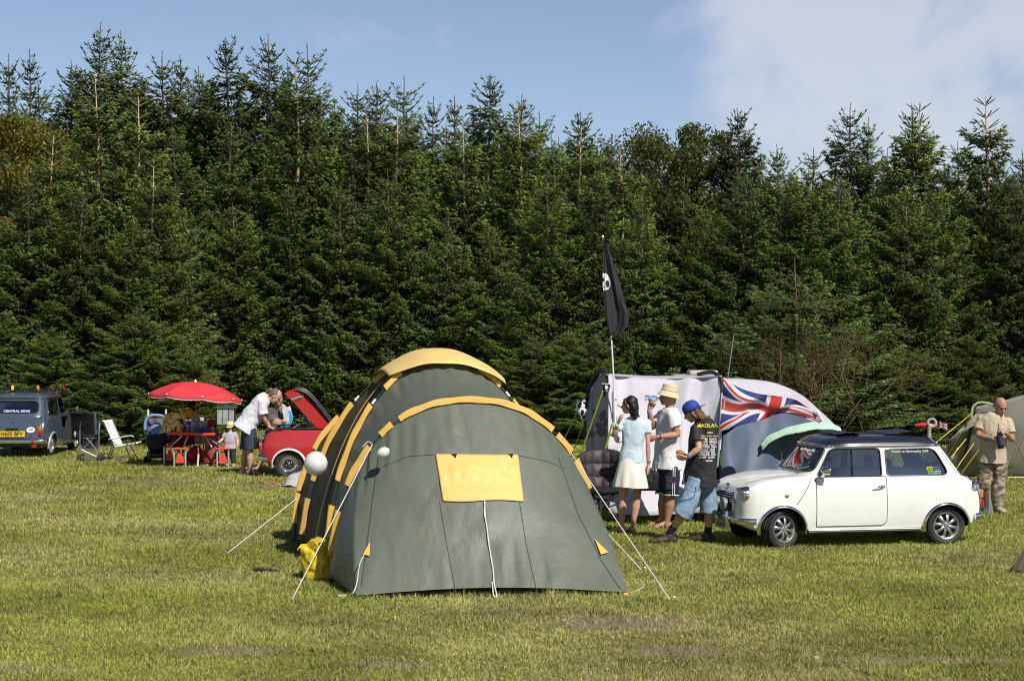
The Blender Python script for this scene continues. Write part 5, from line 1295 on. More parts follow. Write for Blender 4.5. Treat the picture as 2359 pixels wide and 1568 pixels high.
# far door window lettering, read mirrored through the car
text_mesh('www.retrainmini.co.uk', .06, wtxt, wc, basis(V(1.05, -(g_side(1.05, .9)-.02), .895), (1, 0, 0), (0, 0, 1)), name='window_lettering', sx=.85)
o = MB()
o.ball((1.02, -.575, 1.05), (.045, .004, .035), nu=14, nv=8); o.tube([V(.95, -.585, 1.01), V(1.09, -.585, .96)], .008, 5); o.tube([V(.95, -.585, .96), V(1.09, -.585, 1.01)], .008, 5); o.build('skull_sticker', blackpl, wc)
# roof gadget clamped at the rear edge: grey canister, chrome hoop, red motor
gb = Vector((0, 0, 0)); Mx = Matrix.Translation(rw-nearv*.62) @ Matrix.Rotation(math.atan2(fwd[1], fwd[0]), 4, 'Z')
gp = Mx @ V(.14, .50, 1.215); gd = empty('camping_pump', gp, 'red and grey gadget with a clear ring clamped on the white car roof', 'gadget'); gd.scale = (.62, .62, .62)
mb = MB(); mb.lathe([(.001, .30), (.034, .30), (.04, .27), (.036, .24), (.036, .13), (.042, .11), (.036, .08), (.001, .07)], (0, 0, -.02), (0, 0, 1), 20, cap=True); mb.build('canister', M('grey_canister', (.35, .36, .34), .35, var=.2), gd)
mb = MB(); mb.tube([V(.05+.075*math.cos(t), -.01, .35+.075*math.sin(t)) for t in [2*PI*i/24 for i in range(24)]], .024, 8, closed=True); mb.build('clear_ring', M('clear_chrome_ring', (.5, .52, .52), .08, .3, coat=1), gd)
mb = MB(); mb.ell([V(-.25, .04, .30), V(-.12, .04, .31), V(.0, .05, .30), V(.13, .05, .28)], [(.03, .03), (.045, .045), (.055, .05), (.045, .05)], V(0, 1, 0), 14); mb.ball((.12, .05, .31), (.05, .05, .07)); mb.build('motor', M('red_plastic', (.55, .02, .02), .3, coat=.4), gd)
mb = MB()
for k in range(6): mb.ball((-.28-.03*k, .04, .30+.002*k), (.018, .022, .022), nu=8, nv=6)
mb.build('hose', blackpl, gd)
mb = MB(); mb.tube([V(0, 0, .07), V(.06, 0, 0), V(.12, .0, -.04), V(.0, 0, -.09), V(-.05, 0, -.06)], .013, 8); mb.ball((.13, 0, -.03), .03, nu=10, nv=8); mb.box((0, 0, -.08), (.10, .06, .04)); mb.build('clamp', steel, gd, bevel=.005)
# ---- dark blue car seen from behind, door open
dblue = M('dark_blue_grey_paint', (.085, .11, .15), .3, var=.08, coat=.7, metal=.3)
bc_ = empty('small_car', (0, 0, 0), 'dark blue small classic car seen from behind with its door open', 'car')
make_car(bc_, dblue, dblue, doors=(1,), open_door=-1, arch=alu, glass=glass_car)
rear_end(bc_, dblue, 'H655 BFV', True)
place_car(bc_, V(-9.98, 39.55, 0), (0.02, 1))
# boot lid outline, handle, GB oval, window text
BT = rpoly([(-.36, .40), (.36, .40), (.40, .60), (.36, .775), (-.36, .775), (-.40, .60)], .05)
def rx(y, z, o=.0): 
    lo, hi = -.499, -.05
    for _ in range(18):
        m_ = (lo+hi)/2
        if cT(m_)-.015 > z and side_y(m_, z) > abs(y): hi = m_
        else: lo = m_
    return V(hi-o, y, z)
outline('boot_gap', BT, lambda y, z: rx(y, z, .004), .004, dark_in, bc_, 5)
mb = MB(); mb.tube([rx(-.05, .73, .02), rx(.05, .73, .02)], .013, 8); mb.build('boot_handle', chrome, bc_)
mb = MB(); mb.box(rx(0, .60, .03), (.05, .26, .05)); mb.build('plate_light', blackpl, bc_, bevel=.012)
mb = MB(); n = 28; P = [rx(-.37+.085*math.cos(2*PI*i/n), .585+.06*math.sin(2*PI*i/n), .012) for i in range(n)]; c = sum(P, V(0, 0, 0))/n; mb.add([c]+P, [(0, 1+i, 1+(i+1) % n) for i in range(n)])
ov = mb.build('country_sticker', white_pl, bc_, smooth=False)
text_mesh('GB', .075, blackpl, ov, basis(c+V(-.008, 0, 0), (0, -1, 0), (-.25, 0, 1)))
mb = MB(); mb.tube([V(-.52, -.42, .37), V(-.55, -.42, .33), V(-.56, -.42, .36)], .02, 8); mb.box((-.49, -.44, .25), (.04, .10, .07)); mb.build('fog_lamp', lens_rd, bc_, bevel=.01)
text_mesh('CENTRAL MINIS', .075, M('pale_blue_sticker', (.55, .6, .85), .5), bc_, basis(V(g_front(.0, .965, -1)-.008, -.02, .965), (0, -1, 0), (.66, 0, 1)), name='window_lettering', bold=.002)
# roof rack with coloured lamps
rr = empty('roof_rack', Mx @ V(0, 0, 0), 'black roof rack with small coloured lamps on the dark blue car', 'roof rack'); bpos = V(-9.98, 39.55, 0); rr.location = bpos-V(0, 0, .09)
mb = MB()
for y in (.35, 1.2): mb.tube([V(-.62, y, 1.42), V(.62, y, 1.42)], .013, 6)
for x in (-.6, -.3, 0, .3, .6): mb.tube([V(x, .25, 1.43), V(x, 1.35, 1.43)], .010, 6)
for x in (-.6, .6):
    for y in (.35, 1.2): mb.tube([V(x*.93, y, 1.25), V(x, y, 1.42)], .012, 6)
mb.build('rack_frame', blacktube, rr)
for x, z, m_ in ((-.22, 1.47, M('yellow_lamp', (.8, .55, .03), .3)), (.30, 1.47, lens_am)):
    mb = MB(); mb.lathe([(.028, -.05), (.032, -.02), (.032, .015), (.022, .045), (.001, .05)], (x, .35, z), (0, 0, 1), 16, cap=True); mb.build('beacon_lamp', m_, rr)
for x, y, z in ((.60, .35, 1.43), (.62, 1.2, 1.45), (.80, .5, 1.45), (.58, .3, 1.30), (.70, .3, 1.34), (-.55, .3, 1.43)):
    mb = MB(); mb.ball((x, y, z), .024, nu=10, nv=8); mb.build('marker_lamp', lens_rd, rr)
mb = MB(); mb.tube([V(.6, .5, 1.43), V(.82, .5, 1.45)], .01, 6); mb.build('lamp_arm', blacktube, rr)
# the open door: hinged at its front edge, swung out to the right
dr = bpy.data.objects.new('door', None)
hx, hy = 1.615, -.675; a = math.radians(-50)
Rm = Matrix.Translation(V(hx, hy, 0)) @ Matrix.Rotation(-a, 4, 'Z') @ Matrix.Translation(V(-hx, -hy, 0))
def dtr(p): return (Rm @ Vector((*p, 1)).to_4d() if False else Rm @ Vector(p))
mb = MB(); DP = rpoly([(.755, .262), (1.61, .262), (1.61, .87), (.755, .87)], [.09, .02, .02, .02])
R_ = [[dtr((p.x, -(side_y(p.x, p.y)+o), p.y)) for p in DP] for o in (0, -.05)]; mb.rings(R_, True)
door_m = M('black_door_card', (.028, .026, .026), .5, bump=.2, bs=15); D_ = mb.build('door', [dblue], bc_, angle=35)
def inner(x, z, o=.055): return dtr((x, -(side_y(x, z)-o), z))
mb = MB(); mb.add([inner(*q) for q in ((.79, .29), (1.58, .29), (1.58, .84), (.79, .84))], [(0, 1, 2, 3)]); mb.build('door_card', door_m, D_, smooth=False, solid=.006)
mb = MB(); mb.tube([inner(x, z, .065) for x, z in ((.90, .72), (1.45, .72), (1.47, .55), (.9, .52), (.90, .72))], .006, 5); mb.tube([inner(x, z, .075) for x, z in ((1.05, .68), (1.08, .62), (1.18, .60))], .012, 6); mb.tube([inner(.95, .66, .075), inner(1.0, .67, .075)], .012, 6)
mb.build('door_trim', M('grey_trim', (.10, .10, .10), .4), D_)
mb = MB(); mb.tube([inner(x, z, .03) for x, z in ((.79, .86), (.80, 1.13), (.86, 1.19), (1.39, 1.19), (1.60, .87))], .009, 6); mb.build('window_frame', blacktube, D_)
mb = MB(); mb.lathe([(.01, 0), (.075, 0), (.085, .02), (.07, .04), (.02, .05), (.001, .05)], inner(1.46, .38, .06), (0, -1, 0), 24); mb.build('speaker', alu, D_)
mb = MB(); mb.ball(inner(.82, .77, -.03), (.01, .01, .01)); mb.box(inner(1.45, .95, -.06), (.14, .05, .10)); mb.build('door_mirror', chrome, D_, bevel=.015)
# ---- red car, tilted hatch
red = M('red_car_paint', (.47, .022, .025), .28, var=.05, coat=.8)
rc = empty('small_car', (0, 0, 0), 'glossy red small classic car with its hatch raised beside the green tent', 'car')
make_car(rc, red, red, top=False, style='chrome', doors=(1, -1), wr=.243, arch=white_pl)
rear_end(rc, red, None); YR = math.radians(5); nr = Vector((math.sin(YR), -math.cos(YR), 0)); rwp = G(665, 1099)
place_car(rc, rwp-nr*.62, (math.cos(YR), math.sin(YR)))
mb = MB(); mb.lathe([(.05, -.02), (.05, .02), (.04, .035), (.001, .042)], (-.45, -.60, .72), (-.5, -1, .1), 20); mb.build('fuel_cap', chrome, rc)
mb = MB(); mb.box((-.55, -.47, .62), (.10, .08, .22)); mb.build('plate_light_box', blackpl, rc, bevel=.02)
mb = MB()
for y in (-.60, .60): mb.tube([V(x, y*1.0+(.05 if y > 0 else -.05), .885) for x in (-.25, .3, .62, 1.2)], .012, 6)
mb.build('belt_rail', blackpl, rc)
# raised hatch: near and far pillar plates joined by curved glass
def plate(y):
    P = [(.66, .88), (.80, .88), (1.02, 1.02), (.75, 1.22), (.43, 1.40), (.20, 1.49), (.02, 1.50), (-.08, 1.465), (.14, 1.30), (.40, 1.08)]
    return [(.49, .885), (.66, .885), (.68, .97), (.42, 1.28), (.17, 1.54), (.05, 1.56), (-.08, 1.52), (.10, 1.34), (.22, 1.20), (.36, 1.04)]
ht = bpy.data.meshes.new('raised_hatch')
for y in (-.64, .60):
    mb = MB(); P = rpoly(plate(0), .015, 3); R_ = [[V(p.x, y+(.0 if k else -.03), p.y) for p in P] for k in (0, 1)]; mb.rings(R_, True)
    h = mb.build('raised_hatch', red, rc, angle=35)
    if y < 0:
        mb = MB(); mb.ell([V(.05, y-.035, 1.40), V(.15, y-.04, 1.44), V(.25, y-.03, 1.455)], [(.035, .012)]*3, V(-.3, 0, 1), 10, power=3); mb.build('hatch_hinge', chrome, h)
mb = MB(); Gp = catmull([V(.08, 0, 1.575), V(.20, 0, 1.565), V(.32, 0, 1.50), V(.45, 0, 1.36), V(.60, 0, 1.16), V(.74, 0, .96)], 6)
mb.grid(lambda u, v: Gp[min(int(u*(len(Gp)-1)+.5), len(Gp)-1)]+V(0, lerp(-.62, .60, v), 0), 30, 8); mb.build('hatch_glass', glass_mat('dark_hatch_glass', (.3, .32, .32)), rc, solid=.01)
for y in (-.63, .60): mb = MB(); mb.tube([p+V(0, y, .006) for p in Gp], .02, 6); mb.build('hatch_rubber', blackpl, rc)
mb = MB(); mb.tube([V(.05, -.60, .88), V(.42, -.40, 1.10)], .008, 6); mb.tube([V(.35, -.60, .89), V(.62, -.40, 1.12)], .006, 6); mb.build('hatch_stay', blacktube, rc)
tp = Matrix.Translation(rwp-nr*.62) @ Matrix.Rotation(YR, 4, 'Z') @ V(.36, -.05, .90)
tw_ = empty('towel', tp, 'blue white and yellow striped towel hanging inside the red car', 'towel')
mb = MB(); mb.grid(lambda u, v: V(-.18+.36*u+.16*(1-v), .03*math.sin(u*9), -.10+.36*v-.42*u*v*.5), 24, 10, mi=lambda u, v: [2, 0, 1, 0, 2, 3, 2, 0][int(u*7.99)])
mb.build('towel_cloth', [fl_w, M('towel_yellow', (.75, .5, .1), .8), M('towel_cyan', (.08, .5, .62), .8), M('towel_plum', (.2, .04, .1), .8)], tw_, solid=.008)
# ---------------------------------------------------------------- people. Axes: x right in the view, y away from the camera, z up
skin_f = M('fair_skin', (.56, .33, .235), .5, var=.06, vs=8); skin_t = M('tanned_skin', (.42, .22, .14), .5, var=.08, vs=8); skin_p = M('pale_skin', (.62, .42, .33), .5, var=.05, vs=8)
eye_m = M('eye_dark', (.03, .02, .015), .3); lip_m = M('lip_tone', (.35, .12, .10), .5)
def bend(a, b, c, t):
    return a*(1-t)**2+b*2*t*(1-t)+c*t*t
def limb(mb, a, b, c, ra, rm, rb, rc0, rc, n=14, upper=None, lower=None):
    """two-part limb a-b-c with a smooth joint"""
    P = [a, a.lerp(b, .3), a.lerp(b, .6), a.lerp(b, .88), bend(a.lerp(b, .9), b, b.lerp(c, .1), .5), b.lerp(c, .12), b.lerp(c, .32), b.lerp(c, .65), b.lerp(c, .9), c]
    R_ = [ra, lerp(ra, rm, .5)*1.04, rm, rb*1.02, rb, rb*.98, rc0, lerp(rc0, rc, .55), rc, rc]
    mb.tube(P, R_, n); return P
def hand(mb, w, d, pn, curl=.5, size=1., thumb=1, spread=.06):
    """w wrist, d direction of the palm, pn palm normal; curl bends the fingers towards the palm normal"""
    d = d.normalized(); pn = (pn-d*pn.dot(d)).normalized(); sd = d.cross(pn)*thumb; s = size
    k = w+d*.085*s
    mb.ell([w-d*.012*s, w+d*.02*s, w+d*.055*s, w+d*.09*s], [(.024*s, .018*s), (.032*s, .019*s), (.040*s, .018*s), (.037*s, .014*s)], sd, 14)
    for i, (o, L) in enumerate(((.030, .072), (.010, .080), (-.010, .075), (-.029, .060))):
        b = k+sd*o*s; dd = (d+sd*(o*spread*60)*.06).normalized(); P = [b-d*.02*s, b]; a = 0.
        for q in range(3):
            a += curl*(.55+.25*q+.06*i); P.append(P[-1]+(dd*math.cos(a)+pn*math.sin(a))*L*s*(.42, .33, .25)[q])
        mb.tube(P, [.0098*s, .0105*s, .0098*s, .009*s, .0075*s], 8)
    b = w+d*.03*s+sd*.028*s; t1 = (d*.75+sd*.55+pn*.35*curl).normalized(); t2 = (d*.9+sd*.1+pn*(.5*curl)).normalized()
    mb.tube([b-d*.01*s, b+t1*.035*s, b+t1*.035*s+t2*.030*s, b+t1*.033*s+t2*.052*s], [.013*s, .0125*s, .011*s, .0085*s], 8)
    return k
def foot(mb, an, toe, s=1., r=.036):
    d = (toe-an); d.z = 0; d.normalize(); L = .19*s; z0 = .0
    h = V(an.x, an.y, 0)
    mb.ell([h-d*.055*s+V(0, 0, .035*s), h-d*.02*s+V(0, 0, .042*s), h+d*.05*s+V(0, 0, .045*s), h+d*.11*s+V(0, 0, .032*s), h+d*.165*s+V(0, 0, .022*s), h+d*L+V(0, 0, .016*s)],
           [(.026*s, .030*s), (.034*s, .040*s), (.036*s, .043*s), (.042*s, .030*s), (.044*s, .020*s), (.026*s, .012*s)], d.cross(V(0, 0, 1)), 14)
def hx(J):
    f = J['face'].normalized(); u = J.get('up', V(0, 0, 1)); l = u.cross(f).normalized(); u = f.cross(l); return f, l, u
def head(mb, J, s=1., lean=1.):
    c = J['head']; f, l, u = hx(J); q = s*J.get('hs', 1.)
    def at(a, b, cc): return c+f*a*q+l*b*q+u*cc*q
    R = Matrix((f, l, u)).transposed()
    mb.ball(at(-.012, 0, .025), (.098*q, .077*q, .098*q), R, 24, 16)
    mb.ball(at(.022, 0, -.035), (.070*q, .062*q, .080*q), R, 20, 14)
    mb.ball(at(.045, 0, -.088), (.038*q, .036*q, .028*q), R, 16, 10)              # chin
    mb.ell([at(.082, 0, .012), at(.097, 0, -.012), at(.112, 0, -.033), at(.092, 0, -.046)], [(.008*q, .008*q), (.011*q, .010*q), (.016*q, .012*q), (.012*q, .006*q)], l, 12)   # nose
    mb.ball(at(.083, 0, -.068), (.012*q, .024*q, .010*q), R, 12, 8)                 # mouth mound
    mb.ball(at(.078, 0, .028), (.016*q, .048*q, .011*q), R, 14, 8)                  # brow
    for sg in (-1, 1):
        mb.ball(at(.055, .038*sg, -.025), (.028*q, .022*q, .024*q), R, 12, 8)       # cheek
        mb.ball(at(-.008, .078*sg, -.012), (.017*q, .008*q, .030*q), R, 12, 8)      # ear
    return at, R, q
def face_bits(root, at, R, q):
    mb = MB()
    for sg in (-1, 1): mb.ball(at(.0785, .031*sg, .006), (.010*q, .014*q, .0075*q), R, 10, 8)
    for sg in (-1, 1): mb.ball(at(.090, .032*sg, .028), (.006*q, .020*q, .004*q), R, 10, 6)
    mb.build('eyes', eye_m, root)
    mb = MB(); mb.ball(at(.092, 0, -.066), (.006*q, .022*q, .0045*q), R, 12, 6); mb.build('mouth', lip_m, root)
def torso(mb, J, k, wide=(.165, .145, .175, .165), deep=(.115, .10, .12, .085), grow=0., low=None, neckr=.056, power=2.3, topz=True):
    """k: overall thickness; rings pelvis -> waist -> chest -> shoulder line"""
    pe, ch, nk = J['pelvis'], J['chest'], J['neck']
    lp, lc = J['plat'], J['clat']; w = pe.lerp(ch, .38); m = pe.lerp(ch, .75)
    P = [pe+(pe-ch).normalized()*(low if low is not None else .07), pe, w, m, ch, ch.lerp(nk, .55), nk]
    Rr = [(wide[0]*.92, deep[0]*.9), (wide[0], deep[0]), (wide[1], deep[1]), (wide[2]*.98, deep[2]), (wide[3]*1.0, deep[3]*1.08), (wide[3]*.62, deep[3]*.85), (neckr*1.05, neckr*1.05)]
    Rr = [(a*k+grow, b*k+grow) for a, b in Rr]
    mb.ell(P, Rr, [lp, lp, lp.lerp(lc, .4), lc, lc, lc, lc], 24, power=power)
def build_person(label, base, J, skin, clothes, k=1., hair=None, name='person', arms=(.047, .042, .036, .040, .026), legs=(.082, .066, .054, .057, .036), vox=.0065, feet=True, hands=(.5, .5), wide=(.165, .145, .175, .165), deep=(.115, .10, .12, .085), cat='person', bits=True):
    root = empty(name, base, label, cat); mb = MB()
    torso(mb, J, .93*k, wide, deep)
    mb.tube([J['neck']-V(0, 0, .05), J['neck'], J['head'].lerp(J['neck'], .35)], [.062*k, .055*k, .052*k], 16)
    at, R, q = head(mb, J, k**.5)
    for sd_, i in (('L', 0), ('R', 1)):
        s, e, w = J['sh'+sd_], J['el'+sd_], J['wr'+sd_]
        a = [x*k for x in arms]; mb.ball(s, a[0]*1.12, nu=14, nv=10); limb(mb, s, e, w, a[0], a[1], a[2], a[3], a[4])
        hd = J.get('hd'+sd_, (w-e)); hand(mb, w, hd, J.get('hn'+sd_, V(0, -1, 0)), hands[i], k*J.get('hsz', 1), J.get('th'+sd_, 1))
        h, kn, an = J['hip'+sd_], J['kn'+sd_], J['an'+sd_]
        a = [x*k for x in legs]; mb.ball(h, a[0]*1.05, nu=14, nv=10); limb(mb, h, kn, an, a[0], a[1], a[2], a[3], a[4])
        if feet: foot(mb, an, J['toe'+sd_], k)
    remesh(mb, 'body', skin, root, vox, 3)
    if bits: face_bits(root, at, R, q)
    clothes(root, J, at, R, q, k); return root
def shirt(root, J, k, mat, name='t_shirt', grow=.014, low=.10, sleeve=.55, sr=.062, er=.072, wide=(.165, .145, .175, .165), deep=(.115, .10, .12, .085), hemflare=.02, nz=.008, vox=.009, power=2.4, stretch=(1, 1, .6), neckr=.056, tag_=None):
    mb = MB(); pe, ch, nk = J['pelvis'], J['chest'], J['neck']; lp, lc = J['plat'], J['clat']
    dn = (pe-ch).normalized(); w = pe.lerp(ch, .38); m = pe.lerp(ch, .72)
    P = [pe+dn*low, pe+dn*low*.4, pe.lerp(ch, .15), w, m, ch, ch.lerp(nk, .5), nk-(nk-ch).normalized()*.018]
    Rr = [(wide[0]+hemflare, deep[0]+hemflare), (wide[0]+hemflare*.8, deep[0]+hemflare*.8), (wide[0]*.98+hemflare*.3, deep[0]*.98+hemflare*.3), (wide[1]+.01, deep[1]+.012), (wide[2], deep[2]), (wide[3]*1.02, deep[3]*1.08), (wide[3]*.66, deep[3]*.9), (neckr*1.12, neckr*1.12)]
    Rr = [(a*k+grow, b*k+grow) for a, b in Rr]
    mb.ell(P, Rr, [lp, lp, lp, lp.lerp(lc, .4), lc, lc, lc, lc], 28, power=power)
    for sd_ in 'LR':
        s, e, w_ = J['sh'+sd_], J['el'+sd_], J['wr'+sd_]; t = sleeve
        if t <= 1: Q = [s+(ch-s)*.35, s, s.lerp(e, t*.5), s.lerp(e, t)]; r = [sr*k, sr*k*1.05, lerp(sr, er, .5)*k, er*k]
        else: Q = [s+(ch-s)*.35, s, s.lerp(e, .6), e, e.lerp(w_, .5), e.lerp(w_, t-1)]; r = [sr*k, sr*k, sr*k*.95, er*k, er*k*.9, er*k*.8]
        mb.ball(s, sr*k*1.04, nu=14, nv=10); mb.tube(Q, r, 16)
    return remesh(mb, name, mat, root, vox, 3, nz, 9, stretch)
def trousers(root, J, k, mat, name='shorts', to=.9, hr=.10, kr=.088, grow=.0, waist=.02, wide=(.165,), deep=(.115,), nz=.008, vox=.009, below=0., stretch=(1, 1, .7), ankle=.07, hipgrow=.018):
    mb = MB(); pe, ch = J['pelvis'], J['chest']; up = (ch-pe).normalized(); lp = J['plat']
    mb.ell([pe-up*.10, pe-up*.03, pe+up*.04, pe+up*(.09+waist)], [(wide[0]*k*.92+hipgrow, deep[0]*k+hipgrow), (wide[0]*k+hipgrow, deep[0]*k+hipgrow), (wide[0]*k*.98+hipgrow*.8, deep[0]*k+hipgrow*.8), (wide[0]*k*.93+.008, deep[0]*k*.95+.008)], lp, 24, power=2.4)
    for sd_ in 'LR':
        h, kn, an = J['hip'+sd_], J['kn'+sd_], J['an'+sd_]
        if below: Q = [h+V(0, 0, .03), h.lerp(kn, .35), h.lerp(kn, .8), kn, kn.lerp(an, below*.5), kn.lerp(an, below)]; r = [hr*k, hr*k, lerp(hr, kr, .7)*k, kr*k, lerp(kr, ankle, .5)*k, ankle*k]
        else: Q = [h+V(0, 0, .03), h.lerp(kn, to*.4), h.lerp(kn, to*.8), h.lerp(kn, to)]; r = [hr*k, hr*k, kr*k, kr*k*1.02]
        mb.tube(Q, r, 18)
    return remesh(mb, name, mat, root, vox, 2, nz, 8, stretch)
def hairmesh(root, J, at, R, q, balls, mat, tubes=(), name='hair', nz=.006):
    mb = MB()
    for a, b, c, r in balls: mb.ball(at(a, b, c), tuple(x*q for x in r), R, 18, 12)
    for P, r in tubes: mb.tube([at(*p) for p in P], [x*q for x in r], 8)
    return remesh(mb, name, mat, root, .007, 2, nz, 22, (1, 1, .3))
def shoe(root, an, toe, mat, k=1., name='shoe', sole=None, h=.06):
    d = (toe-an); d.z = 0; d.normalize(); b = V(an.x, an.y, 0); l = d.cross(V(0, 0, 1)); mb = MB()
    mb.ell([b-d*.075*k+V(0, 0, .045), b-d*.03*k+V(0, 0, .052), b+d*.05*k+V(0, 0, .05), b+d*.13*k+V(0, 0, .040), b+d*.19*k+V(0, 0, .033), b+d*.222*k+V(0, 0, .028)], [(.032*k, .035), (.042*k, .047), (.045*k, .048), (.050*k, .037), (.046*k, .030), (.025*k, .018)], l, 16)
    if h: mb.tube([b+V(0, 0, .05), b+V(0, 0, .05+h)], .048*k, 14)
    o = remesh(mb, name, mat, root, .007, 2, .002, 20)
    mb = MB(); mb.ell([b-d*.08*k+V(0, 0, .012), b-d*.02*k+V(0, 0, .012), b+d*.13*k+V(0, 0, .012), b+d*.225*k+V(0, 0, .016)], [(.034*k, .012), (.045*k, .013), (.053*k, .013), (.026*k, .010)], l, 14); mb.build('sole', sole or rubber, o); return o
def sandal(root, an, toe, mat, k=1.):
    d = (toe-an); d.z = 0; d.normalize(); b = V(an.x, an.y, 0); l = d.cross(V(0, 0, 1)); mb = MB()
    mb.ell([b-d*.07*k+V(0, 0, .008), b+d*.0*k+V(0, 0, .008), b+d*.12*k+V(0, 0, .008), b+d*.20*k+V(0, 0, .010)], [(.034*k, .010), (.042*k, .010), (.052*k, .010), (.03*k, .008)], l, 14)
    for t, hh in ((.10, .05), (.13, .042), (.03, .078)):
        mb.tube([b+d*t*k+l*.046*k+V(0, 0, .012), b+d*(t+.005)*k+l*.03*k+V(0, 0, hh*.8), b+d*(t+.01)*k+V(0, 0, hh), b+d*(t+.005)*k-l*.03*k+V(0, 0, hh*.8), b+d*t*k-l*.046*k+V(0, 0, .012)], .009, 6)
    return mb.build('sandal', mat, root)
def band(root, a, b, t, r, mat, name='wristband', w=.012):
    p = a.lerp(b, t); d = (b-a).normalized(); mb = MB(); mb.tube([p-d*w, p+d*w], r, 14); return mb.build(name, mat, root)
def D(px, py, base, d=None): # local point of a figure from where it stands in the view; d = offset away from the camera
    dd = base.y+(d or 0); return W(px, py, dd)-base
# ---- 1 woman in pale blue T-shirt
b = G(1446, 1227); pl = lambda x, y, d=0: D(x, y, b, d)
J = dict(pelvis=pl(1453, 1060), chest=pl(1461, 972), neck=pl(1463, 956), head=pl(1448, 933, -.02), plat=V(.95, -.2, 0), clat=V(.93, -.3, 0), face=V(-.93, .36, -.02), hs=.93,
  shL=pl(1430, 974, .02), elL=pl(1412, 1003, -.05), wrL=pl(1424, 974, -.12), hdL=V(.28, -.05, 1), hnL=V(1, .2, -.2), thL=-1,
  shR=pl(1491, 973, .0), elR=pl(1492, 1022, -.04), wrR=pl(1493, 1072, -.02), hdR=V(0, 0, -1), hnR=V(-1, 0, 0), thR=-1,
  hipL=pl(1441, 1085), knL=pl(1435, 1145, .0), anL=pl(1431, 1211, .0), toeL=pl(1418, 1225, -.02), hipR=pl(1468, 1085), knR=pl(1467, 1145, .03), anR=pl(1457, 1210, .02), toeR=pl(1462, 1230, .10))
J['toeL'] = J['anL']+V(-.15, .12, 0); J['toeR'] = J['anR']+V(-.05, .18, 0)
blue_t = M('pale_blue_jersey', (.60, .73, .79), .75, var=.06, bump=.5, bs=14, dist=.02, transl=.05); skirt_m = M('cream_skirt_cloth', (.78, .75, .68), .8, var=.05, bump=.2, bs=70)
hair_b = M('black_hair', (.012, .010, .010), .35, bump=.8, bs=60, dist=.01)
WW, DD = (.150, .118, .145, .150), (.112, .088, .105, .075)
def cl(root, J, at, R, q, k):
    shirt(root, J, k, blue_t, 't_shirt', .010, .02, .50, .052, .056, WW, DD, .004, .006, neckr=.046)
    mb = MB(); pe = J['pelvis']; n = 48; R_ = []
    for t, r in ((-.06, .128), (.0, .150), (.08, .172), (.16, .19), (.24, .21), (.33, .226)):
        f = max(0, (t-.05)/.28); R_.append([pe+V(math.cos(2*PI*i/n)*(r+.014*f*math.sin(9*2*PI*i/n)), math.sin(2*PI*i/n)*(r*.82+.014*f*math.sin(9*2*PI*i/n+1)), -t+.01*f*math.sin(4*PI*i/n)) for i in range(n)])
    R_.append([p+V(0, 0, .002)+(V(pe.x, pe.y, p.z)-p)*.05 for p in R_[-1]]); R_ += [[p+(V(pe.x, pe.y, p.z)-p)*.07+V(0, 0, .1) for p in R_[-1]]]
    mb.rings(R_[::-1], False); mb.build('skirt', skirt_m, root, angle=80)
    hairmesh(root, J, at, R, q, [(-.035, 0, .040, (.098, .088, .095)), (-.070, 0, -.03, (.075, .092, .10)), (-.075, 0, -.10, (.062, .082, .075)), (-.085, 0, -.16, (.04, .06, .05))], hair_b,
      [([(-.09, .02, -.06), (-.11, .02, -.14), (-.125, .03, -.19)], (.03, .022, .006)), ([(-.08, -.03, -.06), (-.10, -.04, -.14), (-.10, -.05, -.20)], (.03, .02, .005)), ([(-.09, 0, -.08), (-.13, 0, -.14), (-.16, .0, -.165)], (.03, .016, .004)),
       ([(.05, .05, .09), (.03, .075, .03), (-.02, .08, -.05)], (.015, .02, .015)), ([(.05, -.05, .09), (.03, -.075, .03), (-.02, -.08, -.05)], (.015, .02, .015))])
    band(root, J['wrL'], J['elL'], .16, .034, white_pl); band(root, J['wrR'], J['elR'], .18, .031, steel, 'wristwatch', .012)
    for s in 'LR': sandal(root, J['an'+s], J['toe'+s], M('brown_sandal', (.15, .09, .05), .6), .9)
build_person('woman in a pale blue T-shirt and cream skirt, hand at her mouth', b, J, skin_f, cl, .94, arms=(.042, .036, .032, .034, .022), legs=(.085, .066, .052, .057, .032), wide=WW, deep=DD, hands=(.7, .8))
hb_ = b+pl(1489, 1102, -.03); hbag = empty('handbag', hb_, 'black shoulder bag hanging from the hand of the woman in pale blue', 'bag')
mb = MB(); mb.ell([V(.05, .03, .13), V(.06, .03, .06), V(.03, .03, -.05), V(.02, .03, -.12), V(.02, .03, -.15)], [(.05, .03), (.10, .05), (.125, .06), (.13, .06), (.11, .04)], V(1, 0, 0), 20, power=3)
remesh(mb, 'bag_body', M('black_leather', (.018, .018, .02), .35, bump=.4, bs=25), hbag, .008, 1, .006, 12)
mb = MB(); mb.tube([V(0, .0, .16), V(.02, .02, .06), V(.05, .02, .1)], .005, 6); mb.tube([V(.0, .0, .16), V(-.03, .02, .02), V(-.05, .02, -.08)], .005, 6); mb.tube([V(.09, 0, .10), V(.10, -.03, .03), V(.10, -.03, .0)], .008, 6); mb.tube([V(.10, -.02, -.12), V(.11, -.02, -.20)], .003, 5); mb.build('strap', blackpl, hbag)
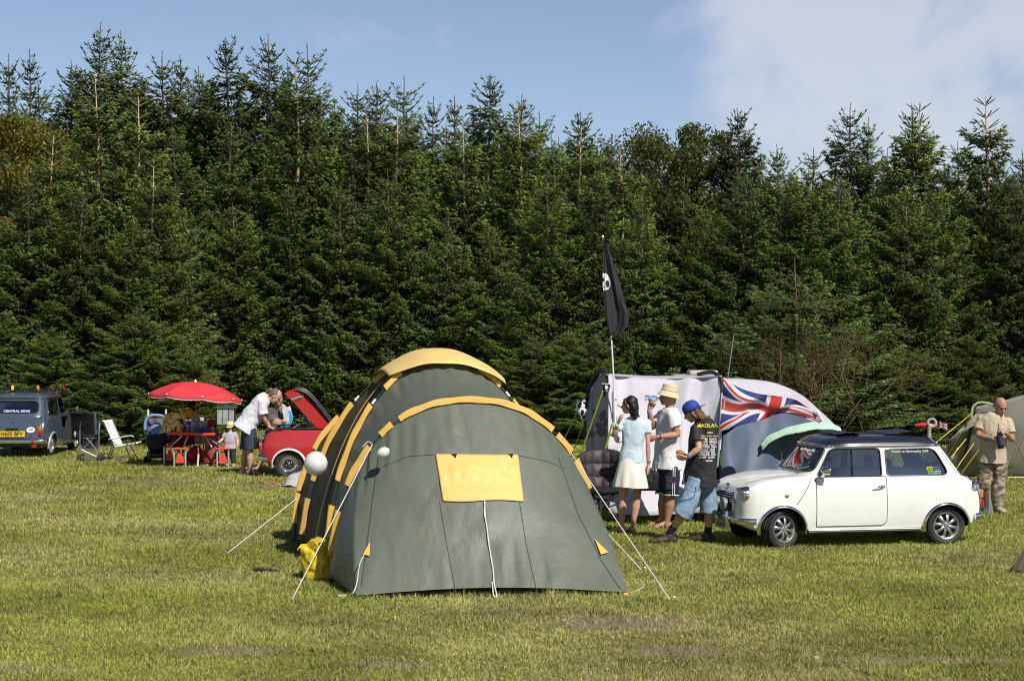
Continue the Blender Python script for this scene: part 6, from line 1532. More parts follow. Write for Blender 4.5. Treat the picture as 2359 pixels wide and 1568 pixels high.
# ---- 2 man in bucket hat drinking
b = G(1528, 1214); pl = lambda x, y, d=0: D(x, y, b, d)
WM, DM = (.168, .158, .178, .17), (.135, .135, .135, .095)
J = dict(pelvis=pl(1537, 1062), chest=pl(1543, 958), neck=pl(1543, 935), head=pl(1538, 913), plat=V(.45, -.9, 0), clat=V(.5, -.87, 0), face=V(-.98, -.05, .12), up=V(.12, 0, 1),
  shL=pl(1545, 955, -.18), elL=pl(1562, 1001, -.22), wrL=pl(1512, 1006, -.30), hdL=V(-1, -.15, -.05), hnL=V(0, 1, 0), thL=1,
  shR=pl(1524, 957, .15), elR=pl(1502, 985, .12), wrR=pl(1495, 944, .02), hdR=V(.22, -.05, 1), hnR=V(.6, -1, .2), thR=1,
  hipL=pl(1547, 1078, -.09), knL=pl(1545, 1143, -.12), anL=pl(1535, 1204, -.10), hipR=pl(1532, 1078, .09), knR=pl(1527, 1140, .04), anR=pl(1524, 1200, .05))
J['toeL'] = J['anL']+V(-.2, -.07, 0); J['toeR'] = J['anR']+V(-.2, .03, 0)
white_t = M('white_jersey', (.74, .73, .74), .75, var=.04, bump=.5, bs=12, dist=.02, transl=.05); navy_s = M('navy_shorts_cloth', (.020, .022, .045), .75, bump=.3, bs=30)
straw = M('straw_yellow_hat_cloth', (.72, .59, .37), .8, bump=.3, bs=60); blond = M('blond_hair', (.38, .27, .14), .5, bump=.8, bs=60)
def cl(root, J, at, R, q, k):
    shirt(root, J, k, white_t, 't_shirt', .016, .10, .62, .070, .082, WM, DM, .03, .010)
    s = trousers(root, J, k, navy_s, 'shorts', .93, .108, .10, wide=WM, deep=DM)
    mb = MB()
    for o in (-.012, .012):
        P = [J['hipL'].lerp(J['knL'], t)+V(.02+o, -.118*k-.006, 0) for t in [-.05+.96*i/14 for i in range(15)]]; mb.tube(P, .005, 5)
    mb.build('side_stripes', white_pl, s)
    mb = MB(); mb.tube([J['hipL'].lerp(J['knL'], .93), J['hipL'].lerp(J['knL'], .965)], .106*k, 18); mb.tube([J['hipR'].lerp(J['knR'], .93), J['hipR'].lerp(J['knR'], .965)], .104*k, 18); mb.build('hem_trim', white_pl, s)
    mb = MB(); mb.box(J['hipL'].lerp(J['knL'], .50)+V(-.02, -.118, 0), (.12, .02, .17)); mb.build('cargo_pocket', navy_s, s, bevel=.008)
    mb = MB(); mb.box(J['hipL'].lerp(J['knL'], .42)+V(-.015, -.135, 0), (.022, .008, .022)); mb.build('red_badge', fl_r, s)
    hairmesh(root, J, at, R, q, [(-.05, 0, .0, (.07, .078, .075)), (-.07, 0, -.06, (.04, .065, .045))], blond)
    mb = MB(); ax = (R @ V(-.10, 0, 1)); prof = [(.122, -.062), (.150, -.060), (.145, -.052), (.125, -.02), (.104, .015), (.102, .055), (.096, .085), (.075, .098), (.001, .102)]
    mb.lathe([(a*q, h*q) for a, h in prof], at(-.012, 0, .062), ax, 40); hb = mb.build('bucket_hat', straw, root, solid=.004)
    mb = MB(); mb.lathe([(.107*q, .012*q), (.108*q, .03*q)], at(-.012, 0, .062), ax, 40); mb.build('hat_band', straw, hb, solid=.003)
    band(root, J['wrR'], J['elR'], .15, .034, M('pale_blue_band', (.4, .5, .62), .5), w=.02); band(root, J['wrL'], J['elL'], .14, .036, blackpl, 'wristband', .008)
    for s in 'LR': sandal(root, J['an'+s], J['toe'+s], M('dark_sandal', (.05, .035, .025), .7), 1.05)
build_person('man in a straw bucket hat and white T-shirt drinking from a bottle', b, J, skin_t, cl, 1.0, arms=(.052, .048, .042, .048, .030), legs=(.088, .072, .058, .066, .038), wide=WM, deep=DM, hands=(.9, .9))
bw = b+pl(1497, 917, .0); bo = empty('water_bottle', bw, 'clear water bottle raised to the mouth of the man in the bucket hat', 'bottle')
cp_ = M('clear_bottle_plastic', (.62, .74, .80), .06, trans=.85, ior=1.2, var=.1, bump=.4, bs=30)
mb = MB(); ax = V(-1, 0, .06); mb.lathe([(.001, .075), (.034, .072), (.038, .055), (.036, .03), (.039, .01), (.036, -.03), (.039, -.05), (.034, -.075), (.014, -.105), (.013, -.125), (.001, -.126)], (0, 0, 0), ax, 20); mb.build('bottle_body', cp_, bo)
mb = MB(); mb.lathe([(.040, .02), (.040, -.02)], (0, 0, 0), ax, 20); mb.build('bottle_label', M('blue_label', (.12, .3, .6), .5), bo); mb = MB(); mb.lathe([(.015, -.118), (.015, -.135), (.001, -.136)], (0, 0, 0), ax, 12); mb.build('bottle_neck_ring', M('blue_plastic', (.03, .12, .5), .4), bo)
# ---- 3 man with long hair, black T-shirt, denim shorts
b = G(1580, 1250); pl = lambda x, y, d=0: D(x, y, b, d)
WB, DB = (.165, .150, .165, .165), (.12, .11, .125, .09)
J = dict(pelvis=pl(1612, 1092), chest=pl(1622, 985), neck=pl(1613, 962, .03), head=pl(1593, 948, .02), plat=V(.75, -.65, 0), clat=V(.75, -.65, 0), face=V(-.86, .12, -.48), up=V(-.3, 0, 1), hs=1.0,
  shL=pl(1601, 988, -.10), elL=pl(1610, 1032, -.20), wrL=pl(1582, 1053, -.18), hdL=V(-1, .1, -.15), hnL=V(0, .6, 1), thL=-1,
  shR=pl(1641, 990, .12), elR=pl(1625, 1036, .26), wrR=pl(1586, 1052, .10), hdR=V(-1, -.2, -.1), hnR=V(0, -.8, .5), thR=1,
  hipL=pl(1604, 1108, -.08), knL=pl(1577, 1176, -.14), anL=pl(1541, 1228, -.06), hipR=pl(1626, 1110, .06), knR=pl(1634, 1172, .06), anR=pl(1630, 1232, .06))
J['toeL'] = J['anL']+V(-.2, -.03, 0); J['toeR'] = J['anR']+V(-.14, .06, 0)
black_t = M('black_jersey', (.020, .019, .021), .75, bump=.5, bs=16, dist=.02); denim = M('washed_denim', (.19, .29, .42), .85, var=.3, vs=9, bump=.3, bs=60, dirt=(.45, .55, .65), dirtamt=.5)
brown_h = M('brown_hair', (.13, .065, .028), .45, bump=.8, bs=60); royal = M('royal_blue_cap_cloth', (.02, .055, .32), .7)
def cl(root, J, at, R, q, k):
    sh = shirt(root, J, k, black_t, 't_shirt', .020, .14, .66, .066, .084, WB, DB, .03, .012)
    trousers(root, J, k, denim, 'denim_shorts', .96, .108, .116, waist=.07, hipgrow=.03, wide=WB, deep=DB, nz=.012, below=.16, ankle=.122)
    # back print follows the shirt surface
    bvh = BVHTree.FromPolygons([v.co.copy() for v in sh.data.vertices], [tuple(p.vertices) for p in sh.data.polygons])
    def onb(px, py):
        d = (D(px, py, b, 0)+b-V(0, 0, CAMH)).normalized(); h = bvh.ray_cast(V(0, 0, CAMH)-b, d); return (h[0]-d*.004) if h[0] else None
    def lines(txt, cx, cy, size, mat, nm='shirt_print'):
        o = text_mesh(txt, size, mat, root, Matrix.Identity(4), nm, bold=.001, extrude=0); ok = []
        bm = bmesh.new(); bm.from_mesh(o.data); bad = []
        for v in bm.verts:
            p = onb(cx+v.co.x*192, cy-v.co.y*192)
            if p is None: bad.append(v)
            else: v.co = p
        bmesh.ops.delete(bm, geom=bad, context='VERTS'); bm.to_mesh(o.data); bm.free(); o.parent = sh
    ym, wm = M('yellow_print', (.75, .62, .02), .6), M('white_print', (.72, .72, .72), .6)
    lines('MADLAND', 1634, 980, .062, ym); lines('CREW', 1635, 996, .024, wm); lines('TOUR  NORTH  DATES', 1634, 1004, .020, ym)
    for i, t in enumerate(('PETER  RACE', 'LANGE  SMALL', 'GRASS  FLAT', 'COOPER  RED', 'RALLY  JAM', 'MORRIS  ME', 'CORNER  GO', 'CAMP  LOW')): lines(t, 1631-i*.5, 1011+i*6.0, .034, wm)
    for i, m in enumerate((fl_r, wm, wm)): lines('XO', 1621+8*i, 1061, .026, m)
    hairmesh(root, J, at, R, q, [(-.055, 0, -.01, (.06, .085, .085)), (-.07, 0, -.09, (.055, .080, .065))], brown_h,
      [([(-.05, .06*s, -.03), (-.06, .075*s, -.11), (-.085, .07*s, -.17)], (.035, .03, .010)) for s in (1, -1)]+[([(-.08, .03*s, -.07), (-.11, .04*s, -.14), (-.155, .05*s, -.165)], (.035, .025, .006)) for s in (1, -1)]+[([(.01, .072*s, .03), (.0, .078*s, -.04), (-.03, .078*s, -.10)], (.02, .022, .02)) for s in (1, -1)])
    # cap worn backwards: dome, band and brim over the neck
    mb = MB(); ax = (R @ V(0, 0, 1)); mb.lathe([(a*q, h*q) for a, h in [(.103, -.015), (.105, .02), (.098, .055), (.075, .085), (.04, .10), (.001, .105)]], at(-.012, 0, .028), ax, 36); cap = mb.build('baseball_cap', royal, root, solid=.005)
    mb = MB(); mb.grid(lambda u, v: at(-.012-(.098*math.sin(PI*(.14+.72*u)))-.075*v*math.sin(PI*u), .102*math.cos(PI*(.14+.72*u))*(1-.12*v), .014-.018*v*math.sin(PI*u)), 20, 5); mb.build('cap_brim', royal, cap, solid=.006)
    mb = MB(); mb.ball(at(.0, -.0, .135), (.01, .01, .006), R); mb.build('cap_button', fl_r, cap)
    # wallet chain, socks, shoes
    mb = MB(); P = catmull([pl(1576, 1092, -.26), pl(1574, 1108, -.28), pl(1582, 1124, -.30), pl(1595, 1133, -.30), pl(1609, 1126, -.29), pl(1613, 1105, -.27)], 7)
    for i in range(len(P)): mb.ball(P[i], .0068, nu=6, nv=5)
    mb.build('wallet_chain', chrome, root)
    sock = M('dark_navy_sock', (.014, .016, .03), .9, bump=.4, bs=120); dsh = M('brown_black_shoe', (.055, .038, .030), .6, var=.5, vs=20)
    for s in 'LR':
        a, kn = J['an'+s], J['kn'+s]; mb = MB(); mb.tube([a-V(0, 0, .03), a, a.lerp(kn, .15), a.lerp(kn, .32)], [.046, .044, .044, .047], 16); mb.build('sock', sock, root); shoe(root, a, J['toe'+s], dsh, 1.12)
    band(root, J['wrL'], J['elL'], .2, .036, M('blue_band', (.15, .25, .5), .5)); 
build_person('long-haired man in a blue cap, black printed T-shirt and denim shorts', b, J, skin_f, cl, 1.0, wide=WB, deep=DB, hands=(.8, .8))
fw = b+pl(1566, 1043, -.17); fo = empty('snack', fw, 'brown crust held in the hands of the man in the blue cap', 'snack'); mb = MB(); mb.ell([V(-.05, 0, .01), V(0, 0, .012), V(.05, 0, 0)], [(.02, .012), (.035, .02), (.02, .012)], V(0, 0, 1), 12); remesh(mb, 'crust', M('brown_crust', (.35, .22, .08), .8, bump=.6, bs=40), fo, .006, 1, .004, 25)
# ---- 4 bald man walking on the right with a bottle
b = G(2287, 1180); pl = lambda x, y, d=0: D(x, y, b, d)
WR, DR = (.170, .162, .19, .185), (.125, .125, .13, .10)
J = dict(pelvis=pl(2285, 1050), chest=pl(2290, 968), neck=pl(2300, 951, -.02), head=pl(2304, 936, -.05), plat=V(1, -.1, 0), clat=V(1, -.15, 0), face=V(.28, -.82, -.42), up=V(.1, -.3, 1), hs=1.02,
  shL=pl(2321, 972, -.03), elL=pl(2331, 1013, -.10), wrL=pl(2317, 996, -.26), hdL=V(-.75, -.3, .35), hnL=V(-.3, .3, -1), thL=1,
  shR=pl(2261, 968, .03), elR=pl(2252, 1003, -.03), wrR=pl(2288, 1010, -.24), hdR=V(1, -.2, .1), hnR=V(0, 1, 0), thR=-1,
  hipL=pl(2302, 1066, .0), knL=pl(2300, 1118, -.03), anL=pl(2296, 1170, .0), hipR=pl(2272, 1066, .02), knR=pl(2266, 1112, .02), anR=pl(2248, 1150, .35))
J['toeL'] = J['anL']+V(.05, -.2, 0); J['toeR'] = J['anR']+V(.02, -.2, -.02); J['anR'].z = .12
tan_t = M('sand_jersey', (.50, .41, .29), .8, var=.05, bump=.3, bs=30)
def camo():
    m = M('desert_camouflage', (.36, .29, .20), .85, bump=.5, bs=20); nt = m.node_tree; L = nt.links; b_ = [n for n in nt.nodes if n.type == 'BSDF_PRINCIPLED'][0]; tc = [n for n in nt.nodes if n.type == 'TEX_COORD'][0]
    mp = nd(nt, 'ShaderNodeMapping'); mp.inputs['Scale'].default_value = (6, 6, 14); L.new(tc.outputs['Object'], mp.inputs[0]); n = nd(nt, 'ShaderNodeTexNoise'); n.inputs['Scale'].default_value = 1.3; n.inputs['Detail'].default_value = 3; n.inputs['Distortion'].default_value = .6; L.new(mp.outputs[0], n.inputs[0])
    r = nd(nt, 'ShaderNodeValToRGB'); r.color_ramp.interpolation = 'CONSTANT'; r.color_ramp.elements[0].color = (.11, .085, .065, 1); r.color_ramp.elements[1].position = .44; r.color_ramp.elements[1].color = (.27, .215, .16, 1); e = r.color_ramp.elements.new(.53); e.color = (.42, .35, .27, 1)
    L.new(n.outputs['Fac'], r.inputs[0]); L.new(r.outputs[0], b_.inputs['Base Color']); return m
camo_m = camo()
def cl(root, J, at, R, q, k):
    shirt(root, J, k, tan_t, 't_shirt', .014, .10, .62, .068, .082, WR, DR, .015, .010)
    trousers(root, J, k, camo_m, 'camouflage_trousers', .9, .112, .098, wide=WR, deep=DR, nz=.016, below=.93, ankle=.088)
    for s in 'LR': shoe(root, J['an'+s] if s == 'L' else J['anR'], J['toe'+s], M('sand_shoe', (.38, .33, .25), .8), 1., h=.0)
    hairmesh(root, J, at, R, q, [(-.045, 0, -.01, (.07, .0795, .06))], M('shaved_hair_shadow', (.22, .13, .10), .8), nz=0)
    band(root, J['wrR'], J['elR'], .17, .036, M('bright_blue_band', (.12, .35, .75), .5)); band(root, J['wrL'], J['elL'], .12, .036, steel, 'wristwatch', .012)
    mb = MB(); mb.tube([at(.095, -.005, -.068), at(.15, -.012, -.078)], .0045*q*1.2, 8); mb.build('cigarette', white_pl, root)
build_person('bald man in a sand T-shirt and camouflage trousers holding a bottle', b, J, skin_t, cl, 1.0, arms=(.054, .050, .042, .046, .030), wide=WR, deep=DR, hands=(.75, .75))
bw = b+pl(2303, 1007, -.27); bo = empty('bottle', bw, 'dark drink bottle gripped by the bald man in camouflage trousers', 'bottle'); mb = MB(); ax = V(-.10, 0, 1)
mb.lathe([(.001, -.16), (.042, -.155), (.045, -.14), (.045, .04), (.03, .09), (.017, .12), (.016, .165), (.001, .166)], (0, 0, 0), ax, 22); mb.build('bottle_body', M('dark_bottle_glass', (.02, .018, .02), .1, coat=.5), bo)
mb = MB(); mb.lathe([(.046, -.10), (.046, .02)], (0, 0, 0), ax, 22); mb.build('bottle_label', M('dark_label', (.05, .04, .09), .5), bo); mb = MB(); mb.lathe([(.020, .09), (.018, .19), (.001, .192)], (0, 0, 0), ax, 14); mb.build('bottle_foil', chrome, bo)
# ---- 5 man leaning over the red car
b = G(566, 1092); pl = lambda x, y, d=0: D(x, y, b, d)
WL, DL = (.17, .165, .18, .18), (.14, .15, .14, .105)
J = dict(pelvis=pl(569, 978, .0), chest=pl(606, 921, .0), neck=pl(620, 913, 0), head=pl(634, 913, -.02), plat=V(.1, -1, 0), clat=V(.1, -1, 0), face=V(.75, -.1, -.72), up=V(.75, 0, .66), hs=1.05,
  shL=pl(604, 925, .17), elL=pl(610, 960, .25), wrL=pl(622, 986, .2), hdL=V(1, 0, -.1), hnL=V(0, 0, -1), thL=1,
  shR=pl(603, 927, -.17), elR=pl(607, 960, -.16), wrR=pl(618, 983, -.05), hdR=V(1, .1, -.28), hnR=V(0, 0, -1), thR=-1,
  hipL=pl(572, 990, .09), knL=pl(565, 1040, .11), anL=pl(559, 1083, .12), hipR=pl(575, 990, -.09), knR=pl(576, 1041, -.10), anR=pl(576, 1084, -.08))
J['toeL'] = J['anL']+V(.2, -.02, 0); J['toeR'] = J['anR']+V(.2, -.04, 0)
grey_h = M('grey_brown_hair', (.14, .115, .10), .6, bump=.8, bs=60)
def cl(root, J, at, R, q, k):
    shirt(root, J, k, M('crisp_white_shirt', (.73, .74, .78), .7, var=.04, bump=.3, bs=18, transl=.05), 'shirt', .022, .11, .80, .072, .092, WL, DL, .05, .012)
    trousers(root, J, k, M('navy_twill', (.035, .05, .085), .8, bump=.3, bs=40), 'shorts', .88, .112, .108, wide=WL, deep=DL)
    hairmesh(root, J, at, R, q, [(-.035, 0, .032, (.094, .085, .090)), (-.07, 0, -.02, (.045, .07, .06)), (-.13, 0, .03, (.04, .03, .03))], grey_h, [([(-.10, 0, .03), (-.15, 0, .0), (-.17, 0, -.07)], (.02, .025, .008))])
    for s in 'LR': sandal(root, J['an'+s], J['toe'+s], M('black_flip_flop', (.03, .028, .028), .7), 1.1)
build_person('man in a white shirt and navy shorts leaning on the red car', b, J, skin_f, cl, 1.05, legs=(.088, .070, .056, .062, .036), wide=WL, deep=DL, hands=(.25, .25), vox=.009)
# ---- 6 woman behind the red car
b = V((630-CX)/FOC*35.9, 35.9, 0); pl = lambda x, y, d=0: D(x, y, b, d)
J = dict(pelvis=pl(632, 992, .1), chest=pl(640, 944, -.02), neck=pl(641, 934, -.04), head=pl(641, 921, -.10), plat=V(1, 0, 0), clat=V(1, -.1, 0), face=V(.15, -.85, -.5), up=V(0, -.4, 1), hs=1.0,
  shL=pl(660, 945, 0), elL=pl(664, 968, -.08), wrL=pl(645, 970, -.25), hdL=V(-1, -.1, -.1), hnL=V(0, 1, 0), thL=-1,
  shR=pl(622, 945, 0), elR=pl(614, 966, -.08), wrR=pl(632, 974, -.25), hdR=V(1, -.1, 0), hnR=V(0, 1, 0), thR=1,
  hipL=pl(640, 1002, .1), knL=pl(630, 1042, .08), anL=pl(622, 1074, .1), hipR=pl(624, 1002, .1), knR=pl(608, 1040, .0), anR=pl(598, 1076, -.1))
J['toeL'] = J['anL']+V(.03, -.2, 0); J['toeR'] = J['anR']+V(-.05, -.2, 0)
def cl(root, J, at, R, q, k):
    shirt(root, J, k, M('taupe_top', (.16, .13, .11), .8, bump=.3, bs=30), 'top', .012, .08, .45, .056, .062, WW, DD, .02, .006)
    trousers(root, J, k, M('dark_skirt_cloth', (.05, .045, .04), .8), 'shorts', .8, .105, .10, wide=WW, deep=DD)
    hairmesh(root, J, at, R, q, [(-.03, 0, .035, (.094, .086, .092)), (-.055, 0, -.03, (.06, .08, .08))], M('light_brown_hair', (.22, .15, .09), .5, bump=.8, bs=60))
build_person('brown-haired woman in a taupe top behind the red car', b, J, skin_f, cl, .95, arms=(.044, .038, .033, .036, .024), wide=WW, deep=DD, vox=.009)
tb_ = b+pl(655, 955, -.12); o = empty('towel', tb_, 'white and bright blue towel slung over the arm of the woman behind the red car', 'towel')
def tF(u, v): return V(-.06+.16*u+.05*math.sin(v*3)-.12*max(0, v-.6), -.05-.05*math.sin(v*5+u*4), .17-.44*v+.03*math.sin(u*6))
mb = MB(); mb.grid(tF, 20, 26, mi=lambda u, v: 1 if (u > .62 and v > .15) or (v > .7 and u > .3) else 0); mb.build('towel_cloth', [M('white_towel', (.7, .68, .68), .9), M('sky_blue_towel', (.06, .42, .68), .9)], o, solid=.02)
mb = MB(); mb.grid(lambda u, v: V(-.30+.34*u, -.12-.03*math.sin(u*8), .02-.10*v-.12*u+.03*math.sin(u*5)), 20, 8); mb.build('towel_fold', M('plum_grey_towel', (.16, .13, .15), .9), o, solid=.02)
# ---- 7, 8 children
def child(label, px, py, h, facing, hatcol, shirtm, lowm, brim, reach):
    b = G(px, py); s = h/.92; 
    def c(x, y, z): return V(x*s, y*s, z*s)
    J = dict(pelvis=c(0, 0, .40), chest=c(0, 0, .62), neck=c(0, 0, .67), head=c(0, -.01, .775), plat=V(1, 0, 0), clat=V(1, -.1, 0), face=facing, hs=.88,
      shL=c(.10, 0, .63), elL=c(.145, -.02, .50), wrL=c(.14, -.06, .39), hdL=V(-.1, -.3, -1), hnL=V(-1, 0, 0), shR=c(-.10, 0, .63), elR=c(-.145, -.02, .52), wrR=c(-.20, -.10, .47) if reach else c(-.13, -.12, .47), hdR=V(-1, -.4, .1), hnR=V(0, 0, -1),
      hipL=c(.05, 0, .38), knL=c(.06, -.01, .22), anL=c(.06, 0, .05), hipR=c(-.05, 0, .38), knR=c(-.06, -.01, .22), anR=c(-.06, 0, .05), hsz=.62)
    J['toeL'] = J['anL']+V(.02, -.1, 0); J['toeR'] = J['anR']+V(-.02, -.1, 0); wc_, dc = (.10, .095, .10, .095), (.08, .08, .08, .06)
    def cl(root, J, at, R, q, k):
        shirt(root, J, 1, shirtm, 't_shirt' if reach else 'dress', .008, .06 if reach else .24, .6, .036, .042, wc_, dc, .02, .005, .007, neckr=.035)
        if reach: trousers(root, J, 1, lowm, 'trousers', .9, .06, .055, wide=wc_, deep=dc, nz=.005, below=.9, ankle=.05, hipgrow=.010, waist=0)
        else:
            mb = MB(); mb.ell([c(0, 0, .36), c(0, 0, .2), c(0, 0, .05)], [(.12*s, .10*s), (.14*s, .12*s), (.155*s, .13*s)], V(1, 0, 0), 24); remesh(mb, 'skirt', lowm, root, .009, 1, .008, 12)
        hairmesh(root, J, at, R, q, [(-.04, 0, -.0, (.085, .085, .08)), (-.05, 0, -.06, (.06, .082, .07))], M('child_dark_hair', (.06, .035, .02), .5))
        mb = MB(); ax = (R @ V(-.1, 0, 1)); mb.lathe([(a*q, hh*q) for a, hh in [(.106, -.02), (.107, .02), (.097, .055), (.07, .088), (.001, .105)]], at(-.008, 0, .028), ax, 28); hh_ = mb.build('sun_hat', hatcol, root, solid=.005)
        mb = MB(); mb.grid(lambda u, v: at(-.01+(.100*math.sin(PI*u))+.06*v*math.sin(PI*u), .104*math.cos(PI*u), .012-.02*v), 18, 4); mb.build('hat_brim', hatcol, hh_, solid=.005)
        if brim: mb = MB(); mb.grid(lambda u, v: at(-.02-(.10*math.sin(PI*u)), .108*math.cos(PI*u)*(1+.25*v), -.0-.15*v), 18, 6); mb.build('neck_flap', hatcol, hh_, solid=.005)
    build_person(label, b, J, skin_p, cl, .62, arms=(.048, .045, .042, .042, .032), legs=(.075, .066, .06, .062, .05), wide=(.15, .14, .15, .14), deep=(.12, .12, .12, .09), vox=.007, name='child', hands=(.4, .4))
child('toddler in a cream sun hat and grey T-shirt standing right of the red table', 530, 1074, .90, V(-.25, -.9, -.2), M('cream_cotton', (.72, .66, .42), .8), M('light_grey_jersey', (.42, .41, .44), .8), M('dark_denim', (.03, .035, .06), .8), False, True)
child('small child in a crimson flap hat and red patterned dress behind the table', 487, 1071, .92, V(-.1, -.9, -.35), M('crimson_cotton', (.32, .02, .07), .8), M('red_grey_pattern', (.24, .10, .10), .8, var=.7, vs=30), M('red_pattern', (.32, .04, .04), .8, var=.6, vs=26), True, False)
# ---------------------------------------------------------------- camp furniture on the left
redpl = M('red_plastic_furniture', (.80, .085, .05), .35, var=.06, coat=.2)
s0 = G(455, 1074); ds = s0.y
def Q(px, py, d=0): return W(px, py, ds+d)-s0
pt = empty('picnic_table', s0, 'red folding picnic table with four red stools joined on', 'table')
mb = MB(); zt = .60; n = 12
mb.add([V(-.55, -.10, zt), V(.36, -.26, zt-.01), V(.30, .30, zt), V(-.62, .40, zt), V(-.55, -.10, zt+.045), V(.36, -.26, zt+.035), V(.30, .30, zt+.045), V(-.62, .40, zt+.045)], [(3, 2, 1, 0), (4, 5, 6, 7), (0, 1, 5, 4), (1, 2, 6, 5), (2, 3, 7, 6), (3, 0, 4, 7)])
mb.build('tabletop', redpl, pt, bevel=.008)
def stool(cx, cy, z=.345, parentname='seat', legs=True):
    mb = MB(); mb.box((cx, cy, z), (.26, .22, .035)); s = mb.build('seat', redpl, pt, bevel=.012)
    lg = []
    for dx in (-.105, .105):
        mb = MB(); mb.box((cx+dx, cy-.06, z/2-.01), (.028, .028, z-.01)); mb.build('leg', alu, pt, bevel=.004)
    mb = MB(); P = [V(cx-.03, cy-.05, z-.06), V(cx+.02, cy-.05, z-.06), V(cx+.09, cy-.05, .08), V(cx-.085, cy-.05, .08)]
    mb.add([p+V(0, -.006, 0) for p in P]+[p+V(0, .006, 0) for p in P], [(0, 3, 2, 1), (4, 5, 6, 7), (0, 1, 5, 4), (1, 2, 6, 5), (2, 3, 7, 6), (3, 0, 4, 7)]); mb.build('leg_brace', redpl, pt)
stool(-.30, -.12); stool(.50, -.12); stool(-.60, .52); stool(.22, .62)
for a, c in ((V(-.28, -.05, .58), V(-.50, -.08, .37)), (V(-.18, 0, .58), V(-.26, 0, .37)), (V(.16, -.1, .58), V(.28, -.1, .37)), (V(.20, .1, .52), V(.44, -.05, .37))): mb = MB(); mb.tube([a, c], .013, 6); mb.build('frame_bar', alu, pt)
# parasol through the table
ps = empty('parasol', s0, 'red parasol with white scalloped edge over the picnic table', 'parasol')
top_ = Q(450, 880); mb = MB(); mb.tube([Q(455, 1074, -.05), Q(457, 1045, -.03)], .017, 8); mb.build('pole_foot', white_pl, ps)
mb = MB(); mb.tube([Q(457, 1045, -.03), top_], .012, 8); mb.build('pole', M('brownish_pole', (.32, .14, .10), .5), ps)
red_c = M('red_parasol_cloth', (.78, .06, .07), .7, transl=.25, var=.05); Rp = .86
tilt = Matrix.Rotation(math.radians(4), 3, 'Y') @ Matrix.Rotation(math.radians(-3), 3, 'X')
def pp(u, v, o=0.):
    a = 2*PI*u; k = (u*8) % 1; seg = 1-.035*math.sin(PI*k); r = Rp*v*seg; z = .27*(1-v**2.1)-.012*v*math.sin(PI*k)*4*(v**2)*.0
    z -= .05*v**3*math.sin(PI*k); return top_+V(0, 0, -.265)+tilt @ V(r*math.cos(a+.3), r*math.sin(a+.3), z+o)
mb = MB(); mb.grid(lambda u, v: pp(u, v), 96, 16); mb.build('canopy', red_c, ps, solid=.004, angle=20)
mb = MB(); mb.grid(lambda u, v: pp(u, 1)+V(0, 0, -.055*v*(1-.35*abs(math.sin(PI*((u*8) % 1))))), 96, 2); mb.build('valance', red_c, ps, solid=.004)
mb = MB(); mb.tube([pp(i/96, 1)+V(0, 0, -.056*(1-.35*abs(math.sin(PI*((i/12) % 1))))) for i in range(96)], .008, 5, closed=True); mb.build('white_edging', white_pl, ps)
mb = MB()
for i in range(8): mb.tube([pp(i/8, t)+V(0, 0, -.015) for t in (.02, .3, .6, .85, 1)], .006, 5)
mb.build('ribs', alu, ps)
for i in range(8): mb = MB(); mb.ball(pp(i/8, 1.01), .016, nu=10, nv=8); mb.build('rib_tip', white_pl, ps)
mb = MB(); mb.lathe([(.03, -.01), (.028, .02), (.015, .035), (.001, .05)], top_+V(0, 0, .005), n=14); mb.build('finial', white_pl, ps)
# things on the table
o = empty('tray', s0+V(.13, -.05, .66), 'royal blue shallow tray on the red picnic table', 'tray'); mb = MB(); mb.lathe([(.001, 0), (.11, 0), (.15, .045), (.155, .045), (.112, -.008)], n=28); mb.build('tray_dish', M('royal_blue_plastic', (.02, .07, .5), .35), o, angle=60)
def bottle(x, y, r, h, label, mat, capm, nm='water_bottle'):
    o = empty(nm, s0+V(x, y, .645), label, 'bottle'); mb = MB(); mb.lathe([(.001, 0), (r, 0), (r, h*.25), (r*.93, h*.3), (r, h*.36), (r, h*.68), (r*.5, h*.86), (.014, h*.92), (.014, h*.97)], n=20); mb.build('bottle_body', mat, o)
    mb = MB(); mb.lathe([(.017, h*.96), (.017, h), (.001, h)], n=14); mb.build('cap', capm, o); mb = MB(); mb.lathe([(r+.001, h*.4), (r+.001, h*.6)], n=20); mb.build('bottle_label', M('pale_blue_label', (.3, .42, .6), .5), o)
clearp = M('clear_plastic', (.45, .50, .58), .08, trans=.7, ior=1.15, var=.2, vs=20)
bottle(-.08, .02, .048, .32, 'tall clear water bottle beside the parasol pole on the table', clearp, M('blue_cap', (.05, .15, .5), .4)); bottle(.0, .10, .045, .30, 'second clear bottle right of the tall one on the table', clearp, white_pl)
bottle(-.2, .18, .055, .22, 'squat dark blue drinks jug on the table', M('blue_jug', (.05, .10, .22), .3), blackpl, 'jug')
o = empty('cup', s0+V(-.36, .1, .645), 'yellow plastic cup on the left of the table', 'cup'); mb = MB(); mb.lathe([(.001, 0), (.035, 0), (.045, .11), (.04, .108), (.03, .01)], n=18); mb.build('cup_body', M('yellow_cup', (.7, .5, .06), .5), o, angle=60)
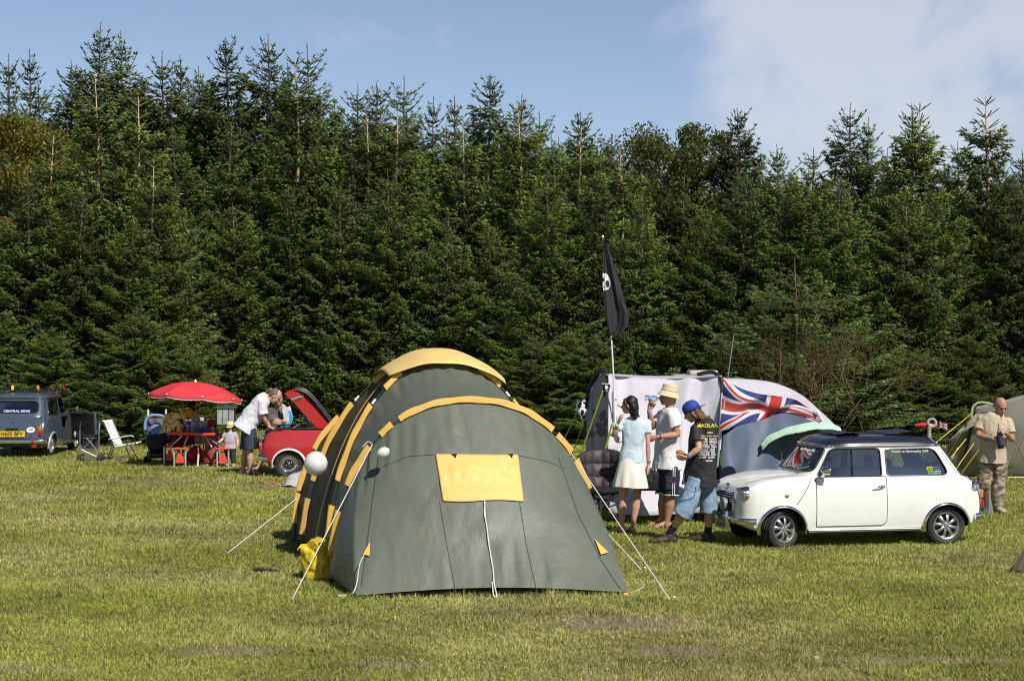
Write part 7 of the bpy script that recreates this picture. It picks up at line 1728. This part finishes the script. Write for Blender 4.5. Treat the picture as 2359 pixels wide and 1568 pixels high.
# tiger-striped towel on a chair back left of table
tgb = Q(404, 972, .3)+s0; o = empty('towel', tgb, 'yellow and black patterned towel over the chair between stroller and table', 'towel')
def tiger(u, v):
    a = noise.noise(V(u*3.5, v*3.5, 3)); return 1 if (math.sin(v*15+a*7+u*3) > .86 or (abs(a) < .03)) else (2 if (v > .72 and u < .2) or (u > .86 and .3 < v < .6) else 0)
mb = MB(); mb.grid(lambda u, v: V(-.22+.40*u-.06*v+.03*math.sin(v*5), .05*math.sin(u*7)+.02*math.sin(v*9), .14+.05*math.sin(u*3)-.36*v-.05*u*v), 60, 60, mi=tiger); mb.build('towel_cloth', [M('yellow_towel', (.90, .68, .28), .9), M('towel_black', (.03, .025, .02), .9), fl_w], o, solid=.014)
# yellow bag and leaves of plastic behind
o = empty('plastic_bag', Q(433, 954, .6)+s0, 'bright yellow plastic bag on the chair behind the bottles', 'bag'); mb = MB(); mb.ball((0, 0, 0), (.14, .08, .10)); mb.ball((.12, 0, -.03), (.10, .07, .07)); mb.ball((-.1, 0, .06), (.06, .05, .05)); remesh(mb, 'bag_body', ybag_m, o, .012, 1, .03, 14)
# slatted garden chairs behind the table
gslat = M('grey_green_slat', (.26, .29, .25), .6, var=.15)
def slat_chair(px, py, label, w=.46, z0=.40, z1=.86, dd=.9):
    b_ = G(px, py); o = empty('garden_chair', b_, label, 'chair', group='slatted garden chairs by the table'); mb = MB()
    for i in range(7):
        x = -w/2+w*(i+.5)/7; mb.box((x, 0, (z0+z1)/2), (w/7*.72, .02, z1-z0))
    mb.build('backrest', [gslat], o); mb = MB(); mb.box((0, 0, z1-.03), (w+.02, .03, .07)); mb.build('top_rail', M('pale_slat', (.5, .5, .44), .6), o, bevel=.005); mb = MB(); mb.box((0, .25, z0-.02), (w, .46, .04)); mb.build('seat', gslat, o, bevel=.005)
    for x in (-w/2, w/2):
        for y in (0, .42): mb = MB(); mb.tube([V(x, y, z0), V(x*1.1, y*1.1, 0)], .013, 6); mb.build('leg', blacktube, o)
    mb = MB(); 
    for x in (-w/2-.02, w/2+.02): mb.tube([V(x, 0, z0), V(x, 0, z1)], .012, 6)
    mb.build('back_frame', blacktube, o)
slat_chair(441, 1064, 'grey slatted garden chair left of the parasol pole behind the table'); slat_chair(466, 1066, 'grey slatted garden chair just right of the parasol pole behind the table', z0=.42, z1=.80)
o = empty('bag', G(446, 1070), 'round red patterned bag on the grass under the picnic table', 'bag'); mb = MB(); mb.ball((0, .2, .17), (.17, .13, .17)); mb.ball((.02, .2, .30), (.09, .07, .06)); remesh(mb, 'bag_body', M('red_patterned_cloth', (.42, .03, .03), .6, var=.45, vs=14, bump=.4, bs=12), o, .012, 1, .015, 10)
mb = MB(); mb.tube(catmull([V(-.08, .18, .30), V(-.03, .17, .42), V(.06, .17, .42), V(.10, .18, .30)], 5), .008, 6); mb.build('handle', redpl, o)
o = empty('folding_chair', G(418, 1072), 'dark red canvas camp chair half hidden behind the table left side', 'chair'); mb = MB(); mb.grid(lambda u, v: V(-.22+.42*u, .25+.1*v, .40+.40*v-.03*math.sin(PI*u)), 10, 8); mb.build('backrest', M('dark_red_canvas', (.20, .02, .025), .8), o, solid=.01)
mb = MB(); mb.grid(lambda u, v: V(-.22+.42*u, .25-.4*v, .40-.03*math.sin(PI*u)), 10, 8); mb.build('seat', M('dark_canvas', (.05, .02, .03), .8), o, solid=.01)
mb = MB()
for a, c in ((V(-.23, .3, .80), V(.18, -.15, 0)), (V(.21, .3, .80), V(-.2, -.15, 0)), (V(-.23, -.15, .45), V(.2, .3, 0)), (V(.2, -.15, .45), V(-.22, .3, 0))): mb.tube([a, c], .011, 6)
mb.build('frame', blacktube, o)
# ---- blue stroller with hood
b = G(360, 1066); st = empty('stroller', b, 'light blue and grey pushchair left of the picnic table', 'stroller')
def q(px, py, d=0): return W(px, py, b.y+d)-b
lb = M('light_blue_fabric', (.20, .31, .62), .8, bump=.3, bs=30); gf = M('grey_brown_fabric', (.13, .12, .12), .85, bump=.3, bs=30); dk = M('dark_navy_fabric', (.02, .02, .028), .8, bump=.2, bs=30)
mb = MB(); mb.tube(catmull([q(337, 1001), q(334, 985), q(336, 968), q(345, 958), q(360, 956), q(376, 959), q(385, 970), q(388, 988), q(387, 1003)], 6), .030, 10); mb.build('hood_rim', lb, st)
mb = MB(); mb.grid(lambda u, v: q(lerp(340, 383, u), lerp(963, 1006, v), .10+.22*math.sin(PI*u)*(1-v)*.5+.04*math.sin(u*9)), 16, 12); mb.build('hood', gf, st, solid=.01)
mb = MB(); mb.grid(lambda u, v: q(lerp(346, 375, u)+3*v, lerp(982-5*math.sin(PI*u), 1006, v), .05), 8, 8); mb.build('seat_back', lb, st, solid=.02)
mb = MB(); mb.ell([q(361, 1004, .0), q(361, 1012, -.1), q(361, 1024, -.12), q(361, 1034, 0)], [(.20, .05), (.20, .13), (.18, .14), (.13, .10)], V(1, 0, 0), 20, power=3); mb.build('seat', dk, st)
mb = MB(); mb.box(q(361, 1046, .15), (.34, .25, .14)); mb.build('basket', dk, st, bevel=.02)
mb = MB()
for x in (341, 382): mb.tube([q(x, 948, .25), q(x, 1000, .15), q(x+(2 if x < 360 else -2), 1058, -.1)], .012, 8)
for yy in (1032, 1047): mb.tube([q(342, yy, -.05), q(382, yy, -.05)], .008, 6)
mb.build('frame', M('blue_grey_tube', (.3, .36, .45), .35, .5), st)
for x in (341, 382): mb = MB(); mb.tube([q(x, 962, .22), q(x, 946, .26), q(x, 944, .34)], .020, 8); mb.build('handle', M('pale_blue_grip', (.45, .58, .7), .4), st)
for x, d_ in ((336, -.05), (344, .05), (378, -.12), (386, -.05), (341, .45), (383, .45)):
    mb = MB(); mb.lathe([(.02, -.016), (.055, -.018), (.07, -.01), (.07, .01), (.055, .018), (.02, .016)], q(x, 1060, d_)*1.0, (1, -.35, 0), 22)
    for v in range(len(mb.v)): pass
    zz = min(p[2] for p in mb.v); mb.v = [(p[0], p[1], p[2]-zz) for p in mb.v]; mb.build('wheel', rubber, st)
# ---- bare grey stroller frame
b = G(208, 1064); sf = empty('stroller', b, 'bare grey folding stroller frame with double wheels seen from behind', 'stroller')
def q(px, py, d=0): return W(px, py, b.y+d)-b
mb = MB()
for x in (184, 228): mb.tube([q(x, 1057, 0), q(x, 985, 0)], .011, 8)
mb.build('frame', steel, sf)
mb = MB(); mb.tube([q(184, 1034), q(228, 1034)], .010, 8); mb.tube([q(184, 1054), q(228, 1054)], .010, 8)
mb.tube([q(185, 1034), q(228, 1054)], .009, 6); mb.tube([q(228, 1034), q(185, 1054)], .009, 6); mb.tube([q(199, 1008, .1), q(222, 1034, .05)], .008, 6); mb.tube([q(216, 1008, .1), q(190, 1034, .05)], .008, 6); mb.tube([q(190, 1008, .1), q(224, 1008, .1)], .007, 6)
mb.build('cross_brace', steel, sf)
mb = MB(); mb.grid(lambda u, v: q(lerp(189, 228, u), lerp(1000, 1034, v)+2*math.sin(PI*u), .12+.08*math.sin(PI*v)), 10, 10); mb.build('seat', dk, sf, solid=.012)
for x in (184, 228): mb = MB(); mb.tube([q(x, 990), q(x-(-1), 976, .02), q(x+2, 972, .08)], .018, 8); mb.build('handle', blackpl if x < 200 else steel, sf)
for x, d_ in ((179, -.06), (186, -.06), (225, -.06), (233, -.06), (186, .42), (192, .42), (231, .42), (238, .42)):
    mb = MB(); mb.lathe([(.02, -.014), (.058, -.018), (.075, -.010), (.075, .010), (.058, .018), (.02, .014)], q(x, 1058, d_), (1, .25, 0), 22); zz = min(p[2] for p in mb.v); mb.v = [(p[0], p[1], p[2]-zz) for p in mb.v]
    wv = mb.build('wheel', rubber, sf); c_ = q(x, 1058, d_); mb = MB(); mb.lathe([(.001, .012), (.05, .012), (.05, -.012), (.001, -.012)], V(c_.x, c_.y, .075), (1, .25, 0), 14); mb.build('rim', M('grey_plastic_rim', (.2, .2, .2), .5), wv)
# ---- white folding chair seen from the side
b = G(275, 1060); ch = empty('folding_chair', b, 'white folding garden chair with dark legs beside the stroller frame', 'chair')
def q(px, py, d=0): return W(px, py, b.y+d)-b
wpl = M('white_chair_plastic', (.76, .76, .77), .4)
mb = MB(); mb.grid(lambda u, v: q(lerp(236, 261, v)+0*u, lerp(968, 1026, v), 0)+V(u*.10, .0+.42*u, .0), 6, 10); mb.build('backrest', wpl, ch, solid=.02)
mb = MB(); mb.grid(lambda u, v: q(lerp(261, 316, v), lerp(1029, 1020, v), 0)+V(0, .44*u, .0), 6, 8); mb.build('seat', wpl, ch, solid=.03)
for d_ in (-.02, .46):
    mb = MB(); mb.ell([q(250, 1011, d_), q(270, 1009, d_), q(290, 1004, d_), q(303, 1003, d_), q(308, 1006, d_)], [(.02, .010), (.026, .012), (.034, .012), (.030, .012), (.012, .01)], V(0, 1, 0), 10); mb.build('armrest', wpl, ch)
for A_, B_, d_ in (((263, 1027), (252, 1060), 0), ((261, 1020), (247, 1059), .44), ((288, 1024), (301, 1062), 0), ((299, 1022), (318, 1058), .0), ((299, 1022), (316, 1055), .44)):
    mb = MB(); e = q(B_[0], B_[1], d_); e.z = .01; mb.tube([q(A_[0], A_[1], d_), e], .010, 6); mb.build('leg', blacktube, ch)
mb = MB()
for a_, c_ in (((284, 1009), (294, 1026)), ((297, 1006), (305, 1024))): mb.tube([q(*a_), q(*c_)], .008, 6)
mb.tube([q(238, 970, -.015), q(262, 1027, -.015)], .010, 6); mb.build('frame', blacktube, ch)
mb = MB(); mb.ball(q(294, 1024, -.03), .022, nu=10, nv=8); mb.build('hinge', M('blue_hinge', (.03, .08, .5), .4), ch)
for x, c_, lb_ in ((267, (.16, .14, .14), 'grey flip-flop lying under the white folding chair'), (286, (.40, .14, .12), 'reddish flip-flop lying under the white folding chair')):
    o = empty('flip_flop', G(x, 1060)+V(0, .1, 0), lb_, 'shoe'); mb = MB(); mb.ell([V(-.10, 0, .03), V(-.03, 0, .03), V(.06, 0, .03), V(.12, 0, .03)], [(.03, .012), (.036, .012), (.045, .012), (.025, .010)], V(0, 1, 0), 12); mb.build('sole', M('flip_flop_rubber', c_, .7), o); mb = MB(); mb.tube([V(0, .035, .04), V(.06, 0, .07), V(0, -.035, .04)], .007, 6); mb.build('strap', M('flip_flop_strap', tuple(x_*.7 for x_ in c_), .7), o)
# ---- grey board bin on a post
b = V((522-CX)/FOC*40.5, 40.5, 0); o = empty('litter_bin', b, 'small grey wooden slatted litter bin on a post by the forest', 'bin'); gw = M('weathered_grey_wood', (.30, .34, .35), .8, var=.3, vs=12, bump=.5, bs=20)
zt = CAMH-(940-HY)/FOC*40.5; zb = CAMH-(977-HY)/FOC*40.5
for i in range(3): mb = MB(); mb.box((-.13+.12*i, -.10, (zt+zb)/2), (.108, .02, zt-zb)); mb.build('board', gw, o, bevel=.004)
mb = MB(); mb.box((-.01, 0, zt+.015), (.42, .26, .04)); mb.build('lid', M('dark_green_lid', (.05, .08, .07), .6), o, bevel=.005)
mb = MB(); mb.box((-.01, .04, (zt+zb)/2), (.34, .2, zt-zb-.02)); mb.build('bin_box', M('dark_bin_green', (.03, .05, .045), .6), o); mb = MB(); mb.box((0, .04, zb/2), (.07, .07, zb)); mb.build('post', M('dark_post', (.06, .06, .05), .8), o)
# ---------------------------------------------------------------- padded moon chair by the tent
b = G(1382, 1205); mc = empty('moon_chair', b, 'dark brown padded round folding chair between tent and woman', 'chair')
def q(px, py, d=0): return W(px, py, b.y+d)-b
padm = M('dark_brown_quilt', (.042, .036, .038), .55, bump=.5, bs=14, var=.15)
cx0, cy0 = q(1386, 1085, .1), 0
def pad(u, v):
    a = PI*(1.02-1.04*u); r0 = lerp(.13, 1, v); x = cx0.x+.305*r0*math.cos(a)*1.0+.0; z = cx0.z-.05+lerp(-.17, .26, v)*1.0*(.45+.55*math.sin(a))-(1-v)*.02
    quilt = .022*abs(math.sin(u*PI*5))*abs(math.sin(v*PI*2+.2))**.6
    return V(x, cx0.y+.25*v*abs(math.cos(a))**2*-1+.10-quilt*1.3, z)
mb = MB(); mb.grid(pad, 70, 30)
P0 = [(1336, 1072), (1338, 1048), (1352, 1037), (1385, 1034), (1425, 1038), (1440, 1060), (1440, 1090)]
def pad2(u, v):
    xx = lerp(1332, 1440, u); topy = 1036+16*abs(2*u-1)**3; boty = 1128+2*math.sin(PI*u)-14*abs(2*u-1)**2; y = lerp(topy, boty, v)
    qu = .035*abs(math.sin(v*PI*3))**.5*(.55+.45*abs(math.sin(u*PI*6)))
    k = 1-.10*max(0, v-.4)
    return q(1386+(xx-1386)*k, y, .12+.25*(1-abs(2*u-1)**2)*(1-v*.2)-qu-.10*v)
mb = MB(); mb.grid(pad2, 100, 50); mb.build('padded_seat', padm, mc, solid=.03)
mb = MB(); mb.tube([pad2(i/40, 0)+V(0, .01, 0) for i in range(41)], .018, 8); mb.tube([pad2(0, i/20) for i in range(21)], .014, 8); mb.tube([pad2(1, i/20) for i in range(21)], .014, 8); mb.build('ring_frame', blackpl, mc)
mb = MB(); mb.ell([q(1355, 1128, .05), q(1386, 1131, .0), q(1420, 1128, .05)], [(.05, .12), (.06, .16), (.05, .12)], V(0, 0, 1), 14); mb.build('seat_underside', M('black_nylon', (.012, .012, .014), .6), mc)
for a_, c_, d0_, d1_ in (((1352, 1132), (1428, 1196), 0, -.1), ((1420, 1132), (1365, 1190), 0, -.1), ((1352, 1132), (1420, 1180), .35, .4), ((1420, 1132), (1372, 1178), .35, .45), ((1380, 1150), (1440, 1155), .1, .1)):
    mb = MB(); e = q(*c_, d1_); mb.tube([q(*a_, d0_), e], .012, 8); mb.build('leg', blacktube, mc)
for px in (1372, 1384): mb = MB(); mb.tube([q(px, 1133, .3), q(px, 1190, .3)], .012, 8); mb.build('leg', alu, mc)
# black folded camp chair beyond the white car's bonnet
b = G(1690, 1195); fc = empty('folding_chair', b, 'black mesh camp chair peeping over the white car bonnet', 'chair')
def q(px, py, d=0): return W(px, py, b.y+d)-b
mb = MB(); A_ = [q(1640, 1092, 0), q(1676, 1070, .1), q(1721, 1050, .3)]; B_ = [q(1650, 1108, .3), q(1686, 1100, .3), q(1704, 1092, .5)]
a_, c_ = catmull(A_, 8), catmull(B_, 8); mb.grid(lambda u, v: a_[int(u*16)].lerp(c_[int(u*16)], v)+V(0, .03*math.sin(u*12), .01*math.sin(u*18+v*5)), 16, 8); mb.build('seat', M('black_mesh_cloth', (.02, .02, .024), .6, bump=.4, bs=30), fc, solid=.01)
for a_, c_ in (((1642, 1092), (1722, 1048)), ((1700, 1062), (1704, 1190)), ((1652, 1104), (1640, 1192)), ((1676, 1080), (1662, 1192))): mb = MB(); mb.tube([q(*a_), q(*c_)], .013, 8); mb.build('frame', blacktube, fc)
b = G(1628, 1200); o = empty('folding_chair', b, 'low dark chair legs showing behind the legs of the man in the blue cap', 'chair')
def q(px, py, d=0): return W(px, py, b.y+d)-b
for a_, c_ in (((1655, 1160), (1612, 1200)), ((1610, 1150), (1600, 1200)), ((1640, 1150), (1655, 1198))): mb = MB(); mb.tube([q(*a_, .2), q(*c_, .1)], .014, 8); mb.build('leg', blacktube, o)
mb = MB(); mb.box(q(1632, 1150, .3), (.34, .3, .03)); mb.build('seat', dk, o, bevel=.01)
bpy.data.scenes.remove(WORK)
